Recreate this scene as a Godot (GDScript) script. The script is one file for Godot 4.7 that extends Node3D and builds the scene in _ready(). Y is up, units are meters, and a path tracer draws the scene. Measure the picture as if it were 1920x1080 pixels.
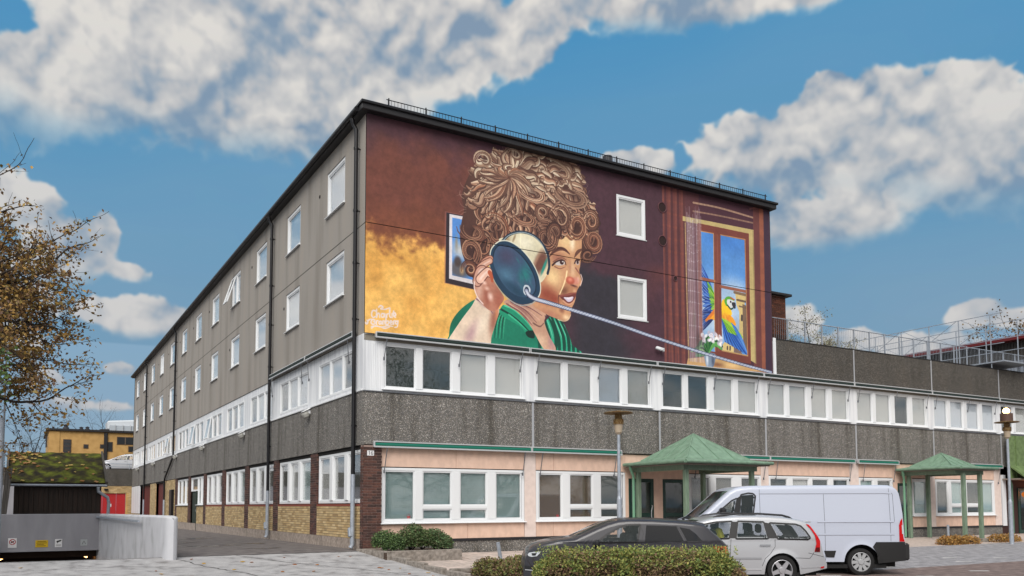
extends Node3D
# A mural on the gable of a grey office block, seen across a small car park under a broken cloudy sky.
# The building corner is the origin: the mural facade runs along +X, the long side facade along -Z, y is up.

var M := {}
var MESH := {}
var rng := RandomNumberGenerator.new()

func _ready() -> void:
	rng.seed = 77
	make_camera()
	make_sky()
	make_materials()
	make_ground()
	make_building()
	make_front_details()
	make_side_details()
	make_roof_things()
	make_canopies()
	make_ramp_and_shed()
	make_far_things()
	make_vehicles()
	make_street_things()
	make_plants()

# ---------------------------------------------------------------- camera, light
func make_camera() -> void:
	var cam := Camera3D.new()
	cam.name = "camera"
	cam.projection = Camera3D.PROJECTION_FRUSTUM
	cam.near = 0.1
	cam.far = 1500.0
	cam.size = 0.1 * 1080.0 / 1578.7
	cam.frustum_offset = Vector2(0.0, 0.1 * 301.5 / 1578.7)
	cam.position = Vector3(-8.007, 1.18, 21.919)
	cam.basis = Basis(Vector3.UP, deg_to_rad(-30.123)) * Basis(Vector3.RIGHT, deg_to_rad(3.843)) * Basis(Vector3.BACK, deg_to_rad(-0.158))
	add_child(cam)
	cam.current = true
	var sun := DirectionalLight3D.new()
	sun.name = "sun"
	sun.light_color = Color(1.0, 0.98, 0.955)
	sun.light_energy = SUN_ENERGY
	sun.light_angular_distance = 44.0
	sun.shadow_enabled = true
	sun.basis = Basis.looking_at(-Vector3(-0.46, 0.66, 0.58).normalized(), Vector3.UP)
	add_child(sun)

const SUN_ENERGY := 0.5
const EXPOSURE := 2.1

# ---------------------------------------------------------------- small helpers
func numbered(called: String, parent: Node) -> String:
	if not parent.has_node(NodePath(called)):
		return called
	var k := 1
	if parent.has_meta("_n_" + called):
		k = int(parent.get_meta("_n_" + called)) + 1
	while parent.has_node(NodePath("%s_%03d" % [called, k])):
		k += 1
	parent.set_meta("_n_" + called, k)
	return "%s_%03d" % [called, k]

func put(called: String, mesh: Mesh, mat: Material, parent: Node = self, xf := Transform3D()) -> MeshInstance3D:
	var o := MeshInstance3D.new()
	o.name = numbered(called, parent)
	o.mesh = mesh
	o.material_override = mat
	o.transform = xf
	parent.add_child(o)
	return o

func root(called: String, at := Vector3.ZERO, turn := 0.0, parent: Node = self) -> Node3D:
	var o := Node3D.new()
	o.name = numbered(called, parent)
	o.position = at
	o.rotation.y = turn
	parent.add_child(o)
	return o

func tag(o: Node, label: String, category: String, group := "") -> Node:
	o.set_meta("label", label)
	o.set_meta("category", category)
	if group != "":
		o.set_meta("group", group)
	return o

func setting(o: Node, kind := "structure", label := "") -> Node:
	o.set_meta("kind", kind)
	if label != "":
		o.set_meta("label", label)
	return o

func copy_of(o: Node3D, label := "") -> Node3D:
	var stem: String = o.name
	if stem.length() > 4 and stem.substr(stem.length() - 4, 1) == "_" and stem.substr(stem.length() - 3).is_valid_int():
		stem = stem.substr(0, stem.length() - 4)
	var c: Node3D = o.duplicate()
	c.name = numbered(stem, self)
	add_child(c)
	if label != "":
		c.set_meta("label", label)
	return c

# collects flat or smooth faces; corners run counter-clockwise seen from outside
class Shape:
	var v := PackedVector3Array()
	var n := PackedVector3Array()
	var uv := PackedVector2Array()
	var col := PackedColorArray()
	var tint := Color.WHITE
	var use_col := false
	func tri(a: Vector3, b: Vector3, c: Vector3) -> void:
		var m := (b - a).cross(c - a).normalized()
		for p in [a, c, b]:
			v.append(p); n.append(m); uv.append(Vector2(p.x, p.y)); col.append(tint)
	func quad(a: Vector3, b: Vector3, c: Vector3, d: Vector3) -> void:
		var m := (c - a).cross(d - b).normalized()
		for p in [a, c, b, a, d, c]:
			v.append(p); n.append(m); uv.append(Vector2(p.x, p.y)); col.append(tint)
	func quad_uv(a: Vector3, b: Vector3, c: Vector3, d: Vector3, u: Array) -> void:
		var m := (c - a).cross(d - b).normalized()
		var ps := [a, b, c, d]
		for i in [0, 2, 1, 0, 3, 2]:
			v.append(ps[i]); n.append(m); uv.append(u[i]); col.append(tint)
	func poly(pts: Array) -> void:          # convex, counter-clockwise from outside
		for i in range(1, pts.size() - 1):
			tri(pts[0], pts[i], pts[i + 1])
	func box(lo: Vector3, hi: Vector3) -> void:
		boxt(Transform3D(Basis(), (lo + hi) * 0.5), hi - lo)
	func boxt(t: Transform3D, s: Vector3, ch := 0.0) -> void:
		var h := s * 0.5
		if ch <= 0.0:
			var p := []
			for k in 8:
				p.append(t * Vector3(h.x * (1 if k & 1 else -1), h.y * (1 if k & 2 else -1), h.z * (1 if k & 4 else -1)))
			quad(p[4], p[5], p[7], p[6]); quad(p[1], p[0], p[2], p[3]); quad(p[5], p[1], p[3], p[7])
			quad(p[0], p[4], p[6], p[2]); quad(p[6], p[7], p[3], p[2]); quad(p[0], p[1], p[5], p[4])
			return
		# chamfered box
		for ax in 3:
			var a1 := (ax + 1) % 3
			var a2 := (ax + 2) % 3
			for sg in [-1.0, 1.0]:
				var q := []
				for e in [[-1, -1], [1, -1], [1, 1], [-1, 1]]:
					var c := Vector3.ZERO
					c[ax] = sg * h[ax]; c[a1] = e[0] * (h[a1] - ch); c[a2] = e[1] * (h[a2] - ch)
					q.append(t * c)
				if sg > 0: quad(q[0], q[1], q[2], q[3])
				else: quad(q[3], q[2], q[1], q[0])
			for s1 in [-1.0, 1.0]:
				for s2 in [-1.0, 1.0]:
					var e := []
					for w in [-1.0, 1.0]:
						var c := Vector3.ZERO
						c[ax] = w * (h[ax] - ch)
						c[a1] = s1 * h[a1]; c[a2] = s2 * (h[a2] - ch)
						e.append(t * c)
						c[a1] = s1 * (h[a1] - ch); c[a2] = s2 * h[a2]
						e.append(t * c)
					if s1 * s2 > 0: quad(e[0], e[1], e[3], e[2]) if false else quad(e[0], e[2], e[3], e[1])
					else: quad(e[1], e[3], e[2], e[0])
		for sx in [-1.0, 1.0]:
			for sy in [-1.0, 1.0]:
				for sz in [-1.0, 1.0]:
					var a := t * Vector3(sx * h.x, sy * (h.y - ch), sz * (h.z - ch))
					var b := t * Vector3(sx * (h.x - ch), sy * h.y, sz * (h.z - ch))
					var c := t * Vector3(sx * (h.x - ch), sy * (h.y - ch), sz * h.z)
					if sx * sy * sz > 0: tri(a, b, c)
					else: tri(a, c, b)
	func bar(a: Vector3, b: Vector3, w: float, h2 := -1.0) -> void:
		var d := b - a
		var up := Vector3.UP if absf(d.normalized().y) < 0.99 else Vector3.RIGHT
		var x := d.normalized()
		var z := x.cross(up).normalized()
		var y := z.cross(x)
		boxt(Transform3D(Basis(x, y, z), (a + b) * 0.5), Vector3(d.length(), w if h2 < 0 else h2, w))
	func tube(pts: Array, r: float, sides := 8, r2 := -1.0) -> void:
		var rings := []
		var side := Vector3.ZERO
		for i in pts.size():
			var d: Vector3 = (pts[mini(i + 1, pts.size() - 1)] - pts[maxi(i - 1, 0)]).normalized()
			if side == Vector3.ZERO:
				side = d.cross(Vector3.UP if absf(d.y) < 0.9 else Vector3.RIGHT).normalized()
			side = (side - d * side.dot(d)).normalized()
			var up := d.cross(side)
			var rr := r if r2 < 0 else lerpf(r, r2, float(i) / (pts.size() - 1))
			var ring := []
			for k in sides:
				var a := TAU * k / sides
				ring.append([pts[i] + (side * cos(a) + up * sin(a)) * rr, side * cos(a) + up * sin(a)])
			rings.append(ring)
		for i in pts.size() - 1:
			for k in sides:
				var k2 := (k + 1) % sides
				smooth4(rings[i][k], rings[i][k2], rings[i + 1][k2], rings[i + 1][k])
		for e in [0, pts.size() - 1]:
			var c := []
			for k in sides: c.append(rings[e][k][0])
			if e == 0: c.reverse()
			poly(c)
	func smooth4(a: Array, b: Array, c: Array, d: Array) -> void:
		for p in [a, c, b, a, d, c]:
			v.append(p[0]); n.append(p[1]); uv.append(Vector2(p[0].x, p[0].y)); col.append(tint)
	func lathe(prof: Array, axis: Transform3D, sides := 20) -> void:   # prof: [radius, height] from bottom to top; axis.y is up
		for i in prof.size() - 1:
			var p: Array = prof[i]
			var q: Array = prof[i + 1]
			var nr := Vector2(q[1] - p[1], -(q[0] - p[0])).normalized()
			for k in sides:
				var a0 := TAU * k / sides
				var a1 := TAU * (k + 1) / sides
				var e0 := Vector3(cos(a0), 0, sin(a0))
				var e1 := Vector3(cos(a1), 0, sin(a1))
				var n0 := axis.basis * (e0 * nr.x + Vector3.UP * nr.y)
				var n1 := axis.basis * (e1 * nr.x + Vector3.UP * nr.y)
				smooth4([axis * (e1 * p[0] + Vector3.UP * p[1]), n1], [axis * (e0 * p[0] + Vector3.UP * p[1]), n0], [axis * (e0 * q[0] + Vector3.UP * q[1]), n0], [axis * (e1 * q[0] + Vector3.UP * q[1]), n1])
	func patch(g: Array, closed_u := false, flip := false) -> void:    # g[i][j] points, smooth normals; i x j counter-clockwise
		var nu := g.size()
		var nv: int = g[0].size()
		var nm := []
		for i in nu:
			var row := []
			for j in nv:
				var du: Vector3 = g[mini(i + 1, nu - 1)][j] - g[maxi(i - 1, 0)][j]
				if closed_u: du = g[(i + 1) % nu][j] - g[(i - 1 + nu) % nu][j]
				var dv: Vector3 = g[i][mini(j + 1, nv - 1)] - g[i][maxi(j - 1, 0)]
				var m := du.cross(dv).normalized()
				row.append(-m if flip else m)
			nm.append(row)
		for i in (nu if closed_u else nu - 1):
			var i2 := (i + 1) % nu
			for j in nv - 1:
				if flip: smooth4([g[i][j + 1], nm[i][j + 1]], [g[i2][j + 1], nm[i2][j + 1]], [g[i2][j], nm[i2][j]], [g[i][j], nm[i][j]])
				else: smooth4([g[i][j], nm[i][j]], [g[i2][j], nm[i2][j]], [g[i2][j + 1], nm[i2][j + 1]], [g[i][j + 1], nm[i][j + 1]])
	func mesh() -> ArrayMesh:
		var m := ArrayMesh.new()
		if v.is_empty(): return m
		var a := []
		a.resize(Mesh.ARRAY_MAX)
		a[Mesh.ARRAY_VERTEX] = v
		a[Mesh.ARRAY_NORMAL] = n
		a[Mesh.ARRAY_TEX_UV] = uv
		if use_col: a[Mesh.ARRAY_COLOR] = col
		m.add_surface_from_arrays(Mesh.PRIMITIVE_TRIANGLES, a)
		return m
	# a wall in its own plane (x along, y up, z out) with rectangular holes [x0,y0,x1,y1] and reveals
	func wall(r: Array, holes: Array, z := 0.0, reveal := 0.12, uvr: Array = []) -> void:
		var xs := [r[0], r[2]]
		var ys := [r[1], r[3]]
		for h in holes:
			for k in [0, 2]:
				if h[k] > r[0] and h[k] < r[2]: xs.append(h[k])
			for k in [1, 3]:
				if h[k] > r[1] and h[k] < r[3]: ys.append(h[k])
		xs.sort(); ys.sort()
		for i in xs.size() - 1:
			if xs[i + 1] - xs[i] < 1e-5: continue
			for j in ys.size() - 1:
				if ys[j + 1] - ys[j] < 1e-5: continue
				var cx: float = (xs[i] + xs[i + 1]) * 0.5
				var cy: float = (ys[j] + ys[j + 1]) * 0.5
				var inside := false
				for h in holes:
					if cx > h[0] and cx < h[2] and cy > h[1] and cy < h[3]: inside = true
				if inside: continue
				var us := []
				var ps := [Vector3(xs[i], ys[j], z), Vector3(xs[i + 1], ys[j], z), Vector3(xs[i + 1], ys[j + 1], z), Vector3(xs[i], ys[j + 1], z)]
				for p in ps:
					us.append(Vector2(p.x, p.y) if uvr.is_empty() else Vector2((p.x - uvr[0]) / (uvr[2] - uvr[0]), 1.0 - (p.y - uvr[1]) / (uvr[3] - uvr[1])))
				quad_uv(ps[0], ps[1], ps[2], ps[3], us)
		for h in holes:
			if reveal <= 0.0: continue
			var a := Vector3(h[0], h[1], z); var b := Vector3(h[2], h[1], z)
			var c := Vector3(h[2], h[3], z); var d := Vector3(h[0], h[3], z)
			var k := Vector3(0, 0, -reveal)
			var st := v.size()
			quad(a, a + k, b + k, b) if false else quad(a, b, b + k, a + k)
			quad(b, c, c + k, b + k); quad(c, d, d + k, c + k); quad(d, a, a + k, d + k)
			for q in range(st, v.size()):
				n[q] = n[q]
				if not uvr.is_empty():
					uv[q] = Vector2((v[q].x - uvr[0]) / (uvr[2] - uvr[0]), 1.0 - (v[q].y - uvr[1]) / (uvr[3] - uvr[1]))

func box_mesh(s: Vector3, ch := 0.0) -> ArrayMesh:
	var k := "box%s_%s" % [s.snapped(Vector3.ONE * 0.0005), ch]
	if not MESH.has(k):
		var b := Shape.new()
		b.boxt(Transform3D(), s, ch)
		MESH[k] = b.mesh()
	return MESH[k]

func box(called: String, lo: Vector3, hi: Vector3, mat: Material, parent: Node = self, ch := 0.0) -> MeshInstance3D:
	return put(called, box_mesh(hi - lo, ch), mat, parent, Transform3D(Basis(), (lo + hi) * 0.5))

func at(p: Vector3) -> Transform3D:
	return Transform3D(Basis(), p)

# ---------------------------------------------------------------- materials
func noise(freq: float, oct := 4, seed_ := 1, kind := FastNoiseLite.TYPE_SIMPLEX_SMOOTH) -> FastNoiseLite:
	var f := FastNoiseLite.new()
	f.noise_type = kind
	f.frequency = freq
	f.fractal_octaves = oct
	f.seed = seed_
	return f

func noise_tex(freq: float, oct: int, seed_: int, stops: Array, size := 512) -> NoiseTexture2D:
	var t := NoiseTexture2D.new()
	t.width = size; t.height = size
	t.seamless = true
	t.seamless_blend_skirt = 0.2
	t.noise = noise(freq, oct, seed_)
	if not stops.is_empty():
		var g := Gradient.new()
		var offs := PackedFloat32Array()
		var cols := PackedColorArray()
		for s in stops:
			offs.append(s[0]); cols.append(s[1])
		g.offsets = offs; g.colors = cols
		t.color_ramp = g
	return t

# random grains: a picture of small patches, each of one of the given sRGB colours
func grain_tex(size: int, cell: float, cols: Array, seed_: int, ground: Color, share: float) -> ImageTexture:
	var r := RandomNumberGenerator.new()
	r.seed = seed_
	var im := Image.create(size, size, false, Image.FORMAT_RGB8)
	im.fill(ground)
	var total := int(size * size * share / (cell * cell))
	for k in total:
		var c: Color = cols[r.randi() % cols.size()]
		c = c.lightened(r.randf() * 0.12) if r.randf() < 0.5 else c.darkened(r.randf() * 0.2)
		var w := maxi(1, int(cell * r.randf_range(0.55, 1.35)))
		var h := maxi(1, int(cell * r.randf_range(0.55, 1.35)))
		var x := r.randi() % size
		var y := r.randi() % size
		for d in [[0, 0], [-size, 0], [0, -size]]:
			im.fill_rect(Rect2i(x + d[0], y + d[1], w, h).intersection(Rect2i(0, 0, size, size)), c)
	return ImageTexture.create_from_image(im)

func plain(col: Color, rough := 0.8, metal := 0.0, spec := 0.5) -> StandardMaterial3D:
	var m := StandardMaterial3D.new()
	m.albedo_color = col
	m.roughness = rough
	m.metallic = metal
	m.metallic_specular = spec
	return m

func tex_mat(t: Texture2D, scale: Vector3, rough := 0.85, bump: Texture2D = null, cm := 0.0, world := true) -> StandardMaterial3D:
	var m := StandardMaterial3D.new()
	m.albedo_texture = t
	m.roughness = rough
	m.uv1_triplanar = true
	m.uv1_world_triplanar = world
	m.uv1_scale = scale
	m.uv1_triplanar_sharpness = 4.0
	if bump:
		m.heightmap_enabled = true
		m.heightmap_texture = bump
		m.heightmap_scale = cm
	return m

# adds a second, larger pattern over a surface (stains, wear)
func wear(m: StandardMaterial3D, t: Texture2D, mask_scale: float) -> void:
	m.detail_enabled = true
	m.detail_albedo = t
	m.detail_blend_mode = BaseMaterial3D.BLEND_MODE_MUL
	m.detail_uv_layer = BaseMaterial3D.DETAIL_UV_2
	m.uv2_triplanar = true
	m.uv2_world_triplanar = true
	m.uv2_scale = Vector3.ONE * mask_scale

func g(v: float) -> Color:
	return Color(v, v, v)

func make_materials() -> void:
	var fine := noise_tex(0.09, 4, 3, [])
	var blotch := noise_tex(0.012, 5, 5, [[0.25, g(0.90)], [0.5, g(0.97)], [0.75, g(1.0)]])
	var blotch2 := noise_tex(0.02, 5, 8, [[0.2, g(0.86)], [0.5, g(0.96)], [0.8, g(1.0)]])
	var streak := noise_tex(0.010, 4, 11, [[0.15, Color(0.88, 0.87, 0.86)], [0.5, g(0.97)], [0.85, Color(1.0, 0.985, 0.97)]])
	var streak2 := noise_tex(0.012, 5, 13, [[0.12, Color(0.74, 0.73, 0.71)], [0.4, g(0.93)], [0.7, g(1.0)]])
	# side facade render: grey-brown with stains that run down
	var rt := noise_tex(0.16, 4, 21, [[0.2, Color(0.54, 0.52, 0.495)], [0.5, Color(0.60, 0.58, 0.555)], [0.8, Color(0.655, 0.635, 0.61)]])
	M.render = tex_mat(rt, Vector3.ONE * 0.45, 0.95, fine, 0.1)
	wear(M.render, streak, 1.0)
	M.render.uv2_scale = Vector3(0.17, 0.022, 0.17)
	M.render_edge = tex_mat(rt, Vector3.ONE * 0.45, 0.95)
	# exposed aggregate
	var peb := grain_tex(512, 3.2, [Color(0.47, 0.45, 0.43), Color(0.36, 0.35, 0.345), Color(0.56, 0.53, 0.49), Color(0.66, 0.64, 0.62), Color(0.42, 0.42, 0.43), Color(0.50, 0.465, 0.42), Color(0.78, 0.76, 0.73)], 4, Color(0.375, 0.365, 0.355), 0.8)
	M.aggregate = tex_mat(peb, Vector3.ONE * 0.36, 0.9, fine, 0.25)
	wear(M.aggregate, streak2, 1.0)
	M.aggregate.uv2_scale = Vector3(0.21, 0.035, 0.21)
	var peb2 := grain_tex(512, 3.2, [Color(0.33, 0.315, 0.29), Color(0.25, 0.24, 0.23), Color(0.41, 0.39, 0.355), Color(0.50, 0.48, 0.45), Color(0.28, 0.275, 0.27)], 9, Color(0.26, 0.25, 0.235), 0.8)
	M.aggregate_dark = tex_mat(peb2, Vector3.ONE * 0.36, 0.92, fine, 0.25)
	wear(M.aggregate_dark, streak, 1.0)
	M.aggregate_dark.uv2_scale = Vector3(0.22, 0.05, 0.22)
	M.white = plain(Color(0.86, 0.87, 0.88), 0.45)
	M.white_panel = tex_mat(noise_tex(0.01, 4, 31, [[0.2, Color(0.80, 0.81, 0.83)], [0.7, Color(0.88, 0.89, 0.90)]]), Vector3(0.7, 0.05, 0.7), 0.5)
	M.alu = plain(Color(0.74, 0.75, 0.76), 0.4, 0.3)
	M.alu_dark = plain(Color(0.42, 0.43, 0.45), 0.45, 0.5)
	M.green_cloth = plain(Color(0.06, 0.40, 0.33), 0.9)
	M.dark_cloth = plain(Color(0.10, 0.16, 0.15), 0.9)
	M.peach = tex_mat(noise_tex(0.02, 4, 41, [[0.2, Color(0.815, 0.695, 0.625)], [0.6, Color(0.85, 0.725, 0.65)], [0.9, Color(0.865, 0.745, 0.675)]]), Vector3(0.4, 0.25, 0.4), 0.75)
	M.pale_pink = tex_mat(noise_tex(0.02, 4, 42, [[0.2, Color(0.82, 0.755, 0.725)], [0.7, Color(0.855, 0.79, 0.76)]]), Vector3.ONE * 0.4, 0.8)
	M.black_metal = plain(Color(0.085, 0.085, 0.10), 0.4, 0.3)
	M.roof_metal = plain(Color(0.13, 0.125, 0.135), 0.5, 0.2)
	M.galv = tex_mat(noise_tex(0.03, 4, 51, [[0.2, Color(0.58, 0.61, 0.65)], [0.7, Color(0.64, 0.67, 0.71)]]), Vector3.ONE * 0.4, 0.5)
	M.galv.metallic = 0.35
	M.dark_strip = plain(Color(0.11, 0.11, 0.13), 0.6)
	M.plinth = tex_mat(noise_tex(0.05, 5, 61, [[0.2, Color(0.55, 0.50, 0.465)], [0.5, Color(0.62, 0.57, 0.53)], [0.8, Color(0.67, 0.62, 0.58)]]), Vector3.ONE * 0.3, 0.95)
	wear(M.plinth, blotch2, 0.2)
	M.mortar = plain(Color(0.56, 0.48, 0.45), 0.95)
	M.mortar_pale = plain(Color(0.47, 0.42, 0.35), 0.95)
	M.bricks = []
	for c in [Color(0.29, 0.195, 0.175), Color(0.34, 0.22, 0.19), Color(0.25, 0.175, 0.16), Color(0.37, 0.24, 0.205)]:
		M.bricks.append(tex_mat(noise_tex(0.05, 4, 70 + M.bricks.size(), [[0.2, c.darkened(0.2)], [0.6, c], [0.9, c.lightened(0.08)]], 128), Vector3.ONE * 1.3, 0.9))
	M.brick_vc = StandardMaterial3D.new()
	M.brick_vc.vertex_color_use_as_albedo = true
	M.brick_vc.roughness = 0.9
	M.joint_dark = plain(Color(0.10, 0.09, 0.085), 0.95)
	M.joint_strip = plain(Color(0.62, 0.63, 0.65), 0.6)
	M.room = plain(Color(0.20, 0.19, 0.18), 0.95)
	M.room_light = plain(Color(0.42, 0.41, 0.40), 0.95)
	M.room_wood = plain(Color(0.36, 0.24, 0.13), 0.9)
	M.blind = plain(Color(0.86, 0.89, 0.93), 0.9)
	M.blind_grey = plain(Color(0.83, 0.83, 0.82), 0.9)
	M.blind_teal = plain(Color(0.68, 0.78, 0.78), 0.85)
	M.curtain_ochre = plain(Color(0.62, 0.42, 0.16), 0.9)
	M.curtain_red = plain(Color(0.55, 0.22, 0.15), 0.9)
	M.curtain_pale = plain(Color(0.66, 0.60, 0.46), 0.9)
	M.glass = plain(Color(0.45, 0.52, 0.52, 0.05), 0.02, 0.0, 0.6)
	M.glass.transparency = BaseMaterial3D.TRANSPARENCY_ALPHA
	M.glass_dark = plain(Color(0.05, 0.06, 0.065, 0.45), 0.02, 0.0, 0.6)
	M.glass_dark.transparency = BaseMaterial3D.TRANSPARENCY_ALPHA
	M.car_glass = plain(Color(0.16, 0.24, 0.24, 0.22), 0.02, 0.0, 0.6)
	M.car_glass.transparency = BaseMaterial3D.TRANSPARENCY_ALPHA
	M.green_paint = tex_mat(noise_tex(0.03, 4, 81, [[0.2, Color(0.43, 0.54, 0.46)], [0.6, Color(0.47, 0.585, 0.50)], [0.9, Color(0.50, 0.61, 0.53)]]), Vector3.ONE * 0.3, 0.6)
	wear(M.green_paint, blotch, 0.5)
	M.green_post = tex_mat(noise_tex(0.03, 4, 82, [[0.2, Color(0.40, 0.475, 0.405)], [0.7, Color(0.455, 0.535, 0.455)]]), Vector3(0.6, 0.15, 0.6), 0.7)
	M.green_door = plain(Color(0.075, 0.21, 0.18), 0.5)
	M.green_dark = plain(Color(0.10, 0.16, 0.12), 0.6)
	M.green_fascia = tex_mat(noise_tex(0.025, 4, 83, [[0.2, Color(0.345, 0.42, 0.26)], [0.7, Color(0.42, 0.505, 0.325)]]), Vector3.ONE * 0.3, 0.6)
	M.soffit = plain(Color(0.50, 0.46, 0.43), 0.9)
	M.red_door = plain(Color(0.62, 0.06, 0.085), 0.55)
	M.dark_red = plain(Color(0.36, 0.10, 0.095), 0.6)
	M.yellow_wall = tex_mat(noise_tex(0.03, 4, 85, [[0.2, Color(0.66, 0.52, 0.31)], [0.7, Color(0.72, 0.575, 0.355)]]), Vector3.ONE * 0.08, 0.9)
	# grounds
	M.asphalt = tex_mat(noise_tex(0.02, 6, 91, [[0.15, Color(0.35, 0.325, 0.325)], [0.45, Color(0.43, 0.405, 0.40)], [0.8, Color(0.50, 0.475, 0.465)]], 1024), Vector3.ONE * 0.11, 0.9)
	var grit := grain_tex(512, 2.0, [g(0.85), g(0.7), g(1.0), g(0.92)], 12, g(0.9), 0.9)
	wear(M.asphalt, grit, 0.9)
	M.apron = tex_mat(noise_tex(0.022, 6, 92, [[0.08, Color(0.53, 0.52, 0.52)], [0.35, Color(0.675, 0.67, 0.675)], [0.7, Color(0.735, 0.73, 0.735)], [0.95, Color(0.78, 0.775, 0.775)]], 1024), Vector3.ONE * 0.09, 0.92)
	wear(M.apron, grit, 0.8)
	M.lot_grey = tex_mat(noise_tex(0.02, 6, 93, [[0.15, Color(0.53, 0.525, 0.54)], [0.5, Color(0.62, 0.615, 0.63)], [0.85, Color(0.69, 0.685, 0.70)]], 1024), Vector3.ONE * 0.13, 0.92)
	wear(M.lot_grey, grit, 0.8)
	M.lot_brown = tex_mat(noise_tex(0.02, 6, 94, [[0.15, Color(0.42, 0.36, 0.345)], [0.5, Color(0.51, 0.44, 0.42)], [0.85, Color(0.59, 0.52, 0.50)]], 1024), Vector3.ONE * 0.13, 0.92)
	wear(M.lot_brown, grit, 0.8)
	M.soil = tex_mat(noise_tex(0.06, 5, 95, [[0.2, Color(0.20, 0.16, 0.13)], [0.7, Color(0.34, 0.27, 0.22)]]), Vector3.ONE * 0.6, 1.0, fine, 2.0)
	M.far_ground = tex_mat(noise_tex(0.02, 5, 96, [[0.2, Color(0.33, 0.32, 0.30)], [0.7, Color(0.42, 0.40, 0.38)]]), Vector3.ONE * 0.05, 1.0)
	M.wet = plain(Color(0.15, 0.14, 0.145), 0.22)
	M.crack = plain(Color(0.17, 0.155, 0.15), 0.95)
	M.paint_white = plain(Color(0.74, 0.74, 0.74), 0.8)
	M.pavers = []
	for c in [Color(0.71, 0.655, 0.62), Color(0.75, 0.69, 0.655), Color(0.68, 0.63, 0.60)]:
		M.pavers.append(tex_mat(noise_tex(0.04, 5, 100 + M.pavers.size(), [[0.2, c.darkened(0.12)], [0.5, c], [0.85, c.lightened(0.06)]], 256), Vector3.ONE * 0.5, 0.93))
	M.kerb = tex_mat(noise_tex(0.05, 5, 104, [[0.2, Color(0.47, 0.44, 0.41)], [0.5, Color(0.55, 0.52, 0.49)], [0.85, Color(0.61, 0.58, 0.55)]]), Vector3.ONE * 0.3, 0.95)
	wear(M.kerb, blotch2, 0.5)
	M.ramp_wall = tex_mat(noise_tex(0.012, 5, 105, [[0.2, Color(0.52, 0.52, 0.545)], [0.6, Color(0.555, 0.555, 0.58)], [0.9, Color(0.59, 0.59, 0.615)]]), Vector3(0.2, 0.05, 0.2), 0.85)
	M.ramp_pale = tex_mat(noise_tex(0.02, 5, 106, [[0.15, Color(0.65, 0.655, 0.67)], [0.4, Color(0.715, 0.72, 0.74)], [0.8, Color(0.75, 0.755, 0.775)]]), Vector3(0.2, 0.1, 0.2), 0.85)
	M.tar_wood = tex_mat(noise_tex(0.02, 5, 107, [[0.2, Color(0.105, 0.075, 0.06)], [0.7, Color(0.175, 0.125, 0.10)]]), Vector3(2.0, 0.1, 2.0), 0.85)
	M.grey_wood = tex_mat(noise_tex(0.02, 5, 108, [[0.2, Color(0.25, 0.24, 0.23)], [0.7, Color(0.36, 0.345, 0.33)]]), Vector3(2.0, 0.1, 2.0), 0.9)
	M.moss = tex_mat(noise_tex(0.02, 6, 109, [[0.2, Color(0.13, 0.11, 0.06)], [0.42, Color(0.225, 0.20, 0.07)], [0.58, Color(0.29, 0.31, 0.07)], [0.8, Color(0.40, 0.42, 0.10)]]), Vector3.ONE * 0.22, 1.0, fine, 0.8)
	M.paper = plain(Color(0.85, 0.85, 0.86), 0.7)
	M.sign_yellow = plain(Color(0.80, 0.66, 0.05), 0.6)
	M.ink = plain(Color(0.04, 0.04, 0.045), 0.6)
	M.ink_red = plain(Color(0.62, 0.07, 0.09), 0.6)
	M.rust = tex_mat(noise_tex(0.04, 4, 111, [[0.2, Color(0.33, 0.22, 0.10)], [0.6, Color(0.46, 0.36, 0.20)], [0.9, Color(0.50, 0.46, 0.36)]], 128), Vector3.ONE * 2.0, 0.85)
	M.lamp_glass = plain(Color(0.66, 0.60, 0.52), 0.5)
	M.bark = tex_mat(noise_tex(0.05, 4, 112, [[0.2, Color(0.13, 0.11, 0.10)], [0.7, Color(0.24, 0.21, 0.19)]], 256), Vector3(1.5, 0.5, 1.5), 1.0, fine, 1.5)
	M.leaf = StandardMaterial3D.new()
	M.leaf.vertex_color_use_as_albedo = true
	M.leaf.roughness = 0.75
	M.leaf.backlight_enabled = true
	M.leaf.backlight = Color(0.35, 0.35, 0.3)

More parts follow.
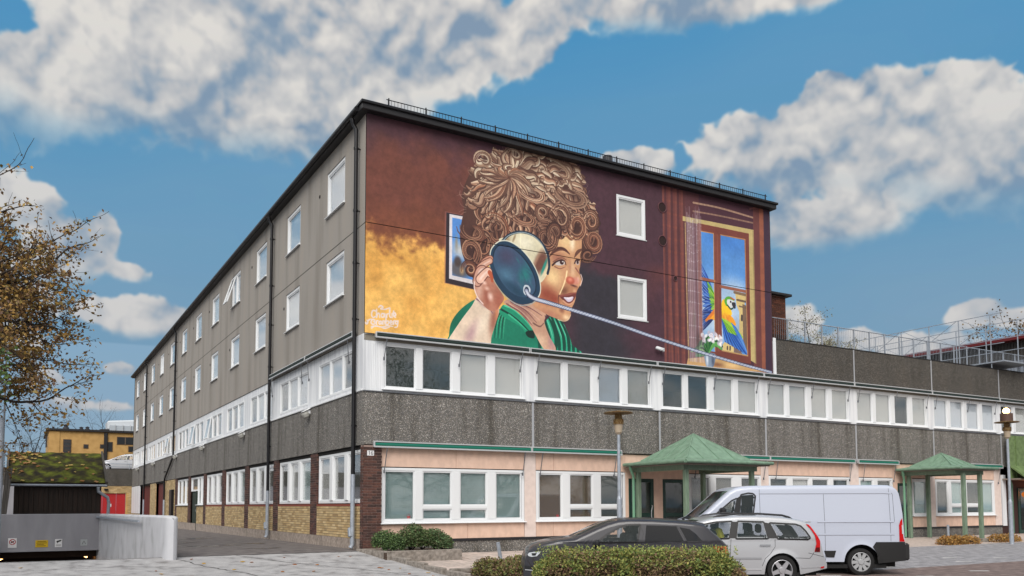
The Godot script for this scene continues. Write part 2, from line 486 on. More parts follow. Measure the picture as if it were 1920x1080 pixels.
# ---------------------------------------------------------------- sky
# clouds: each a list of puffs [azimuth, elevation, half width, half height] in degrees, and how dense and how warm it is
var puffs := [
	[7.7, 28.3, 8.65, 3.89, 1.00, 21.3, 33.1],
	[16.9, 29.0, 9.20, 3.76, 1.00, 22.3, 34.5],
	[2.3, 24.2, 6.44, 3.10, 1.00, 20.5, 31.9],
	[26.4, 30.1, 7.45, 2.77, 0.95, 22.7, 35.1],
	[11.1, 25.6, 10.95, 3.55, 1.00, 21.7, 33.7],
	[-0.5, 23.1, 4.15, 2.92, 1.00, 19.9, 31.2],
	[4.5, 28.8, 5.21, 2.42, 1.00, 20.8, 32.5],
	[12.6, 31.8, 13.57, 2.97, 1.00, 21.9, 33.9],
	[25.0, 27.7, 4.08, 2.12, 0.70, 22.7, 35.1],
	[31.3, 30.2, 2.63, 1.89, 0.80, 22.8, 35.2],
	[20.5, 27.2, 6.89, 3.17, 0.90, 22.5, 34.8],
	[15.5, 25.6, 9.05, 2.88, 0.90, 22.2, 34.3],
	[42.8, 31.2, 10.66, 1.84, 0.95, 29.3, 33.7],
	[36.6, 32.4, 5.94, 1.67, 0.90, 29.7, 34.2],
	[49.8, 30.7, 4.01, 1.36, 0.70, 28.4, 32.7],
	[53.5, 23.3, 6.29, 2.96, 1.00, 18.2, 26.1],
	[58.3, 23.0, 4.06, 2.57, 1.00, 17.5, 25.1],
	[49.5, 21.9, 6.94, 2.78, 1.00, 18.7, 26.7],
	[60.2, 19.9, 5.30, 3.19, 1.00, 17.2, 24.7],
	[55.8, 20.4, 7.24, 3.00, 1.00, 17.9, 25.6],
	[46.1, 22.7, 3.78, 2.03, 0.85, 19.0, 27.1],
	[51.6, 25.4, 1.95, 1.17, 0.80, 18.4, 26.4],
	[63.2, 18.7, 4.18, 3.12, 1.00, 16.7, 24.0],
	[38.7, 22.1, 2.84, 0.97, 0.85, 21.1, 23.2],
	[51.4, 17.4, 4.82, 1.66, 0.85, 16.1, 18.8],
	[48.8, 18.5, 2.00, 1.13, 0.60, 16.4, 19.1],
	[6.7, 11.6, 2.94, 1.64, 1.00, 10.0, 13.1],
	[4.6, 11.9, 2.10, 0.96, 0.70, 9.8, 12.9],
	[2.0, 15.2, 2.73, 1.85, 0.90, 13.4, 17.4],
	[4.0, 16.4, 0.90, 1.40, 0.60, 13.6, 17.7],
	[5.3, 14.3, 1.46, 0.64, 0.60, 13.7, 15.0],
	[0.7, 7.5, 1.25, 0.69, 0.60, 6.8, 8.2],
	[5.1, 8.4, 1.20, 0.46, 0.40, 7.9, 8.9],
	[-1.3, 12.1, 2.42, 1.82, 0.60, 10.2, 13.9],
	[2.8, 6.1, 3.46, 0.39, 0.30, 5.6, 6.6],
	[-0.6, 17.6, 2.19, 1.77, 0.55, 15.8, 19.3],
	[59.3, 11.3, 1.74, 0.93, 0.90, 10.0, 12.2],
	[61.2, 10.7, 1.89, 0.77, 0.70, 9.8, 11.9],
	[56.4, 9.6, 3.24, 0.90, 0.50, 8.6, 10.4],
	[52.4, 10.2, 2.82, 0.73, 0.45, 9.4, 10.9],
	[49.2, 11.8, 1.31, 1.01, 0.45, 10.5, 12.7],
	[-0.9, 9.6, 1.62, 1.23, 0.35, 8.4, 10.9]
]
var n_big: FastNoiseLite
var n_mid: FastNoiseLite
var n_gen: FastNoiseLite
var n_shade: FastNoiseLite
var n_fine: FastNoiseLite

func cloud_field(az: float, el: float) -> Vector2:      # (density, height between the base and the top of the cloud)
	var d := -1.0
	var sum := 0.0
	var hgt := 0.0
	for p in puffs:
		var dx: float = (az - p[0]) / p[2]
		if dx > 1.9 or dx < -1.9: continue
		var dy: float = (el - p[1]) / p[3]
		if dy > 1.9 or dy < -1.9: continue
		var q = (1.0 - sqrt(dx * dx + dy * dy)) * p[4]
		d = maxf(d, q)
		var w := maxf(0.0001, q + 0.9)
		w = w * w * w
		sum += w
		hgt += w * (el - p[5]) / (p[6] - p[5])
	return Vector2(d, hgt / sum if sum > 0.0 else 0.5)

func sky_colour(az: float, el: float, dir: Vector3, fld: Vector2, inside: float) -> Color:
	var t := clampf(el / 32.0, 0.0, 1.0)
	var base := Color(0.555, 0.64, 0.70)
	if t < 0.2: base = base.lerp(Color(0.485, 0.615, 0.715), t / 0.2)
	elif t < 0.5: base = Color(0.485, 0.615, 0.715).lerp(Color(0.42, 0.605, 0.735), (t - 0.2) / 0.3)
	else: base = Color(0.42, 0.605, 0.735).lerp(Color(0.29, 0.565, 0.75), (t - 0.5) / 0.5)
	if el > 32.0: base = base.lerp(Color(0.20, 0.47, 0.72), clampf((el - 32.0) / 50.0, 0.0, 1.0))
	var nb := n_big.get_noise_3dv(dir)
	# thin veil
	var veil := clampf(n_gen.get_noise_3dv(dir * Vector3(0.7, 2.2, 0.7)) * 1.6 + 0.15, 0.0, 1.0) * 0.28
	base = base.lerp(Color(0.66, 0.70, 0.75), veil * (1.0 - 0.5 * t))
	var c := base
	if inside > 0.001 and fld.x > -0.95:
		var h := fld.y
		var billow := absf(n_mid.get_noise_3dv(dir)) * 1.7
		var fine := n_fine.get_noise_3dv(dir)
		var d := fld.x * 1.25 + 0.10 + nb * 0.46 + (0.24 - billow) * 0.34 + fine * 0.07
		var crisp := smoothstep(0.15, 0.6, h)
		var a := smoothstep(0.0, lerpf(0.42, 0.15, crisp), d)
		a *= lerpf(0.25, 1.0, smoothstep(-0.05, 0.30, h + nb * 0.25))          # the underside dissolves
		a *= inside
		if a > 0.003:
			var ld := dir + Vector3(-0.020, 0.034, 0.014)
			var ls := dir + Vector3(-0.006, 0.011, 0.005)
			var slope := (n_shade.get_noise_3dv(dir) - n_shade.get_noise_3dv(ld)) * 0.95 - (billow - absf(n_mid.get_noise_3dv(ls)) * 1.7) * 0.55 + fine * 0.10
			var lit := clampf(0.40 + slope + h * 0.42 - smoothstep(0.5, 1.2, d) * 0.10, 0.0, 1.0)
			var warm := Color(0.90, 0.875, 0.845)
			var mid := Color(0.755, 0.75, 0.755)
			var shade := Color(0.52, 0.60, 0.685)
			var cc := shade.lerp(mid, clampf(lit * 2.0, 0.0, 1.0)) if lit < 0.5 else mid.lerp(warm, (lit - 0.5) * 2.0)
			cc = cc.lerp(Color(0.80, 0.73, 0.72), (1.0 - t) * 0.35 * smoothstep(0.3, 0.9, lit))
			c = c.lerp(cc, a * (0.97 - 0.22 * (1.0 - t)))
	if inside < 0.999 and el > 0.0:
		# the rest of the sky: the same broken cloud, denser away from the blue gap the camera looks at
		var pl := Vector3(dir.x, 0, dir.z) / (dir.y + 0.22)
		var m := n_gen.get_noise_3dv(pl * 0.6 + Vector3(3, 0, 7)) + 0.45 * n_mid.get_noise_3dv(pl * 0.35)
		var a2 := smoothstep(-0.55, -0.05, m) * (1.0 - inside)
		var cc2 := Color(0.72, 0.74, 0.78).lerp(Color(0.97, 0.955, 0.93), clampf(0.55 + m * 1.1 + nb * 0.4, 0.0, 1.0))
		c = c.lerp(cc2, a2)
	return c

func make_sky() -> void:
	n_big = noise(3.4, 5, 12)
	n_mid = noise(15.0, 4, 31)
	n_gen = noise(1.25, 5, 47)
	n_shade = noise(7.0, 4, 77)
	n_fine = noise(48.0, 3, 78)
	var w := 1024
	var im := Image.create(w, w / 2, false, Image.FORMAT_RGB8)
	for y in w / 4 + 3:
		for x in w:
			im.set_pixel(x, y, sky_at(x + 0.5, y + 0.5, w))
	var low := im.get_pixel(90, w / 4 - 2)
	im.fill_rect(Rect2i(0, w / 4 + 2, w, w / 4 - 2), low)
	im.resize(4096, 2048, Image.INTERPOLATE_CUBIC)
	# the part in view in full detail
	var x0 := 4096 - 96
	for i in 912:
		var x := (x0 + i) % 4096
		for y in range(600, 1024):
			im.set_pixel(x, y, sky_at(x + 0.5, y + 0.5, 4096))
	var sm := PanoramaSkyMaterial.new()
	sm.panorama = ImageTexture.create_from_image(im)
	sm.energy_multiplier = SKY_ENERGY
	var sky := Sky.new()
	sky.sky_material = sm
	var env := Environment.new()
	env.background_mode = Environment.BG_SKY
	env.sky = sky
	env.tonemap_mode = Environment.TONE_MAPPER_LINEAR
	env.tonemap_exposure = EXPOSURE
	env.ssao_enabled = true
	env.ssil_enabled = true
	env.sdfgi_enabled = true
	var we := WorldEnvironment.new()
	we.name = "world"
	we.environment = env
	add_child(we)

const SKY_ENERGY := 0.478
var coarse := {}

func sky_at(x: float, y: float, w: int) -> Color:
	var az := x / w * 360.0
	if az > 180.0: az -= 360.0
	var el := 90.0 - y / (w / 2) * 180.0
	var a := deg_to_rad(az)
	var e := deg_to_rad(el)
	var dir := Vector3(sin(a) * cos(e), sin(e), -cos(a) * cos(e))
	var off := maxf(absf(az - 30.1) - 33.0, (el - 32.0) * 1.2)
	var inside := 1.0 - smoothstep(0.0, 14.0, off)
	var fld := Vector2(-1, 0)
	if inside > 0.0:
		# the cloud field is smooth: looked up on a grid of a third of a degree
		var gx := floori(az * 3.0)
		var gy := floori(el * 3.0)
		var fx := az * 3.0 - gx
		var fy := el * 3.0 - gy
		var q := []
		for k in 4:
			var key := (gx + (k & 1) + 600) * 1000 + gy + (k >> 1) + 300
			if not coarse.has(key):
				coarse[key] = cloud_field((gx + (k & 1)) / 3.0, (gy + (k >> 1)) / 3.0)
			q.append(coarse[key])
		var lo: Vector2 = q[0].lerp(q[1], fx)
		var hi: Vector2 = q[2].lerp(q[3], fx)
		fld = lo.lerp(hi, fy)
	return sky_colour(az, el, dir, fld, inside)

# ---------------------------------------------------------------- ground
const HZ := [-400.0, -60.0, -32.0, 0.0, 1.6, 5.0, 8.0, 30.0, 400.0]
const HY := [-0.6, -0.2, -0.13, -0.02, -0.2, -0.38, -0.56, -0.58, -0.7]

func ground_y(z: float) -> float:
	for i in HZ.size() - 1:
		if z <= HZ[i + 1]:
			return lerpf(HY[i], HY[i + 1], clampf((z - HZ[i]) / (HZ[i + 1] - HZ[i]), 0.0, 1.0))
	return HY[-1]

func ramp_x(z: float, left: bool) -> float:       # the two side walls of the ramp run almost parallel to the building
	return -5.06 + (z - 0.3) * 0.122 - (3.75 if left else 0.0)

# a sheet over the ground between two edges given for every z
func sheet(called: String, zs: Array, left: Array, right: Array, lift: float, mat: Material, y_fn := 0) -> MeshInstance3D:
	var s := Shape.new()
	for i in zs.size() - 1:
		var z0: float = zs[i]
		var z1: float = zs[i + 1]
		var n := maxi(1, int(ceil((z1 - z0) / 1.2))) if absf(z1 - z0) < 60.0 else 1
		for k in n:
			var a0 := float(k) / n
			var a1 := float(k + 1) / n
			var q := []
			for w in [[a1, left], [a1, right], [a0, right], [a0, left]]:
				var z := lerpf(z0, z1, w[0])
				var x := lerpf(w[1][i], w[1][i + 1], w[0])
				q.append(Vector3(x, (ground_y(z) if y_fn == 0 else walk_y(z)) + lift, z))
			s.quad(q[0], q[1], q[2], q[3])
	var o := put(called, s.mesh(), mat)
	setting(o)
	return o

func walk_y(z: float) -> float:                    # the paved walk along the front
	return lerpf(-0.185, -0.33, clampf(z / 3.3, 0.0, 2.0))

func make_ground() -> void:
	var s := Shape.new()
	var zs := [-400.0, -110.0, -60.0, -32.0, -14.0, -7.0, 0.25, 1.6, 5.0, 8.0, 30.0, 120.0, 400.0]
	for i in zs.size() - 1:
		var z0: float = zs[i]
		var z1: float = zs[i + 1]
		var y0 := ground_y(z0) - 0.012
		var y1 := ground_y(z1) - 0.012
		var parts := [[-400.0, 400.0, -400.0, 400.0]]
		if z0 >= -14.0 and z1 <= 0.26:
			parts = [[-400.0, ramp_x(z0, true), -400.0, ramp_x(z1, true)], [ramp_x(z0, false), 400.0, ramp_x(z1, false), 400.0]]
		if z0 >= -14.0 and z1 <= 5.1:                  # below the building and its walk the ground lies lower
			var last: Array = parts.pop_back()
			parts.append([last[0], 0.28, last[2], 0.28])
			s.quad(Vector3(0.28, y1 - 0.3, z1), Vector3(400, y1 - 0.3, z1), Vector3(400, y0 - 0.3, z0), Vector3(0.28, y0 - 0.3, z0))
		for p in parts:
			s.quad(Vector3(p[2], y1, z1), Vector3(p[3], y1, z1), Vector3(p[1], y0, z0), Vector3(p[0], y0, z0))
	setting(put("ground", s.mesh(), M.far_ground))
	# dark asphalt yard along the side facade, pale apron in front of it
	sheet("side_yard_road", [-56.4, -14.0, -7.0, 0.18], [-40.0, ramp_x(-14, false), ramp_x(-7, false), ramp_x(0.18, false)], [-0.02, -0.02, -0.02, -0.02], 0.0, M.asphalt)
	sheet("driveway", [0.18, 1.6, 5.0, 8.0, 30.0, 60.0], [-60.0, -60.0, -60.0, -60.0, -60.0, -60.0], [0.16, 0.16, 0.2, 0.2, 0.3, 0.3], 0.0, M.apron)
	# car park: grey aisle and brown bays
	sheet("parking_aisle", [3.45, 5.0, 7.55], [3.0, 3.0, 3.0], [80.0, 80.0, 80.0], 0.0, M.lot_grey)
	sheet("parking_bays", [7.55, 8.0, 30.0, 60.0], [0.35, 0.35, 0.45, 0.45], [80.0, 80.0, 80.0, 80.0], 0.0, M.lot_brown)
	sheet("bed_soil", [4.75, 5.0, 7.55], [0.36, 0.36, 0.36], [3.0, 3.0, 3.0], 0.05, M.soil)
	# walk with paving slabs; the nearest ones are pieces of their own
	var walk := sheet("paved_walk", [0.0, 3.3], [0.3, 0.3], [40.0, 40.0], -0.012, M.pavers[1], 1)
	var near := sheet("paved_corner", [3.3, 4.6], [0.3, 0.3], [3.2, 3.2], -0.012, M.pavers[1], 1)
	var pm := box_mesh(Vector3(0.342, 0.05, 0.342), 0.006)
	var count := 0
	for j in 13:
		for i in 17:
			var x := 0.52 + i * 0.35
			var z := 0.2 + j * 0.35
			if z > 3.3 and x > 3.1: continue
			if x < 2.3 and z < 1.75: continue
			var t := Transform3D(Basis(Vector3.RIGHT, 0.044 + rng.randf_range(-0.006, 0.006)), Vector3(x, walk_y(z) - 0.018 + rng.randf_range(-0.003, 0.003), z))
			put("paving_slab", pm, M.pavers[rng.randi() % 3], walk, t)
			count += 1
	var far := Shape.new()
	for j in 9:
		for i in 76:
			var x := 0.52 + (17 + i) * 0.35
			var z := 0.2 + j * 0.35
			far.boxt(Transform3D(Basis(Vector3.RIGHT, 0.044), Vector3(x, walk_y(z) - 0.018 + rng.randf_range(-0.003, 0.003), z)), Vector3(0.342, 0.05, 0.342), 0.0)
	setting(put("far_slabs", far.mesh(), M.pavers[0], walk), "stuff")
	# kerbs
	var km := box_mesh(Vector3(0.98, 0.26, 0.14), 0.015)
	var kerb := root("kerb")
	setting(kerb)
	for k in 38:
		put("kerb_stone", km, M.kerb, kerb, at(Vector3(3.5 + k, -0.36 - 0.10 + 0.02, 3.38)))
	var z := 1.75
	while z < 4.6:
		put("kerb_stone", km, M.kerb, kerb, Transform3D(Basis(Vector3.UP, PI / 2) * Basis(), Vector3(0.23, ground_y(z + 0.45) + 0.10 - 0.13 + 0.02, z + 0.45)))
		z += 0.99
	var bed := root("bed_kerb")
	setting(bed)
	for p in [[0.85, 4.72, 0.0], [1.84, 4.72, 0.0], [2.83, 4.72, 0.0], [0.29, 5.25, PI / 2], [0.29, 6.24, PI / 2], [0.29, 7.2, PI / 2], [0.85, 7.6, 0.0], [1.84, 7.6, 0.0], [2.83, 7.6, 0.0], [3.3, 7.1, PI / 2], [3.3, 6.1, PI / 2], [3.3, 5.2, PI / 2]]:
		put("kerb_stone", km, M.kerb, bed, Transform3D(Basis(Vector3.UP, p[2]), Vector3(p[0], ground_y(p[1]) + 0.0, p[1])))
	# bay marks
	var mk := root("bay_marking")
	setting(mk)
	for p in [[12.1, 7.2, 0.5], [16.5, 6.25, 0.45], [15.9, 7.05, 0.45], [9.1, 7.9, 0.5], [13.6, 8.9, 0.5], [18.2, 6.8, 0.4], [10.9, 9.2, 0.4]]:
		put("paint_dash", box_mesh(Vector3(p[2], 0.006, 0.11)), M.paint_white, mk, Transform3D(Basis(Vector3.UP, -0.52), Vector3(p[0], ground_y(p[1]) + 0.006, p[1])))
	# joints and cracks of the apron, wet patches of the yard
	var ck := root("ground_crack")
	setting(ck)
	crack(ck, [[-4.95, 0.45], [-4.75, 0.62], [-4.3, 1.7], [-3.77, 3.06], [-3.3, 4.6], [-2.9, 6.2]], 0.035)
	crack(ck, [[-3.4, 0.2], [-2.3, 1.6], [-1.2, 3.2], [-0.4, 4.8], [0.1, 6.0]], 0.025)
	crack(ck, [[-8.0, 1.35], [-5.9, 1.25], [-4.4, 1.75], [-2.9, 2.05], [-1.6, 1.55], [-0.9, 2.2]], 0.02)
	crack(ck, [[-5.0, 0.2], [-3.0, 0.19], [-1.0, 0.2], [-0.1, 0.19]], 0.05)
	for p in [[-2.6, -12.3, 2.6, 0.5], [-3.2, -5.0, 2.4, 0.35], [-2.0, -2.6, 1.6, 0.16], [-3.6, -8.3, 2.0, 0.3], [-1.6, -6.2, 1.6, 0.25], [-3.9, -16.0, 3.0, 0.5]]:
		var w := Shape.new()
		var c := []
		for k in 22:
			var a := TAU * k / 22
			var rr := 0.7 + 0.3 * sin(a * 3.0 + p[0]) + rng.randf_range(-0.12, 0.12)
			c.append(Vector3(p[0] + cos(a) * p[2] * 0.5 * rr, ground_y(p[1]) + 0.005, p[1] + sin(a) * p[3] * rr))
		c.reverse()
		for k in 22:
			w.tri(Vector3(p[0], ground_y(p[1]) + 0.005, p[1]), c[k], c[(k + 1) % 22])
		put("wet_patch", w.mesh(), M.wet, ck)

func crack(parent: Node, pts: Array, w: float) -> void:
	var s := Shape.new()
	var fine := []
	for i in pts.size() - 1:
		for k in 9:
			var a := k / 9.0
			fine.append(Vector2(lerpf(pts[i][0], pts[i + 1][0], a) + rng.randf_range(-0.03, 0.03), lerpf(pts[i][1], pts[i + 1][1], a) + rng.randf_range(-0.03, 0.03)))
	for i in fine.size() - 1:
		var d: Vector2 = (fine[i + 1] - fine[i]).orthogonal().normalized() * w * rng.randf_range(0.25, 0.6)
		var q := []
		for p in [fine[i] - d, fine[i] + d, fine[i + 1] + d, fine[i + 1] - d]:
			q.append(Vector3(p.x, ground_y(p.y) + 0.004, p.y))
		var m: Vector3 = (q[1] - q[0]).cross(q[2] - q[0])
		if m.y > 0: s.quad(q[0], q[1], q[2], q[3])
		else: s.quad(q[3], q[2], q[1], q[0])
	put("crack", s.mesh(), M.crack, parent)

# ---------------------------------------------------------------- building
var bld: Node3D
const SIDE := Transform3D(Basis(Vector3(0, 0, 1), Vector3(0, 1, 0), Vector3(-1, 0, 0)), Vector3.ZERO)
const FRONT := Transform3D(Basis(), Vector3.ZERO)
var protos := {}

# cfg: cells = inner pane spans [u0,u1...] relative; fw, mw, transom = {cell: v}, backs = [materials], out, sill
func window(parent: Node3D, xf: Transform3D, r: Array, cfg: Dictionary) -> Node3D:
	var w: float = r[2] - r[0]
	var h: float = r[3] - r[1]
	var key := "%.2f %.2f %s" % [w, h, str(cfg)]
	var place := xf * at(Vector3(r[0], r[1], 0))
	if protos.has(key):
		var c: Node3D = protos[key].duplicate()
		c.name = numbered("window", parent)
		c.transform = place
		parent.add_child(c)
		return c
	var o := root("window", Vector3.ZERO, 0.0, parent)
	o.transform = place
	var fw: float = cfg.get("fw", 0.07)
	var out: float = cfg.get("out", -0.03)
	var dep: float = cfg.get("dep", 0.09)
	var f := Shape.new()
	var ch := 0.008
	var fr := func(x0: float, y0: float, x1: float, y1: float, o2: float) -> void:
		f.boxt(at(Vector3((x0 + x1) / 2, (y0 + y1) / 2, out + o2 - dep / 2)), Vector3(x1 - x0, y1 - y0, dep), ch)
	fr.call(0, 0, fw, h, 0.0); fr.call(w - fw, 0, w, h, 0.0)
	fr.call(fw, 0, w - fw, fw, -0.003); fr.call(fw, h - fw, w - fw, h, -0.003)
	var cells: Array = cfg.get("cells", [[fw, w - fw]])
	for i in cells.size() - 1:
		fr.call(cells[i][1], fw, cells[i + 1][0], h - fw, cfg.get("mull_out", 0.006))
	var tr: Dictionary = cfg.get("transom", {})
	for i in cells.size():
		var spans := [[fw, h - fw]]
		if tr.has(i):
			var t: float = tr[i]
			fr.call(cells[i][0], t, cells[i][1], t + 0.10, 0.002)
			spans = [[fw, t], [t + 0.10, h - fw]]
		for sp in spans:
			# inner sash rim
			var x0: float = cells[i][0]; var x1: float = cells[i][1]
			var rim := 0.035
			for q in [[x0, sp[0], x0 + rim, sp[1]], [x1 - rim, sp[0], x1, sp[1]], [x0 + rim, sp[0], x1 - rim, sp[0] + rim], [x0 + rim, sp[1] - rim, x1 - rim, sp[1]]]:
				f.boxt(at(Vector3((q[0] + q[2]) / 2, (q[1] + q[3]) / 2, out - 0.05)), Vector3(q[2] - q[0], q[3] - q[1], 0.06), 0.004)
	put("window_frame", f.mesh(), M.white, o)
	for i in cells.size():
		var spans := [[fw, h - fw]]
		if tr.has(i): spans = [[fw, tr[i]], [tr[i] + 0.10, h - fw]]
		for sp in spans:
			var p := Shape.new()
			for dz in [0.0, 0.02]:
				p.boxt(Transform3D(Basis(Vector3(rng.randf_range(-1, 1), rng.randf_range(-1, 1), 0.01).normalized(), 0.004), Vector3((cells[i][0] + cells[i][1]) / 2, (sp[0] + sp[1]) / 2, out - 0.05 - dz)), Vector3(cells[i][1] - cells[i][0] - 0.02, sp[1] - sp[0] - 0.02, 0.005))
			put("pane", p.mesh(), cfg.get("glass", M.glass), o)
	var backs: Array = cfg.get("backs", [])
	for i in backs.size():
		if backs[i] == null: continue
		var nm := "blind"
		var bm: Material = backs[i]
		var x0: float = cells[i][0] - 0.02; var x1: float = cells[i][1] + 0.02
		var b := Shape.new()
		if bm in [M.curtain_ochre, M.curtain_red, M.curtain_pale]:
			nm = "curtain"
			var n := 14
			for k in n:
				var a0 := lerpf(x0, x1, float(k) / n); var a1 := lerpf(x0, x1, float(k + 1) / n)
				var z0 := out - 0.20 - 0.03 * (k % 2); var z1 := out - 0.20 - 0.03 * ((k + 1) % 2)
				b.quad(Vector3(a0, 0, z0), Vector3(a1, 0, z1), Vector3(a1, h, z1), Vector3(a0, h, z0))
		elif cfg.get("slats", false):
			var k := 0
			var y := 0.03
			while y < h - 0.03:
				b.boxt(Transform3D(Basis(Vector3.RIGHT, 0.5), Vector3((x0 + x1) / 2, y, out - 0.125)), Vector3(x1 - x0, 0.062, 0.003))
				y += 0.05
		else:
			b.box(Vector3(x0, 0.0, out - 0.115), Vector3(x1, h, out - 0.105))
		put(nm, b.mesh(), bm, o)
	if cfg.get("sill", true):
		var sl := Shape.new()
		sl.boxt(Transform3D(Basis(Vector3.RIGHT, 0.14), Vector3(w / 2, -0.012, 0.01)), Vector3(w + 0.08, 0.025, 0.13), 0.006)
		put("sill", sl.mesh(), M.white, o)
	protos[key] = o
	return o

func cells_of(n: int, w: float, fw: float, mw: float) -> Array:
	var out := []
	var cw := (w - 2 * fw - mw * (n - 1)) / n
	for i in n:
		out.append([fw + i * (cw + mw), fw + i * (cw + mw) + cw])
	return out

# real bricks on a patch of wall: x0..x1 along, y0..y1 up. singles: each brick a node of its own
func brickwork(called: String, xf: Transform3D, r: Array, cols: Array, singles: bool, mortar: Material, header := false) -> Node3D:
	var o := root(called, Vector3.ZERO, 0.0, bld)
	o.transform = xf
	put("mortar", wall_mesh(r, [], -0.008), mortar, o)
	var s := Shape.new()
	s.use_col = true
	var rows := int((r[3] - r[1]) / 0.075)
	var rr := RandomNumberGenerator.new()
	rr.seed = int(absf(r[0] * 100.0 + r[1] * 13.0)) + 5
	for j in rows:
		var y: float = r[1] + j * 0.075 + 0.0065
		var x: float = r[0] - (0.13 if j % 2 else 0.0)
		while x < r[2] - 0.02:
			var x0 := maxf(x + 0.005, r[0])
			var x1 := minf(x + 0.255, r[2])
			if x1 - x0 > 0.03:
				var c := Vector3((x0 + x1) / 2, y + 0.031, -0.025 + rr.randf_range(-0.002, 0.002))
				if singles:
					put("brick", box_mesh(Vector3(snappedf(x1 - x0, 0.005), 0.062, 0.06), 0.004), M.bricks[rr.randi() % M.bricks.size()], o, at(c))
				else:
					var k: Color = cols[rr.randi() % cols.size()]
					s.tint = (k.lightened(rr.randf() * 0.06) if rr.randf() < 0.5 else k.darkened(rr.randf() * 0.14)).srgb_to_linear()
					s.boxt(at(c), Vector3(x1 - x0, 0.062, 0.06), 0.0)
			x += 0.26
	if not singles:
		setting(put("brick_courses", s.mesh(), M.brick_vc, o), "stuff")
	return o

func wall_mesh(r: Array, holes: Array, z := 0.0, reveal := 0.12, uvr: Array = []) -> ArrayMesh:
	var s := Shape.new()
	s.wall(r, holes, z, reveal, uvr)
	return s.mesh()

var brown := [Color(0.29, 0.20, 0.18), Color(0.335, 0.22, 0.195), Color(0.25, 0.18, 0.165), Color(0.365, 0.24, 0.205)]
var yellow := [Color(0.715, 0.61, 0.44), Color(0.75, 0.65, 0.475), Color(0.68, 0.575, 0.41), Color(0.775, 0.68, 0.51), Color(0.70, 0.61, 0.455)]

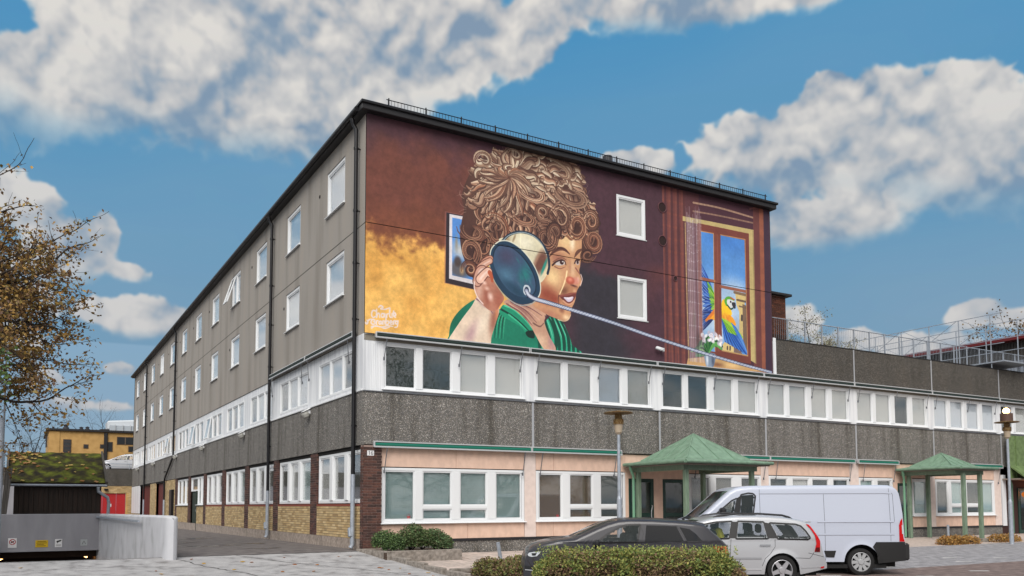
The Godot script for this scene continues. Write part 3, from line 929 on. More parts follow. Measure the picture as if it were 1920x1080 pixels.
func make_building() -> void:
	bld = root("mural_building")
	tag(bld, "grey four storey office block with a mural of a curly haired child on its gable", "building")
	# inner floors and back walls that one sees through the panes
	var core := Shape.new()
	for y in [0.05, 3.05, 4.2, 6.0]:
		core.box(Vector3(0.35, y - 0.1, -55.9), Vector3(15.6, y, -0.35))
		core.box(Vector3(15.6, y - 0.1, -9.0), Vector3(39.8, y, -0.35))
	core.box(Vector3(0.35, 8.95, -55.9), Vector3(15.6, 9.05, -0.35))
	put("inner_floors", core.mesh(), M.room, bld)
	var iw := Shape.new()
	iw.box(Vector3(4.9, 0.05, -55.8), Vector3(5.1, 12.1, -5.2))
	iw.box(Vector3(4.9, 0.05, -5.2), Vector3(39.8, 5.9, -5.0))
	iw.box(Vector3(5.0, 6.0, -5.2), Vector3(15.6, 12.1, -5.0))
	for x in [5.35, 10.35, 15.4, 20.4, 25.4, 30.4]:
		iw.box(Vector3(x, 0.05, -5.0), Vector3(x + 0.1, 5.9, -0.4))
	for k in 12:
		iw.box(Vector3(0.4, 0.05, -4.8 - 4.655 * k), Vector3(4.9, 12.1, -4.7 - 4.655 * k))
	put("inner_walls", iw.mesh(), M.room_light, bld)
	# outer shell pieces out of sight: back walls
	var sh := Shape.new()
	sh.box(Vector3(15.6, 5.95, -56.2), Vector3(15.85, 12.17, -0.25))
	sh.box(Vector3(0.0, 0.0, -56.4), Vector3(15.85, 12.17, -56.15))
	sh.box(Vector3(15.6, 0.0, -9.3), Vector3(40.0, 7.3, -9.05))
	sh.box(Vector3(39.8, -0.3, -9.05), Vector3(40.0, 7.3, -0.3))
	put("rear_wall", sh.mesh(), M.render_edge, bld)

	# --- the gable with the mural, in two courses with a joint between them
	var paint := mural_material()
	var uvr := [0.0, 5.95, 15.86, 12.17]
	var up := put("mural_wall", wall_mesh([0.0, 9.066, 15.86, 12.17], [[8.71, 10.10, 9.93, 11.49]], 0.05, 0.14, uvr), paint, bld)
	up.set_meta("label", "upper half of the mural, brown and purple paint with the child's blond curls")
	var lo := put("mural_wall", wall_mesh([0.0, 5.95, 15.86, 9.044], [[8.72, 7.33, 9.95, 8.755]], 0.05, 0.14, uvr), paint, bld)
	lo.set_meta("label", "lower half of the mural, child listening to a tin can, yellow wall and parrot")
	box("joint", Vector3(0.0, 9.03, -0.02), Vector3(15.86, 9.08, 0.034), M.joint_dark, bld)
	box("wall_edge", Vector3(15.86, 7.25, -0.3), Vector3(15.875, 12.17, 0.052), M.joint_dark, bld)
	var wc := {"fw": 0.09, "out": 0.045, "backs": [M.blind_grey], "glass": M.glass}
	window(bld, FRONT, [8.71, 10.10, 9.93, 11.49], wc)
	window(bld, FRONT, [8.72, 7.33, 9.95, 8.755], wc)
	for p in [[10.66, 11.37, 0.17], [10.66, 10.20, 0.17], [11.2, 8.96, 0.08]]:
		var vent := root("vent", Vector3.ZERO, 0.0, bld)
		var ring := Shape.new()
		ring.lathe([[p[2] + 0.02, 0.0], [p[2] + 0.02, 0.02], [p[2], 0.025], [p[2] - 0.01, 0.01]], Transform3D(Basis(Vector3.RIGHT, PI / 2), Vector3(p[0], p[1], 0.05)), 24)
		put("vent_ring", ring.mesh(), plain(Color(0.36, 0.22, 0.24), 0.8), vent)
		var disc := Shape.new()
		disc.lathe([[p[2], 0.006], [0.0, 0.006]], Transform3D(Basis(Vector3.RIGHT, PI / 2), Vector3(p[0], p[1], 0.05)), 24)
		put("vent_grille", disc.mesh(), plain(Color(0.15, 0.075, 0.075), 0.9), vent)

	# --- aggregate bands: front
	for k in 8:
		var x0 := 0.43 + 4.995 * (k - 1)
		var x1 := x0 + 4.995
		if k == 0: continue
		if k == 1: x0 = -0.012
		if k == 7: x1 = 40.0
		box("concrete_panel", Vector3(x0 + 0.012, 2.86, -0.2), Vector3(x1 - 0.012, 4.33, 0.045), M.aggregate, bld, 0.01)
		if k >= 1 and k < 7: box("joint_strip", Vector3(x1 - 0.035, 2.86, 0.0), Vector3(x1 + 0.035, 4.33, 0.056), M.joint_strip, bld)
		if x1 > 16.0:
			box("parapet_panel", Vector3(maxf(x0, 16.02) + 0.012, 5.98, -0.25), Vector3(x1 - 0.012, 7.32, 0.045), M.aggregate_dark, bld, 0.01)
			if k < 7: box("joint_strip", Vector3(x1 - 0.03, 5.98, 0.0), Vector3(x1 + 0.03, 7.31, 0.056), M.joint_strip, bld)
	box("corner_trim", Vector3(15.88, 5.98, -0.2), Vector3(16.02, 7.36, 0.07), M.white_panel, bld)
	box("band_back", Vector3(0.0, 2.84, -0.3), Vector3(40.0, 4.36, -0.01), M.joint_dark, bld)
	box("band_back", Vector3(15.9, 5.9, -0.3), Vector3(40.0, 7.28, -0.01), M.joint_dark, bld)
	box("parapet_cap", Vector3(16.0, 7.32, -0.32), Vector3(40.0, 7.35, 0.06), M.roof_metal, bld)
	box("wing_roof", Vector3(15.9, 7.0, -9.2), Vector3(40.0, 7.1, -0.3), M.far_ground, bld)
	# --- aggregate band: side facade
	for k in 4:
		var zs := [0.0, -9.8, -33.0, -47.0, -56.3]
		put("concrete_panel", wall_mesh([zs[k + 1] + 0.01, 2.85, zs[k] - (0.20 if k == 0 else 0.01), 4.33], [], 0.03), M.aggregate, bld, SIDE)
	put("band_back", box_mesh(Vector3(56.2, 1.48, 0.3)), M.joint_dark, bld, SIDE * at(Vector3(-28.15, 3.6, -0.16)))
	# corner closers of the band
	box("concrete_panel", Vector3(-0.03, 2.85, -0.2), Vector3(0.012, 4.33, 0.03), M.aggregate, bld)

	# --- side facade: rendered wall in two courses with windows
	var holes4 := []
	var holes3 := []
	var centre := []
	for k in 12:
		var c := -2.61 - 4.655 * k
		centre.append(c)
		holes4.append([c - 0.86, 10.2, c + 0.86, 11.62])
		holes3.append([c - 0.86, 7.4, c + 0.86, 8.77])
	put("rendered_wall", wall_mesh([-56.4, 9.07, 0.0, 12.17], holes4, 0.0, 0.14), M.render, bld, SIDE)
	put("rendered_wall", wall_mesh([-56.4, 5.9, 0.0, 9.045], holes3, 0.0, 0.14), M.render, bld, SIDE)
	put("joint", box_mesh(Vector3(56.3, 0.06, 0.1)), M.joint_dark, bld, SIDE * at(Vector3(-28.2, 9.06, -0.07)))
	var w1 := {"fw": 0.10, "out": -0.02, "backs": [M.blind]}
	var w2 := {"fw": 0.10, "out": -0.02, "cells": cells_of(2, 1.72, 0.1, 0.09), "backs": [M.blind, M.blind]}
	for k in 12:
		window(bld, SIDE, holes4[k], w2 if k in [3, 8] else w1)
		window(bld, SIDE, holes3[k], w1)
	# the one casement that stands ajar
	var cas := root("open_casement", Vector3.ZERO, 0.0, bld)
	cas.transform = SIDE * Transform3D(Basis(Vector3.RIGHT, 0.0), Vector3(holes4[3][0] + 0.48, 11.5, 0.02)) * Transform3D(Basis(Vector3.RIGHT, -0.30), Vector3.ZERO)
	var cf := Shape.new()
	for q in [[-0.42, -1.25, -0.35, 0.0], [0.35, -1.25, 0.42, 0.0], [-0.35, -0.07, 0.35, 0.0], [-0.35, -1.25, 0.35, -1.18]]:
		cf.boxt(at(Vector3((q[0] + q[2]) / 2, (q[1] + q[3]) / 2, 0)), Vector3(q[2] - q[0], q[3] - q[1], 0.05), 0.006)
	put("window_frame", cf.mesh(), M.white, cas)
	put("pane", box_mesh(Vector3(0.7, 1.1, 0.006)), M.glass, cas, at(Vector3(0, -0.62, 0)))
	# small round wall vents
	for k in 12:
		for vv in [[11.15, 0], [8.33, 1]]:
			if (k + vv[1]) % 2 == 0 or k > 3:
				var d := Shape.new()
				d.lathe([[0.055, 0.0], [0.055, 0.015], [0.0, 0.016]], SIDE * Transform3D(Basis(Vector3.RIGHT, PI / 2), Vector3(centre[k] - 1.6 + 0.5 * vv[1], vv[0], 0.0)), 12)
				put("vent", d.mesh(), M.joint_dark, bld)

	# --- side facade: strip windows of the first floor
	var strip := []
	for k in 12:
		var c := -2.42 - 4.655 * k
		if c - 1.75 < -56.2: continue
		strip.append([c - 1.75, 4.5, c + 1.75, 5.66])
	put("white_panel_wall", wall_mesh([-56.3, 4.33, -0.0, 5.9], strip, -0.03, 0.08), M.white_panel, bld, SIDE)
	put("sill", box_mesh(Vector3(56.3, 0.05, 0.09), 0.006), M.white, bld, SIDE * at(Vector3(-28.15, 4.365, 0.02)))
	var sets := [[M.blind, M.blind, null], [null, M.blind, M.blind], [null, M.blind, M.blind], [M.curtain_ochre, null, M.blind], [null, M.curtain_ochre, M.curtain_red], [M.curtain_red, M.curtain_ochre, M.curtain_red], [M.curtain_ochre, M.curtain_ochre, M.curtain_red], [M.curtain_pale, M.curtain_pale, M.blind], [M.curtain_pale, null, M.blind], [M.blind, M.curtain_pale, null], [M.curtain_pale, M.curtain_pale, M.blind], [M.blind, M.blind, null]]
	for k in strip.size():
		window(bld, SIDE, strip[k], {"fw": 0.06, "out": -0.02, "cells": cells_of(3, 3.5, 0.06, 0.09), "backs": sets[k], "sill": false})
	# tilted sashes
	for k in [4, 5, 7]:
		var sash := root("tilted_sash", Vector3.ZERO, 0.0, bld)
		sash.transform = SIDE * Transform3D(Basis(Vector3.RIGHT, -0.16), Vector3(strip[k][0] + 0.62, 5.6, 0.02))
		var sf := Shape.new()
		for q in [[-0.52, -1.08, -0.45, 0.0], [0.45, -1.08, 0.52, 0.0], [-0.45, -0.07, 0.45, 0.0], [-0.45, -1.08, 0.45, -1.01]]:
			sf.boxt(at(Vector3((q[0] + q[2]) / 2, (q[1] + q[3]) / 2, 0)), Vector3(q[2] - q[0], q[3] - q[1], 0.05), 0.006)
		put("window_frame", sf.mesh(), M.white, sash)
		put("pane", box_mesh(Vector3(0.9, 0.94, 0.006)), M.glass, sash, at(Vector3(0, -0.54, 0)))

	# --- side facade: ground floor bays
	put("plinth_wall", wall_mesh([-56.3, -0.5, -0.0, 0.27], [], 0.0), M.plinth, bld, SIDE)
	put("head_strip", box_mesh(Vector3(56.3, 0.1, 0.2)), M.joint_dark, bld, SIDE * at(Vector3(-28.15, 2.80, -0.13)))
	var pil := []
	for k in 8:
		pil.append(-4.48 - 4.655 * k)
	for k in 7:
		brickwork("brick_pilaster", SIDE, [pil[k] - 0.36, 0.27, pil[k] + 0.36, 2.84], brown, false, M.mortar)
	for k in 6:
		var u1: float = (pil[k - 1] if k > 0 else -0.05) - 0.36
		if k == 0: u1 = -0.10
		var u0: float = pil[k] + 0.36
		if k == 5:
			# bay with the side door
			brickwork("brick_infill", SIDE, [-25.35, 0.27, u1, 1.17], yellow, false, M.mortar_pale)
			var rr := [-25.35, 1.26, u1, 2.74]
			window(bld, SIDE, rr, {"fw": 0.06, "out": -0.05, "cells": cells_of(2, rr[2] - rr[0], 0.06, 0.12), "backs": [M.blind_grey, M.blind_grey]})
			window(bld, SIDE, [u0, 1.98, -25.38, 2.74], {"fw": 0.06, "out": -0.05, "backs": [M.blind_grey], "sill": false})
			var door := root("door", Vector3.ZERO, 0.0, bld)
			put("door_leaf", box_mesh(Vector3(1.5, 2.1, 0.06), 0.01), M.green_dark, door, SIDE * at(Vector3(-26.3, 0.88, -0.10)))
			put("door_handle", box_mesh(Vector3(0.03, 0.12, 0.06)), M.alu, door, SIDE * at(Vector3(-25.7, 0.95, -0.04)))
			put("door_frame", box_mesh(Vector3(0.12, 2.2, 0.14)), M.green_dark, door, SIDE * at(Vector3(-25.46, 0.9, -0.06)))
			continue
		brickwork("brick_infill", SIDE, [u0, 0.27, u1, 1.17], yellow, false, M.mortar_pale)
		put("sill_course", box_mesh(Vector3(u1 - u0, 0.06, 0.12)), plain(Color(0.50, 0.25, 0.19), 0.9), bld, SIDE * at(Vector3((u0 + u1) / 2, 1.20, -0.05)))
		var w := u1 - u0 - 0.06
		window(bld, SIDE, [u0 + 0.03, 1.25, u1 - 0.03, 2.74], {"fw": 0.09, "out": -0.04, "dep": 0.11, "mull_out": 0.035, "cells": cells_of(3, w, 0.09, 0.26), "backs": [null, M.blind_grey, M.blind_teal] if k % 2 else [M.blind_grey, M.room_light, null], "sill": false})
	# bay 6 and the blank end of the facade
	brickwork("brick_infill", SIDE, [pil[6] + 0.36, 0.27, pil[5] - 0.36, 1.17], yellow, false, M.mortar_pale)
	window(bld, SIDE, [pil[6] + 0.36, 1.25, pil[5] - 0.36, 2.74], {"fw": 0.06, "out": -0.05, "cells": cells_of(3, 3.935, 0.06, 0.16), "backs": [M.blind_grey, null, M.blind_grey]})
	brickwork("brick_infill", SIDE, [-37.7, 0.27, pil[6] - 0.36, 2.84], yellow, false, M.mortar_pale)
	brickwork("brick_infill", SIDE, [-44.4, 0.0, -41.5, 2.84], yellow, false, M.mortar_pale)
	put("door_leaf", box_mesh(Vector3(3.6, 2.85, 0.06)), M.dark_red, bld, SIDE * at(Vector3(-39.6, 1.4, -0.22)))
	put("door_leaf", box_mesh(Vector3(6.3, 2.85, 0.06)), M.dark_red, bld, SIDE * at(Vector3(-47.5, 1.4, -0.22)))
	put("white_panel", box_mesh(Vector3(5.4, 2.2, 0.08)), M.white_panel, bld, SIDE * at(Vector3(-53.5, 1.72, -0.02)))
	brickwork("brick_infill", SIDE, [-56.2, 0.0, -50.8, 0.6], yellow, false, M.mortar_pale)

	# --- brick pier at the corner: nearest to the camera, brick by brick
	var pier := brickwork("brick_pier", at(Vector3(0, 0, 0.04)), [0.0, 0.02, 0.535, 2.84], brown, true, M.mortar)
	brickwork("brick_pier_return", SIDE * at(Vector3(0, 0, 0.035)), [-0.1, 0.02, 0.04, 2.84], brown, false, M.mortar)
	box("pier_foot", Vector3(-0.02, -0.3, -0.2), Vector3(0.54, 0.02, 0.06), M.plinth, bld)
	# house number
	var num := root("number_plate", Vector3.ZERO, 0.0, bld)
	box("plate", Vector3(0.10, 2.55, 0.046), Vector3(0.30, 2.69, 0.056), M.paper, num, 0.003)
	lettering(num, "16", Transform3D(Basis(), Vector3(0.20, 2.62, 0.058)), 0.105, M.ink)

func lettering(parent: Node, what: String, xf: Transform3D, height: float, mat: Material, face := "Droid Sans") -> void:
	var t := TextMesh.new()
	var f := SystemFont.new()
	f.font_names = PackedStringArray([face])
	t.font = f
	t.text = what
	t.font_size = 64
	t.pixel_size = height / 48.0
	t.depth = 0.004
	put("lettering", t, mat, parent, xf)

# ---------------------------------------------------------------- front details
func rel(cells: Array, u0: float) -> Array:
	var o := []
	for c in cells: o.append([c[0] - u0, c[1] - u0])
	return o

func facade_panel(x0: float, x1: float, y0: float, y1: float) -> void:
	if x1 - x0 < 0.05: return
	box("facade_panel", Vector3(x0 + 0.005, y0, -0.09), Vector3(x1 - 0.005, y1, -0.03), M.peach, bld, 0.004)

func awning(x0: float, x1: float, y: float, arms: Array, cloth: Material, drop: float, xf: Transform3D, label: String, group: String) -> void:
	var a := root("awning")
	a.transform = xf
	tag(a, label, "awning", group)
	put("cassette", box_mesh(Vector3(x1 - x0, 0.035, 0.10), 0.006), M.alu, a, at(Vector3((x0 + x1) / 2, y + 0.08, 0.10)))
	put("back_plate", box_mesh(Vector3(x1 - x0 - 0.02, 0.10, 0.03)), M.alu_dark, a, at(Vector3((x0 + x1) / 2, y + 0.0, 0.065)))
	put("rolled_cloth", roll_mesh(x1 - x0 - 0.06, 0.06), cloth, a, at(Vector3((x0 + x1) / 2, y, 0.10)))
	put("front_bar", box_mesh(Vector3(x1 - x0 + 0.02, 0.045, 0.04), 0.008), M.alu, a, at(Vector3((x0 + x1) / 2, y - 0.062, 0.150)))
	for xx in [x0 + 0.01, x1 - 0.01]:
		put("end_cap", box_mesh(Vector3(0.03, 0.15, 0.12), 0.006), M.alu, a, at(Vector3(xx, y + 0.01, 0.10)))
	for u in arms:
		var s := Shape.new()
		s.tube([Vector3(u, y - 0.06, 0.15), Vector3(u, y - 0.09, 0.15), Vector3(u - 0.06, y - drop, 0.085)], 0.013, 6)
		s.boxt(at(Vector3(u - 0.06, y - drop - 0.02, 0.075)), Vector3(0.035, 0.09, 0.05), 0.004)
		put("arm", s.mesh(), M.alu_dark if drop > 0.6 else M.alu, a)

func roll_mesh(l: float, r: float) -> ArrayMesh:
	var s := Shape.new()
	s.tube([Vector3(-l / 2, 0, 0), Vector3(l / 2, 0, 0)], r, 12)
	return s.mesh()

func make_front_details() -> void:
	# plinth, dark drip strip, pale posts
	put("plinth_wall", wall_mesh([0.54, -0.5, 30.4, 0.17], [], -0.05), M.aggregate, bld)
	box("drip_strip", Vector3(0.54, 0.155, -0.08), Vector3(30.4, 0.225, -0.02), M.dark_strip, bld, 0.004)
	box("panel_backing", Vector3(0.54, 0.2, -0.24), Vector3(9.0, 0.68, -0.095), M.joint_dark, bld)
	box("panel_backing", Vector3(0.54, 2.26, -0.24), Vector3(30.4, 2.84, -0.095), M.joint_dark, bld)
	box("panel_backing", Vector3(11.75, 0.2, -0.24), Vector3(23.2, 0.68, -0.095), M.joint_dark, bld)
	box("panel_backing", Vector3(23.95, 0.2, -0.24), Vector3(30.4, 0.68, -0.095), M.joint_dark, bld)
	for p in [[5.165, 5.565], [15.195, 15.58], [20.06, 20.59], [25.05, 25.5], [29.86, 30.36]]:
		box("pale_post", Vector3(p[0], 0.225, -0.12), Vector3(p[1], 2.84, -0.022), M.pale_pink, bld, 0.006)
	# bays of the ground floor: cells in metres along the front
	var bays := [
		[0.55, 5.155, [[0.64, 1.55], [1.79, 2.71], [2.97, 3.87], [4.16, 5.06]], {1: 0.38, 2: 0.38}, [M.blind_teal, M.blind_teal, M.blind_teal, M.blind_teal], true],
		[5.575, 9.0, [[5.67, 6.53], [6.81, 7.7], [8.0, 8.87]], {1: 0.38, 2: 0.38}, [M.room_wood, M.room_wood, null], false],
		[11.74, 15.19, [[11.84, 12.7], [12.97, 13.79], [14.2, 15.09]], {}, [null, M.room_light, null], false],
		[15.585, 20.05, [[15.66, 16.57], [16.83, 17.73], [17.9, 18.83], [19.08, 19.97]], {1: 0.38, 2: 0.38}, [null, M.blind_grey, null, null], false],
		[20.6, 22.7, [[20.68, 21.46], [21.72, 22.6]], {}, [M.blind_teal, null], false],
		[23.95, 25.0, [[24.03, 24.92]], {}, [M.blind_teal], false],
		[25.51, 29.85, [[25.6, 26.4], [26.63, 27.42], [27.75, 28.7], [28.93, 29.76]], {1: 0.38, 2: 0.38}, [null, M.blind_teal, null, M.blind_teal], false]]
	for b in bays:
		var cfg := {"fw": 0.08, "out": -0.02, "cells": rel(b[2], b[0]), "transom": b[3], "backs": b[4], "slats": b[5]}
		var w := window(bld, FRONT, [b[0], 0.70, b[1], 2.235], cfg)
	for p in [[0.55, 2.85], [2.85, 5.155], [5.575, 6.22], [6.22, 9.0], [9.0, 10.4], [10.4, 11.74], [11.74, 13.4], [13.4, 15.19], [15.585, 17.75], [17.75, 20.05], [20.6, 22.7], [22.7, 25.0], [25.51, 27.6], [27.6, 29.85]]:
		facade_panel(p[0], p[1], 2.262, 2.835)
	for p in [[0.55, 3.23], [3.23, 5.155], [5.575, 6.2], [6.2, 9.0], [11.74, 13.4], [13.4, 15.19], [15.585, 17.75], [17.75, 20.05], [20.6, 22.7], [23.95, 25.0], [25.51, 27.6], [27.6, 29.85]]:
		facade_panel(p[0], p[1], 0.23, 0.668)
	# doors below the canopies
	for p in [[9.14, 10.2], [10.58, 11.6], [23.0, 23.9]]:
		var d := root("door", Vector3.ZERO, 0.0, bld)
		var x0: float = p[0]
		var x1: float = p[1]
		var s := Shape.new()
		for q in [[x0, -0.15, x0 + 0.13, 2.05], [x1 - 0.13, -0.15, x1, 2.05], [x0 + 0.13, 1.93, x1 - 0.13, 2.05], [x0 + 0.13, 0.78, x1 - 0.13, 0.92], [x0 + 0.13, -0.15, x1 - 0.13, 0.05]]:
			s.boxt(at(Vector3((q[0] + q[2]) / 2, (q[1] + q[3]) / 2, -0.07)), Vector3(q[2] - q[0], q[3] - q[1], 0.07), 0.008)
		put("door_frame", s.mesh(), M.green_door, d)
		for yy in [[0.05, 0.78], [0.92, 1.93]]:
			put("pane", box_mesh(Vector3(x1 - x0 - 0.24, yy[1] - yy[0] + 0.02, 0.012)), M.glass, d, at(Vector3((x0 + x1) / 2, (yy[0] + yy[1]) / 2, -0.07)))
		var hdl := Shape.new()
		hdl.tube([Vector3(x1 - 0.1, 0.62, -0.03), Vector3(x1 - 0.14, 0.64, 0.06), Vector3(x1 - 0.2, 0.8, 0.07), Vector3(x1 - 0.2, 1.0, 0.07), Vector3(x1 - 0.14, 1.15, 0.06), Vector3(x1 - 0.1, 1.17, -0.03)], 0.014, 8)
		put("door_handle", hdl.mesh(), M.alu, d)
	box("door_wall", Vector3(8.98, 2.05, -0.14), Vector3(11.76, 2.27, -0.035), M.peach, bld)
	box("door_wall", Vector3(10.2, -0.2, -0.14), Vector3(10.58, 2.05, -0.035), M.peach, bld)
	box("door_wall", Vector3(8.98, -0.2, -0.14), Vector3(9.14, 2.05, -0.035), M.peach, bld)
	box("door_wall", Vector3(11.6, -0.2, -0.14), Vector3(11.74, 2.05, -0.035), M.peach, bld)
	box("door_wall", Vector3(22.68, -0.2, -0.14), Vector3(23.0, 2.27, -0.035), M.peach, bld)
	box("door_wall", Vector3(23.0, 2.05, -0.14), Vector3(23.95, 2.27, -0.035), M.peach, bld)
	# small red pots on two sills
	for p in [[1.42, 0.79], [6.42, 0.79]]:
		var c := root("window_pot", Vector3(p[0], p[1], -0.16))
		tag(c, "small red pot inside the ground floor window next to the brick pier" if p[0] < 2 else "small red pot inside the brown backed ground floor window", "pot", "red pots on window sills")
		var s := Shape.new()
		s.lathe([[0.0, 0.0], [0.05, 0.0], [0.062, 0.10], [0.05, 0.10], [0.0, 0.08]], Transform3D(), 12)
		put("bowl", s.mesh(), plain(Color(0.80, 0.12, 0.14), 0.5), c)
		var l := Shape.new()
		for k in 7:
			var a := k * 0.9
			l.tri(Vector3(0, 0.09, 0), Vector3(cos(a) * 0.05, 0.17, sin(a) * 0.05), Vector3(cos(a + 0.8) * 0.05, 0.15, sin(a + 0.8) * 0.05))
		put("flower", l.mesh(), plain(Color(0.75, 0.66, 0.66), 0.8), c)

	# first floor: white corner panel, windows, posts
	var holes := []
	for k in 8:
		var x0 := 0.53 + 5.0 * k
		holes.append([x0 + 0.04, 4.43, x0 + 4.62, 5.74])
	put("white_panel_wall", wall_mesh([0.0, 4.33, 40.0, 5.95], holes, -0.02, 0.08), M.white_panel, bld)
	box("white_corner", Vector3(-0.025, 4.33, -0.9), Vector3(0.0, 5.93, 0.0), M.white_panel, bld)
	var ribs := Shape.new()
	for k in 9:
		ribs.boxt(at(Vector3(0.05 + k * 0.055, 5.04, -0.016)), Vector3(0.012, 1.34, 0.012), 0.0)
	setting(put("panel_ribs", ribs.mesh(), M.white, bld), "stuff")
	box("sill_flashing", Vector3(-0.03, 4.325, -0.05), Vector3(40.0, 4.35, 0.075), M.alu_dark, bld)
	var bk := [[null, null, M.blind_grey, M.blind_grey], [M.blind_grey, M.blind_grey, M.blind, M.blind_grey], [null, null, M.blind_grey, M.blind_grey], [M.blind_grey, M.blind_grey, M.blind_grey, M.blind_grey], [M.blind_grey, M.blind_grey, null, M.blind_grey], [M.blind, M.blind, M.blind, M.blind], [null, M.blind_grey, null, null], [null, null, null, null]]
	for k in 8:
		var h: Array = holes[k]
		window(bld, FRONT, h, {"fw": 0.06, "out": -0.035, "mull_out": 0.02, "cells": [[0.07, 1.0], [1.2, 2.14], [2.40, 3.32], [3.57, 4.51]], "backs": bk[k], "slats": k == 1})
	box("awning_soffit", Vector3(0.0, 5.76, -0.04), Vector3(40.0, 5.93, -0.012), plain(Color(0.50, 0.48, 0.44), 0.9), bld)

	# awnings, first floor then ground floor
	var which := ["first", "second", "third", "fourth", "fifth", "sixth", "seventh", "eighth"]
	for k in 8:
		var x0 := 0.30 + 5.0 * k
		awning(x0, x0 + 4.97, 5.90, [x0 + 0.32, x0 + 2.65, x0 + 4.72], M.dark_cloth, 0.62, FRONT, "%s rolled up awning from the corner above the first floor windows of the front" % which[k], "awnings of the first floor front")
	var gl := ["rolled green awning above the window next to the brick pier", "rolled green awning behind the tall grey lamp post", "rolled green awning running right from the large canopy", "rolled green awning above the windows behind the white van", "rolled green awning that ends left of the small canopy", "rolled green awning above the small canopy, at the green fascia"]
	var gx := [[0.27, 5.32], [5.34, 8.75], [11.6, 15.5], [15.52, 20.2], [20.4, 22.9], [24.6, 30.3]]
	for k in gx.size():
		var x0: float = gx[k][0]
		var x1: float = gx[k][1]
		awning(x0, x1, 2.86, [x0 + 0.38, x1 - 0.22], M.green_cloth, 0.72, FRONT, gl[k], "green awnings of the ground floor")
	for k in 2:
		var u1 := -0.55 - 4.65 * k
		awning(u1 - 4.6, u1, 5.99, [u1 - 0.4, u1 - 4.3], M.dark_cloth, 0.7, SIDE, ["rolled dark awning on the side facade next to the corner", "rolled dark awning on the side facade next to the second drainpipe"][k], "awnings of the side facade")

# ---------------------------------------------------------------- side facade details
func drainpipe(u: float, jog: float, low: float) -> void:
	var o := root("drainpipe", Vector3.ZERO, 0.0, bld)
	o.transform = SIDE
	var s := Shape.new()
	var n := 0.13
	var pts := [Vector3(u, 12.14, n + 0.12), Vector3(u, 12.0, n + 0.1), Vector3(u, 11.85, n)]
	if jog != 0.0:
		pts += [Vector3(u, 4.35, n), Vector3(u - 0.1, 4.2, n), Vector3(u + jog + 0.1, 2.98, n), Vector3(u + jog, 2.8, n)]
	pts.append(Vector3(u + jog, low, n))
	s.tube(pts, 0.058, 12)
	for y in [11.3, 9.5, 8.0, 6.4, 3.4]:
		s.lathe([[0.062, -0.03], [0.072, -0.03], [0.072, 0.03], [0.062, 0.03]], at(Vector3(u + (jog if y < 4.0 else 0.0), y, n)), 12)
		s.boxt(at(Vector3(u + (jog if y < 4.0 else 0.0), y, n / 2)), Vector3(0.03, 0.03, n))
	put("black_pipe", s.mesh(), M.black_metal, o)
	var t := Shape.new()
	t.tube([Vector3(u + jog, low, n), Vector3(u + jog, 0.12, n), Vector3(u + jog, 0.02, n + 0.05)], 0.064, 12)
	t.boxt(Transform3D(Basis(Vector3(0, 0, 1), 0.25), Vector3(u + jog - 0.02, 0.45, n + 0.06)), Vector3(0.13, 0.26, 0.10), 0.02)
	put("grey_pipe", t.mesh(), M.galv, o)

func make_side_details() -> void:
	drainpipe(-0.43, 0.0, 2.05)
	drainpipe(-9.8, 0.0, 1.75)
	drainpipe(-33.0, -3.4, 1.6)
	drainpipe(-47.0, 0.0, 1.7)
	put("black_duct", box_mesh(Vector3(0.9, 2.3, 0.16), 0.01), M.black_metal, bld, SIDE * at(Vector3(-33.6, 1.05, 0.08)))
	var zs := [-4.89, -14.21, -23.34, -32.12, -42.09, -51.54]
	var word := ["nearest white wall lamp on the dark band, left of the corner", "second white wall lamp from the corner on the dark band", "third white wall lamp from the corner, above the brick pilasters", "fourth white wall lamp from the corner, beside the slanted drainpipe", "fifth white wall lamp from the corner on the dark band", "farthest white wall lamp on the dark band of the side facade"]
	for k in 6:
		var l := root("wall_lamp")
		l.transform = SIDE * at(Vector3(zs[k], 4.12, 0.03))
		tag(l, word[k], "wall lamp", "wall lamps on the side facade")
		var s := Shape.new()
		s.boxt(at(Vector3(0, 0.1, 0.05)), Vector3(0.16, 0.14, 0.12), 0.02)
		s.boxt(Transform3D(Basis(Vector3.RIGHT, 0.5), Vector3(0, 0.15, 0.14)), Vector3(0.26, 0.03, 0.28), 0.01)
		put("housing", s.mesh(), M.white, l)
		var d := Shape.new()
		d.lathe([[0.0, -0.16], [0.07, -0.145], [0.115, -0.09], [0.125, 0.0], [0.11, 0.06]], Transform3D(Basis(Vector3.RIGHT, 0.45), Vector3(0, 0.03, 0.15)), 16)
		put("lamp_bowl", d.mesh(), plain(Color(0.62, 0.62, 0.60), 0.35), l)
	# camera on the gable, bracket on the wing
	var cam := root("security_camera", Vector3(10.33, 6.42, 0.06))
	tag(cam, "small white security camera low on the mural wall", "security camera")
	put("bracket", box_mesh(Vector3(0.06, 0.06, 0.10), 0.006), M.alu, cam, at(Vector3(0.16, -0.02, 0.05)))
	put("body", box_mesh(Vector3(0.26, 0.10, 0.10), 0.02), M.white_panel, cam, Transform3D(Basis(Vector3.UP, -0.3) * Basis(Vector3.BACK, -0.25), Vector3(0, 0.0, 0.14)))
	put("lens", box_mesh(Vector3(0.05, 0.13, 0.10), 0.015), M.alu, cam, at(Vector3(0.17, -0.03, 0.14)))

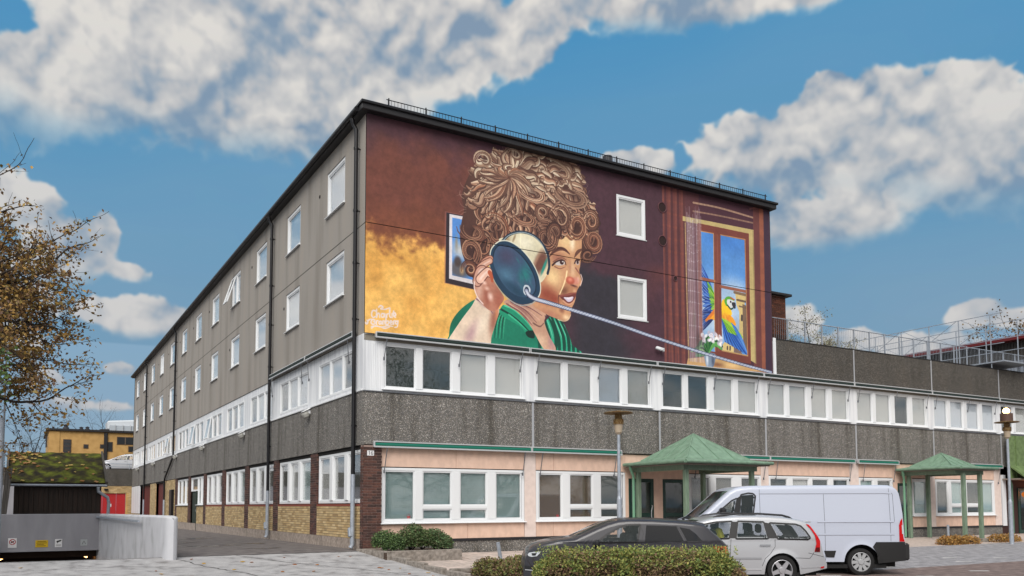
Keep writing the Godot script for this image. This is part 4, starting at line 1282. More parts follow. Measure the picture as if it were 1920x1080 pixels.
# ---------------------------------------------------------------- roof
func make_roof_things() -> void:
	box("roof_slab", Vector3(-0.22, 12.17, -56.6), Vector3(15.98, 12.36, 0.30), M.roof_metal, bld, 0.015)
	box("roof_edge", Vector3(-0.26, 12.33, -56.65), Vector3(16.02, 12.41, 0.36), M.black_metal, bld, 0.012)
	put("gutter", roll_mesh(56.4, 0.075), M.black_metal, bld, Transform3D(Basis(Vector3.UP, PI / 2), Vector3(-0.27, 12.26, -28.2)))
	var sg := root("snow_guard")
	tag(sg, "black snow guard rail along the roof edge above the mural", "snow guard")
	var rails := Shape.new()
	for y in [12.47, 12.66]:
		rails.tube([Vector3(0.55, y, 0.14), Vector3(15.65, y, 0.14)], 0.013, 6)
	put("rail", rails.mesh(), M.black_metal, sg)
	for k in 14:
		put("post", box_mesh(Vector3(0.03, 0.32, 0.03)), M.black_metal, sg, at(Vector3(0.62 + k * 1.15, 12.55, 0.14)))
	var bars := Shape.new()
	for k in 150:
		bars.boxt(at(Vector3(0.6 + k * 0.1, 12.565, 0.14)), Vector3(0.009, 0.19, 0.009))
	setting(put("bar", bars.mesh(), M.black_metal, sg), "stuff")
	var v := root("roof_vent", Vector3(8.85, 12.4, -0.6))
	tag(v, "short grey vent pipe on the roof above the mural", "vent pipe")
	var s := Shape.new()
	s.lathe([[0.0, 0.0], [0.12, 0.0], [0.12, 0.42], [0.16, 0.42], [0.16, 0.62], [0.0, 0.66]], Transform3D(), 14)
	put("pipe", s.mesh(), plain(Color(0.20, 0.20, 0.22), 0.6), v)

	# brick stair tower on the wing, with its bricks
	var tw := root("brick_tower", Vector3(0, 0, 0))
	tag(tw, "square brown brick tower with a flat cap behind the gable's edge", "tower")
	put("core", box_mesh(Vector3(2.9, 2.72, 2.4)), M.mortar, tw, at(Vector3(17.5, 8.36, -3.25)))
	var bs := Shape.new()
	bs.use_col = true
	var rr := RandomNumberGenerator.new()
	rr.seed = 4
	for face in 2:
		var xf := at(Vector3(16.05, 0, -2.05)) if face == 0 else Transform3D(Basis(Vector3(0, 0, -1), Vector3.UP, Vector3(1, 0, 0)), Vector3(18.95, 0, -2.05))
		var wdt := 2.9 if face == 0 else 2.4
		for j in 21:
			var x := -0.13 if j % 2 else 0.0
			while x < wdt:
				var x0 := maxf(x + 0.005, 0.0); var x1 := minf(x + 0.255, wdt)
				if x1 - x0 > 0.03:
					var k: Color = [Color(0.36, 0.20, 0.14), Color(0.41, 0.235, 0.165), Color(0.32, 0.18, 0.13)][rr.randi() % 3]
					bs.tint = k.darkened(rr.randf() * 0.2).srgb_to_linear()
					bs.boxt(xf * at(Vector3((x0 + x1) / 2, 8.16 + j * 0.075, 0.0)), Vector3(x1 - x0, 0.062, 0.03))
				x += 0.26
		var n := int(wdt / 0.085)
		for i in n:                                           # soldier courses below
			for j in 4:
				var k: Color = [Color(0.24, 0.145, 0.125), Color(0.28, 0.17, 0.14), Color(0.20, 0.13, 0.12)][rr.randi() % 3]
				bs.tint = k.darkened(rr.randf() * 0.2).srgb_to_linear()
				bs.boxt(xf * at(Vector3(0.043 + i * 0.085, 7.2 + j * 0.262, 0.0)), Vector3(0.068, 0.25, 0.03))
	setting(put("bricks", bs.mesh(), M.brick_vc, tw), "stuff")
	put("cap", box_mesh(Vector3(3.3, 0.10, 2.8), 0.01), M.roof_metal, tw, at(Vector3(17.5, 9.77, -3.25)))

	# fence along the parapet of the wing
	var fe := root("roof_fence")
	tag(fe, "grey wire mesh fence with posts along the top of the wing parapet", "fence")
	var post := box_mesh(Vector3(0.045, 1.12, 0.045))
	for k in 24:
		put("post", post, M.galv, fe, at(Vector3(16.6 + k * 0.98, 7.85, -0.75)))
	var tr := Shape.new()
	tr.tube([Vector3(16.2, 8.38, -0.75), Vector3(39.6, 8.38, -0.75)], 0.02, 6)
	tr.tube([Vector3(16.2, 7.45, -0.75), Vector3(39.6, 7.45, -0.75)], 0.012, 6)
	put("rail", tr.mesh(), M.galv, fe)
	var wires := Shape.new()
	for k in 210:
		wires.boxt(at(Vector3(16.3 + k * 0.111, 7.9, -0.75)), Vector3(0.006, 0.96, 0.006))
	setting(put("mesh_wire", wires.mesh(), M.galv, fe), "stuff")

	# a raised footbridge with lattice rails, leading back past the wing
	var br := root("footbridge")
	tag(br, "grey footbridge with lattice railings behind the wing roof", "footbridge")
	for xx in [30.0, 32.2]:
		var s2 := Shape.new()
		for y in [9.82, 9.06, 8.45]:
			s2.bar(Vector3(xx, y, -12.0), Vector3(xx, y, 0.6), 0.028)
		for k in 9:
			var z0 := -12.0 + k * 1.5
			s2.bar(Vector3(xx, 9.82, z0), Vector3(xx, 7.1, z0), 0.035)
			if k < 8 and k % 2 == 0: s2.bar(Vector3(xx, 9.06, z0 + 0.1), Vector3(xx, 9.82, z0 + 1.4), 0.02)
			if k < 8 and k % 2 == 1: s2.bar(Vector3(xx, 9.82, z0 + 0.1), Vector3(xx, 9.06, z0 + 1.4), 0.02)
		put("lattice_rail", s2.mesh(), M.galv, br)
	put("deck", box_mesh(Vector3(2.3, 0.06, 12.6)), M.galv, br, at(Vector3(31.1, 7.62, -5.7)))
	# plank building with a red roof edge behind it
	var hut := root("roof_hut")
	tag(hut, "grey plank building with a dark red roof edge behind the wing fence", "building")
	put("wall", box_mesh(Vector3(7.0, 3.2, 16.0)), M.grey_wood, hut, at(Vector3(39.6, 7.95, -2.6)))
	put("roof", box_mesh(Vector3(7.8, 0.22, 16.8), 0.02), plain(Color(0.38, 0.07, 0.09), 0.6), hut, at(Vector3(39.5, 9.66, -2.6)))
	put("door", box_mesh(Vector3(0.05, 1.3, 2.2)), plain(Color(0.50, 0.53, 0.58), 0.6), hut, at(Vector3(36.08, 7.9, -1.6)))
	var pl := Shape.new()
	for k in 100:
		pl.boxt(at(Vector3(36.07, 7.95, -10.5 + k * 0.16)), Vector3(0.04, 3.1, 0.02))
	setting(put("batten", pl.mesh(), plain(Color(0.24, 0.225, 0.21), 0.9), hut), "stuff")

# ---------------------------------------------------------------- canopies
func canopy(x0: float, x1: float, z1: float, ye: float, apex: Vector3, pb: Array, cols: Array, label: String) -> void:
	var c := root("entrance_canopy", Vector3((x0 + x1) / 2, 0, z1 / 2))
	tag(c, label, "canopy", "green metal canopies over the entrances")
	var off := at(-Vector3((x0 + x1) / 2, 0, z1 / 2))
	# skirt: a slab with a slightly sloped top
	var s := Shape.new()
	var lo := [Vector3(x0, ye - 0.05, 0.03), Vector3(x0, ye - 0.05, z1), Vector3(x1, ye - 0.05, z1), Vector3(x1, ye - 0.05, 0.03)]
	var ed := [Vector3(x0, ye + 0.03, 0.03), Vector3(x0, ye + 0.03, z1), Vector3(x1, ye + 0.03, z1), Vector3(x1, ye + 0.03, 0.03)]
	var hi := [Vector3(pb[0], ye + 0.12, pb[1]), Vector3(pb[0], ye + 0.12, pb[3]), Vector3(pb[2], ye + 0.12, pb[3]), Vector3(pb[2], ye + 0.12, pb[1])]
	for i in 4:
		var j := (i + 1) % 4
		s.quad(lo[i], lo[j], ed[j], ed[i])
		s.quad(ed[i], ed[j], hi[j], hi[i])
	put("eaves", s.mesh(), M.green_paint, c, off)
	var p := Shape.new()
	for i in 4:
		p.tri(hi[i], hi[(i + 1) % 4], apex)
	put("pyramid_roof", p.mesh(), M.green_paint, c, off)
	# standing seams
	for i in 4:
		var a: Vector3 = hi[i]
		var b: Vector3 = hi[(i + 1) % 4]
		var n := 4
		for k in range(0, n):
			var f := float(k) / n
			var foot := a.lerp(b, f)
			# up the slope until the hip is met
			var mid := (a + b) * 0.5
			var slope := apex - mid
			var t := 1.0 - absf(f - 0.5) * 2.0
			if k == 0:
				var hs := Shape.new()
				hs.bar(a + Vector3.UP * 0.01, apex + Vector3.UP * 0.01, 0.035, 0.03)
				put("hip_seam", hs.mesh(), M.green_paint, c, off)
			else:
				var ss := Shape.new()
				ss.bar(foot + Vector3.UP * 0.008, foot + slope * t + Vector3.UP * 0.008, 0.02, 0.03)
				put("seam", ss.mesh(), M.green_paint, c, off)
	var bm := Shape.new()
	bm.box(Vector3(x0 + 0.25, ye - 0.24, z1 - 0.52), Vector3(x1 - 0.25, ye - 0.05, z1 - 0.40))
	bm.box(Vector3(x0 + 0.25, ye - 0.24, 0.05), Vector3(x0 + 0.37, ye - 0.05, z1 - 0.52))
	bm.box(Vector3(x1 - 0.37, ye - 0.24, 0.05), Vector3(x1 - 0.25, ye - 0.05, z1 - 0.52))
	put("beam", bm.mesh(), M.green_post, c, off)
	put("soffit", box_mesh(Vector3(x1 - x0 - 0.1, 0.03, z1 - 0.1)), M.soffit, c, off * at(Vector3((x0 + x1) / 2, ye - 0.07, z1 / 2)))
	for q in cols:
		var py := walk_y(q[1])
		put("post", box_mesh(Vector3(0.14, ye - 0.2 - py, 0.14), 0.012), M.green_post, c, off * at(Vector3(q[0], (ye - 0.2 + py) / 2, q[1])))
		if q[1] > 1.0:
			put("post_foot", box_mesh(Vector3(0.42, 0.22, 0.42), 0.03), M.kerb, c, off * at(Vector3(q[0], py + 0.03, q[1])))
	var gt := Shape.new()
	gt.tube([Vector3(x0 - 0.03, ye + 0.0, 0.05), Vector3(x0 - 0.03, ye + 0.0, z1)], 0.055, 8)
	gt.tube([Vector3(x0 - 0.03, ye + 0.0, z1 + 0.03), Vector3(x1, ye + 0.0, z1 + 0.03)], 0.055, 8)
	put("gutter", gt.mesh(), M.green_paint, c, off)
	var dp := Shape.new()
	dp.tube([Vector3(x0 + 0.02, ye - 0.04, 0.3), Vector3(x0 + 0.05, ye - 0.14, 0.3), Vector3(x0 + 0.22, ye - 0.36, 0.22), Vector3(x0 + 0.24, ye - 0.5, 0.2), Vector3(x0 + 0.24, -0.15, 0.2)], 0.048, 10)
	put("downpipe", dp.mesh(), plain(Color(0.42, 0.60, 0.49), 0.5), c, off)

func make_canopies() -> void:
	canopy(8.92, 12.5, 3.0, 2.48, Vector3(10.72, 3.47, 1.35), [9.35, 0.35, 12.0, 2.55], [[9.3, 0.28], [12.1, 0.28], [9.3, 2.55], [12.1, 2.5]], "large green metal canopy with pyramid roof behind the dark hatchback")
	canopy(22.85, 25.2, 2.8, 2.58, Vector3(23.95, 3.23, 1.3), [23.2, 0.4, 24.75, 2.2], [[23.3, 0.28], [24.55, 0.28], [23.35, 2.55], [24.6, 2.45]], "small green metal canopy with pyramid roof right of the white van")
	# green sheet metal fascia and brick entrance at the far right
	var f := root("green_entrance", Vector3(34.0, 0, 0))
	tag(f, "green sheet metal fascia over a dark brick entrance at the right end", "entrance")
	put("fascia", box_mesh(Vector3(8.0, 1.95, 0.10), 0.01), M.green_fascia, f, Transform3D(Basis(Vector3.RIGHT, 0.0), Vector3(0.42, 3.30, 0.35)))
	for k in 9:
		put("seam", box_mesh(Vector3(0.03, 1.93, 0.05)), M.green_fascia, f, at(Vector3(-3.1 + k * 0.9, 3.30, 0.42)))
	put("sloped_eave", box_mesh(Vector3(8.0, 0.9, 0.06)), M.green_fascia, f, Transform3D(Basis(Vector3.RIGHT, -0.9), Vector3(0.42, 2.62, 0.72)))
	for p in [[-1.62, 3.42], [-1.1, 3.78], [-0.8, 3.7], [-0.55, 3.45], [-0.2, 3.75]]:
		var h := Shape.new()
		h.tube([Vector3(p[0], p[1] + 0.25, 0.47), Vector3(p[0] + 0.03, p[1] + 0.05, 0.50), Vector3(p[0] - 0.05, p[1] - 0.1, 0.50), Vector3(p[0] + 0.04, p[1] - 0.22, 0.48)], 0.02, 6)
		put("hook", h.mesh(), M.black_metal, f)
	put("soffit", box_mesh(Vector3(8.0, 0.06, 0.9)), M.soffit, f, at(Vector3(0.42, 2.30, 0.35)))
	put("brick_wall", box_mesh(Vector3(9.4, 2.6, 0.1)), plain(Color(0.21, 0.115, 0.10), 0.9), f, at(Vector3(1.1, 1.05, -0.1)))
	put("door_frame", box_mesh(Vector3(1.5, 2.1, 0.06), 0.008), M.green_door, f, at(Vector3(-1.55, 0.85, -0.03)))
	put("pane", box_mesh(Vector3(1.2, 1.8, 0.012)), M.glass_dark, f, at(Vector3(-1.55, 0.9, 0.01)))
	var dp := Shape.new()
	dp.tube([Vector3(-3.55, 2.5, 0.3), Vector3(-3.5, 2.3, 0.3), Vector3(-3.15, 2.05, 0.2), Vector3(-3.1, 1.9, 0.16), Vector3(-3.1, -0.15, 0.16)], 0.05, 10)
	put("downpipe", dp.mesh(), plain(Color(0.30, 0.42, 0.35), 0.6), f)
	put("white_strip", box_mesh(Vector3(0.3, 2.3, 0.06)), M.white_panel, f, at(Vector3(-3.45, 1.35, -0.02)))
	# a warm lit lamp in the entrance
	var lamp := root("entrance_lamp", Vector3(32.4, 1.62, 0.12))
	tag(lamp, "small glowing orange lamp in the dark entrance at the right edge", "lamp")
	var s := SphereMesh.new()
	s.radius = 0.13; s.height = 0.26
	put("lamp_bulb", s, glow(Color(1.0, 0.55, 0.2), 1.6), lamp)
	omni(lamp, Color(1.0, 0.6, 0.3), 0.15, 0.12)

func glow(c: Color, e: float) -> StandardMaterial3D:
	var m := plain(c, 0.6)
	m.emission_enabled = true
	m.emission = c
	m.emission_energy_multiplier = e
	return m

func omni(parent: Node3D, c: Color, e: float, size: float) -> void:
	var l := OmniLight3D.new()
	l.name = "lamp_light"
	l.light_color = c
	l.light_energy = e
	l.light_size = size
	l.omni_range = 40.0
	l.omni_attenuation = 2.0
	l.shadow_enabled = true
	parent.add_child(l)

# ---------------------------------------------------------------- garage ramp and shed
func make_ramp_and_shed() -> void:
	# sloping floor below the opening
	var fl := Shape.new()
	var zs := [0.25, -0.4, -7.0, -14.0]
	var ys := [-0.04, -0.16, -1.45, -2.4]
	for i in 3:
		fl.quad(Vector3(ramp_x(zs[i], true), ys[i], zs[i]), Vector3(ramp_x(zs[i], false), ys[i], zs[i]), Vector3(ramp_x(zs[i + 1], false), ys[i + 1], zs[i + 1]), Vector3(ramp_x(zs[i + 1], true), ys[i + 1], zs[i + 1]))
	setting(put("ramp_floor_road", fl.mesh(), M.asphalt))
	# right side wall with a rounded end
	var w := root("ramp_side_wall", Vector3(-5.4, 0, -3.2))
	tag(w, "pale grey concrete side wall of the garage ramp with a rounded end", "wall")
	var off := at(Vector3(5.4, 0, 3.2))
	var s := Shape.new()
	var prof := []
	var th := 0.28
	for k in 9:
		var a := PI * k / 8.0
		prof.append(Vector2(cos(a) * -th / 2 + th / 2, 0.90 + sin(a) * 0.06))
	var rings := []
	var path := [0.62, 0.59, 0.52, 0.40, -3.5, -7.2]
	for i in path.size():
		var z: float = path[i]
		var inset: float = [0.14, 0.07, 0.025, 0.0, 0.0, 0.0][i]
		var drop: float = [0.10, 0.04, 0.015, 0.0, 0.0, 0.0][i]
		var ring := []
		var xr := ramp_x(z, false) - 0.02
		ring.append(Vector3(xr + inset, -2.2, z))
		for p in prof:
			ring.append(Vector3(xr + clampf(p.x, inset, th - inset), p.y - drop, z))
		ring.append(Vector3(xr + th - inset, -2.2, z))
		rings.append(ring)
	s.patch(rings, false, true)
	s.poly([rings[0][0], rings[0][10], rings[0][8], rings[0][5], rings[0][2], rings[0][1]])
	put("wall_body", s.mesh(), M.ramp_pale, w, off)
	var r := Shape.new()
	r.bar(Vector3(-6.03, 0.86, -6.9), Vector3(-5.42, 0.80, -1.6), 0.05)
	put("rail", r.mesh(), M.galv, w, off)
	# left side wall, partly outside the picture
	var w2 := root("ramp_side_wall", Vector3(-9.3, 0, -3.4))
	tag(w2, "grey concrete wall on the left of the garage ramp, at the picture edge", "wall")
	var s2 := Shape.new()
	for k in 2:
		pass
	s2.quad(Vector3(ramp_x(-7.2, true), -2.2, -7.2), Vector3(ramp_x(0.3, true), -2.2, 0.3), Vector3(ramp_x(0.3, true), 0.9, 0.3), Vector3(ramp_x(-7.2, true), 0.9, -7.2))
	s2.quad(Vector3(ramp_x(0.3, true) - 0.28, -2.2, 0.3), Vector3(ramp_x(-7.2, true) - 0.28, -2.2, -7.2), Vector3(ramp_x(-7.2, true) - 0.28, 0.9, -7.2), Vector3(ramp_x(0.3, true) - 0.28, 0.9, 0.3))
	s2.quad(Vector3(ramp_x(0.3, true), 0.9, 0.3), Vector3(ramp_x(0.3, true) - 0.28, 0.9, 0.3), Vector3(ramp_x(-7.2, true) - 0.28, 0.9, -7.2), Vector3(ramp_x(-7.2, true), 0.9, -7.2))
	s2.quad(Vector3(ramp_x(0.3, true) - 0.28, -0.5, 0.3), Vector3(ramp_x(0.3, true), -0.5, 0.3), Vector3(ramp_x(0.3, true), 0.9, 0.3), Vector3(ramp_x(0.3, true) - 0.28, 0.9, 0.3))
	put("wall_body", s2.mesh(), M.ramp_wall, w2, at(Vector3(9.3, 0, 3.4)))
	# beam over the garage mouth, with its stickers
	var b := root("garage_portal", Vector3(-7.7, 0, -7.0))
	tag(b, "grey concrete beam over the dark garage mouth, with small signs stuck on it", "garage entrance")
	put("beam", box_mesh(Vector3(3.95, 1.11, 0.3), 0.015), M.ramp_wall, b, at(Vector3(-0.15, 0.405, 0.0)))
	put("beam_lip", box_mesh(Vector3(3.9, 0.05, 0.05)), M.ramp_wall, b, at(Vector3(-0.15, -0.12, 0.17)))
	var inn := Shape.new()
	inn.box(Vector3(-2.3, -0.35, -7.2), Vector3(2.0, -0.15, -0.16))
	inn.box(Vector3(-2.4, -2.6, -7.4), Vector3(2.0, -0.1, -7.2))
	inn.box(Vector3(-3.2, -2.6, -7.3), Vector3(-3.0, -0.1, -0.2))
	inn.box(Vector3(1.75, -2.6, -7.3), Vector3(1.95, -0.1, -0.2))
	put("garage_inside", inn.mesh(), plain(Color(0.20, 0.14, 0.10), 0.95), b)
	var signs := [[-8.23, 0.12, 0.22, 0.28, M.paper, "white prohibition notice with a red ring, leftmost sign on the garage beam"], [-7.48, 0.08, 0.33, 0.21, M.sign_yellow, "yellow notice on the grey garage beam"], [-7.04, 0.09, 0.19, 0.24, M.paper, "white notice with a black camera symbol on the garage beam"], [-6.36, 0.09, 0.19, 0.19, plain(Color(0.62, 0.64, 0.65), 0.7), "faded pale notice at the right end of the garage beam"]]
	for i in 4:
		var q: Array = signs[i]
		var n := root("garage_sign", Vector3(q[0], q[1], -6.843))
		tag(n, q[5], "sign", "small signs on the garage beam")
		put("plate", box_mesh(Vector3(q[2], q[3], 0.008), 0.002), q[4], n)
		if i == 0:
			var ring := Shape.new()
			ring.lathe([[0.085, 0.0], [0.085, 0.006], [0.066, 0.006], [0.066, 0.0]], Transform3D(Basis(Vector3.RIGHT, PI / 2), Vector3(0, 0.03, 0.003)), 24)
			ring.boxt(Transform3D(Basis(Vector3.BACK, -0.78), Vector3(0, 0.03, 0.008)), Vector3(0.15, 0.02, 0.004))
			put("red_ring", ring.mesh(), M.ink_red, n)
			var can := Shape.new()
			can.boxt(Transform3D(Basis(Vector3.BACK, 0.5), Vector3(0.0, 0.03, 0.0055)), Vector3(0.09, 0.03, 0.002))
			put("symbol", can.mesh(), M.ink, n)
		elif i == 1:
			for k in 4:
				put("text_line", box_mesh(Vector3([0.22, 0.27, 0.18, 0.24][k], 0.014, 0.003)), plain(Color(0.30, 0.24, 0.03), 0.7), n, at(Vector3([0.0, 0.0, -0.03, -0.01][k], 0.065 - k * 0.042, 0.005)))
		elif i == 2:
			var cs := Shape.new()
			cs.boxt(Transform3D(Basis(Vector3.BACK, 0.35), Vector3(0.0, 0.055, 0.006)), Vector3(0.11, 0.045, 0.003))
			cs.boxt(Transform3D(Basis(Vector3.BACK, 0.35), Vector3(0.062, 0.085, 0.006)), Vector3(0.03, 0.03, 0.003))
			cs.boxt(Transform3D(Basis(Vector3.BACK, -0.5), Vector3(-0.02, 0.02, 0.006)), Vector3(0.014, 0.06, 0.003))
			put("camera_symbol", cs.mesh(), M.ink, n)
			for k in 2: put("text_line", box_mesh(Vector3(0.13, 0.012, 0.003)), plain(g(0.45), 0.7), n, at(Vector3(0, -0.05 - 0.03 * k, 0.005)))
		else:
			var vv := Shape.new()
			vv.boxt(Transform3D(Basis(Vector3.BACK, 1.1), Vector3(-0.025, 0.0, 0.006)), Vector3(0.11, 0.014, 0.003))
			vv.boxt(Transform3D(Basis(Vector3.BACK, -1.1), Vector3(0.025, 0.0, 0.006)), Vector3(0.11, 0.014, 0.003))
			put("symbol", vv.mesh(), plain(g(0.38), 0.7), n)
	for p in [[-6.25, -0.40], [-8.48, -0.40]]:
		var l := root("garage_lamp", Vector3(p[0], p[1], -8.6))
		tag(l, "lit tube lamp inside the garage mouth, below the pale notice" if p[0] > -7 else "lit tube lamp at the left end of the garage mouth", "lamp", "lit lamps inside the garage")
		put("lamp_tube", box_mesh(Vector3(0.22, 0.05, 0.05), 0.01), glow(Color(1.0, 0.78, 0.5), 3.0), l, Transform3D(Basis(Vector3.BACK, -0.5 if p[0] > -7 else 0.5), Vector3.ZERO))
		omni(l, Color(1.0, 0.7, 0.4), 0.12, 0.1)
	# round reflector at the end of the beam
	# shed with a mossy roof
	var sd := root("mossy_shed", Vector3(-7.05, 0.0, -9.0))
	tag(sd, "dark tarred wooden shed with a moss covered sloping roof", "shed")
	put("wall", box_mesh(Vector3(2.38, 1.9, 2.2)), M.tar_wood, sd, at(Vector3(-0.01, 0.85, 0.0)))
	for k in 18:
		put("board", box_mesh(Vector3(0.118 + 0.008 * (k % 3), 1.85, 0.02 + 0.006 * (k % 2)), 0.003), M.tar_wood, sd, at(Vector3(-1.13 + k * 0.133, 0.9, 1.11)))
	for k in 14:
		put("board", box_mesh(Vector3(0.02 + 0.006 * (k % 2), 1.85, 0.12), 0.003), M.tar_wood, sd, at(Vector3(1.19, 0.9, -0.95 + k * 0.145)))
	var rf := Shape.new()
	var nx := 34
	var nz := 26
	var fn := noise(2.2, 4, 6)
	var gr := []
	for i in nx + 1:
		var row := []
		for j in nz + 1:
			var u := float(i) / nx
			var v := float(j) / nz
			row.append(Vector3(-1.36 + u * 2.66, 1.90 + v * 1.05 + 0.02 * fn.get_noise_2d(u * 3.0, v * 3.0) + 0.03, 1.2 - v * 2.2))
		gr.append(row)
	rf.patch(gr, false, false)
	put("moss_roof", rf.mesh(), M.moss, sd)
	var sl := Shape.new()
	var sb := Basis(Vector3.RIGHT, atan2(1.05, 2.2))
	sl.boxt(Transform3D(sb, Vector3(-0.03, 2.375, 0.1)), Vector3(2.7, 0.08, 2.5))
	put("roof_boards", sl.mesh(), M.tar_wood, sd)
	for x in [-1.40, 1.34]:
		put("verge_board", box_mesh(Vector3(0.06, 0.20, 2.56), 0.006), plain(Color(0.33, 0.31, 0.285), 0.9), sd, Transform3D(sb, Vector3(x, 2.43, 0.1)))
	put("gutter", roll_mesh(2.76, 0.035), M.galv, sd, at(Vector3(-0.03, 1.84, 1.26)))
	var dp := Shape.new()
	dp.tube([Vector3(1.1, 1.80, 1.26), Vector3(1.1, 1.66, 1.25), Vector3(1.38, 1.46, 1.2), Vector3(1.42, 1.3, 1.16), Vector3(1.38, 0.0, 1.16)], 0.05, 8)
	put("downpipe", dp.mesh(), M.galv, sd)
	var lf := Shape.new()
	lf.use_col = true
	for k in 60:
		var u := rng.randf()
		var v := rng.randf()
		if k > 24:
			u *= 0.28; v = 0.55 + 0.42 * v
		var c := Vector3(-1.3 + u * 2.5, 1.965 + v * 1.05, 1.2 - v * 2.2)
		lf.tint = [Color(0.62, 0.47, 0.30), Color(0.55, 0.38, 0.20), Color(0.72, 0.62, 0.35)][k % 3].srgb_to_linear()
		lf.boxt(Transform3D(sb * Basis(Vector3.UP, rng.randf() * 6.0), c), Vector3(0.09, 0.012, 0.06) * rng.randf_range(0.7, 1.4))
	setting(put("fallen_leaves", lf.mesh(), M.brick_vc, sd), "stuff")
	# planks and post on the left
	for k in 4:
		var p := root("leaning_plank", Vector3(-8.52 + 0.03 * k, 0, -7.55 + 0.05 * k))
		tag(p, ["leftmost", "second", "third", "rightmost"][k] + " grey plank leaning against the left end of the shed", "plank", "planks leaning on the shed")
		put("plank", box_mesh(Vector3(0.06, 2.5, 0.10), 0.004), M.grey_wood, p, Transform3D(Basis(Vector3.BACK, -0.05 - 0.012 * k), Vector3(0.0, 1.1, 0)))
	var post := root("steel_post", Vector3(-8.535, ground_y(-3.0), -3.0))
	tag(post, "pale grey steel post at the left edge of the picture", "post")
	var ps := Shape.new()
	ps.tube([Vector3(0, 0, 0), Vector3(0, 3.45, 0)], 0.07, 14)
	put("tube", ps.mesh(), M.galv, post)
	put("cap", box_mesh(Vector3(0.10, 0.02, 0.10)), M.alu_dark, post, at(Vector3(0, 3.46, 0)))
	var lt := root("lattice_mast", Vector3(-8.9, 0, -12.0))
	tag(lt, "dark steel lattice mast at the left edge below the green leaves", "mast")
	var ms := Shape.new()
	for x in [-0.25, 0.25]:
		for z in [-0.25, 0.25]:
			ms.bar(Vector3(x, 0, z), Vector3(x, 6.6, z), 0.05)
	for k in 13:
		var y := 0.5 * k
		ms.bar(Vector3(-0.25, y, 0.25), Vector3(0.25, y + 0.5, 0.25), 0.035)
		ms.bar(Vector3(0.25, y, 0.25), Vector3(0.25, y + 0.5, -0.25), 0.035)
		ms.bar(Vector3(-0.25, y + 0.5, 0.25), Vector3(0.25, y + 0.5, 0.25), 0.035)
	put("lattice", ms.mesh(), M.alu_dark, lt)

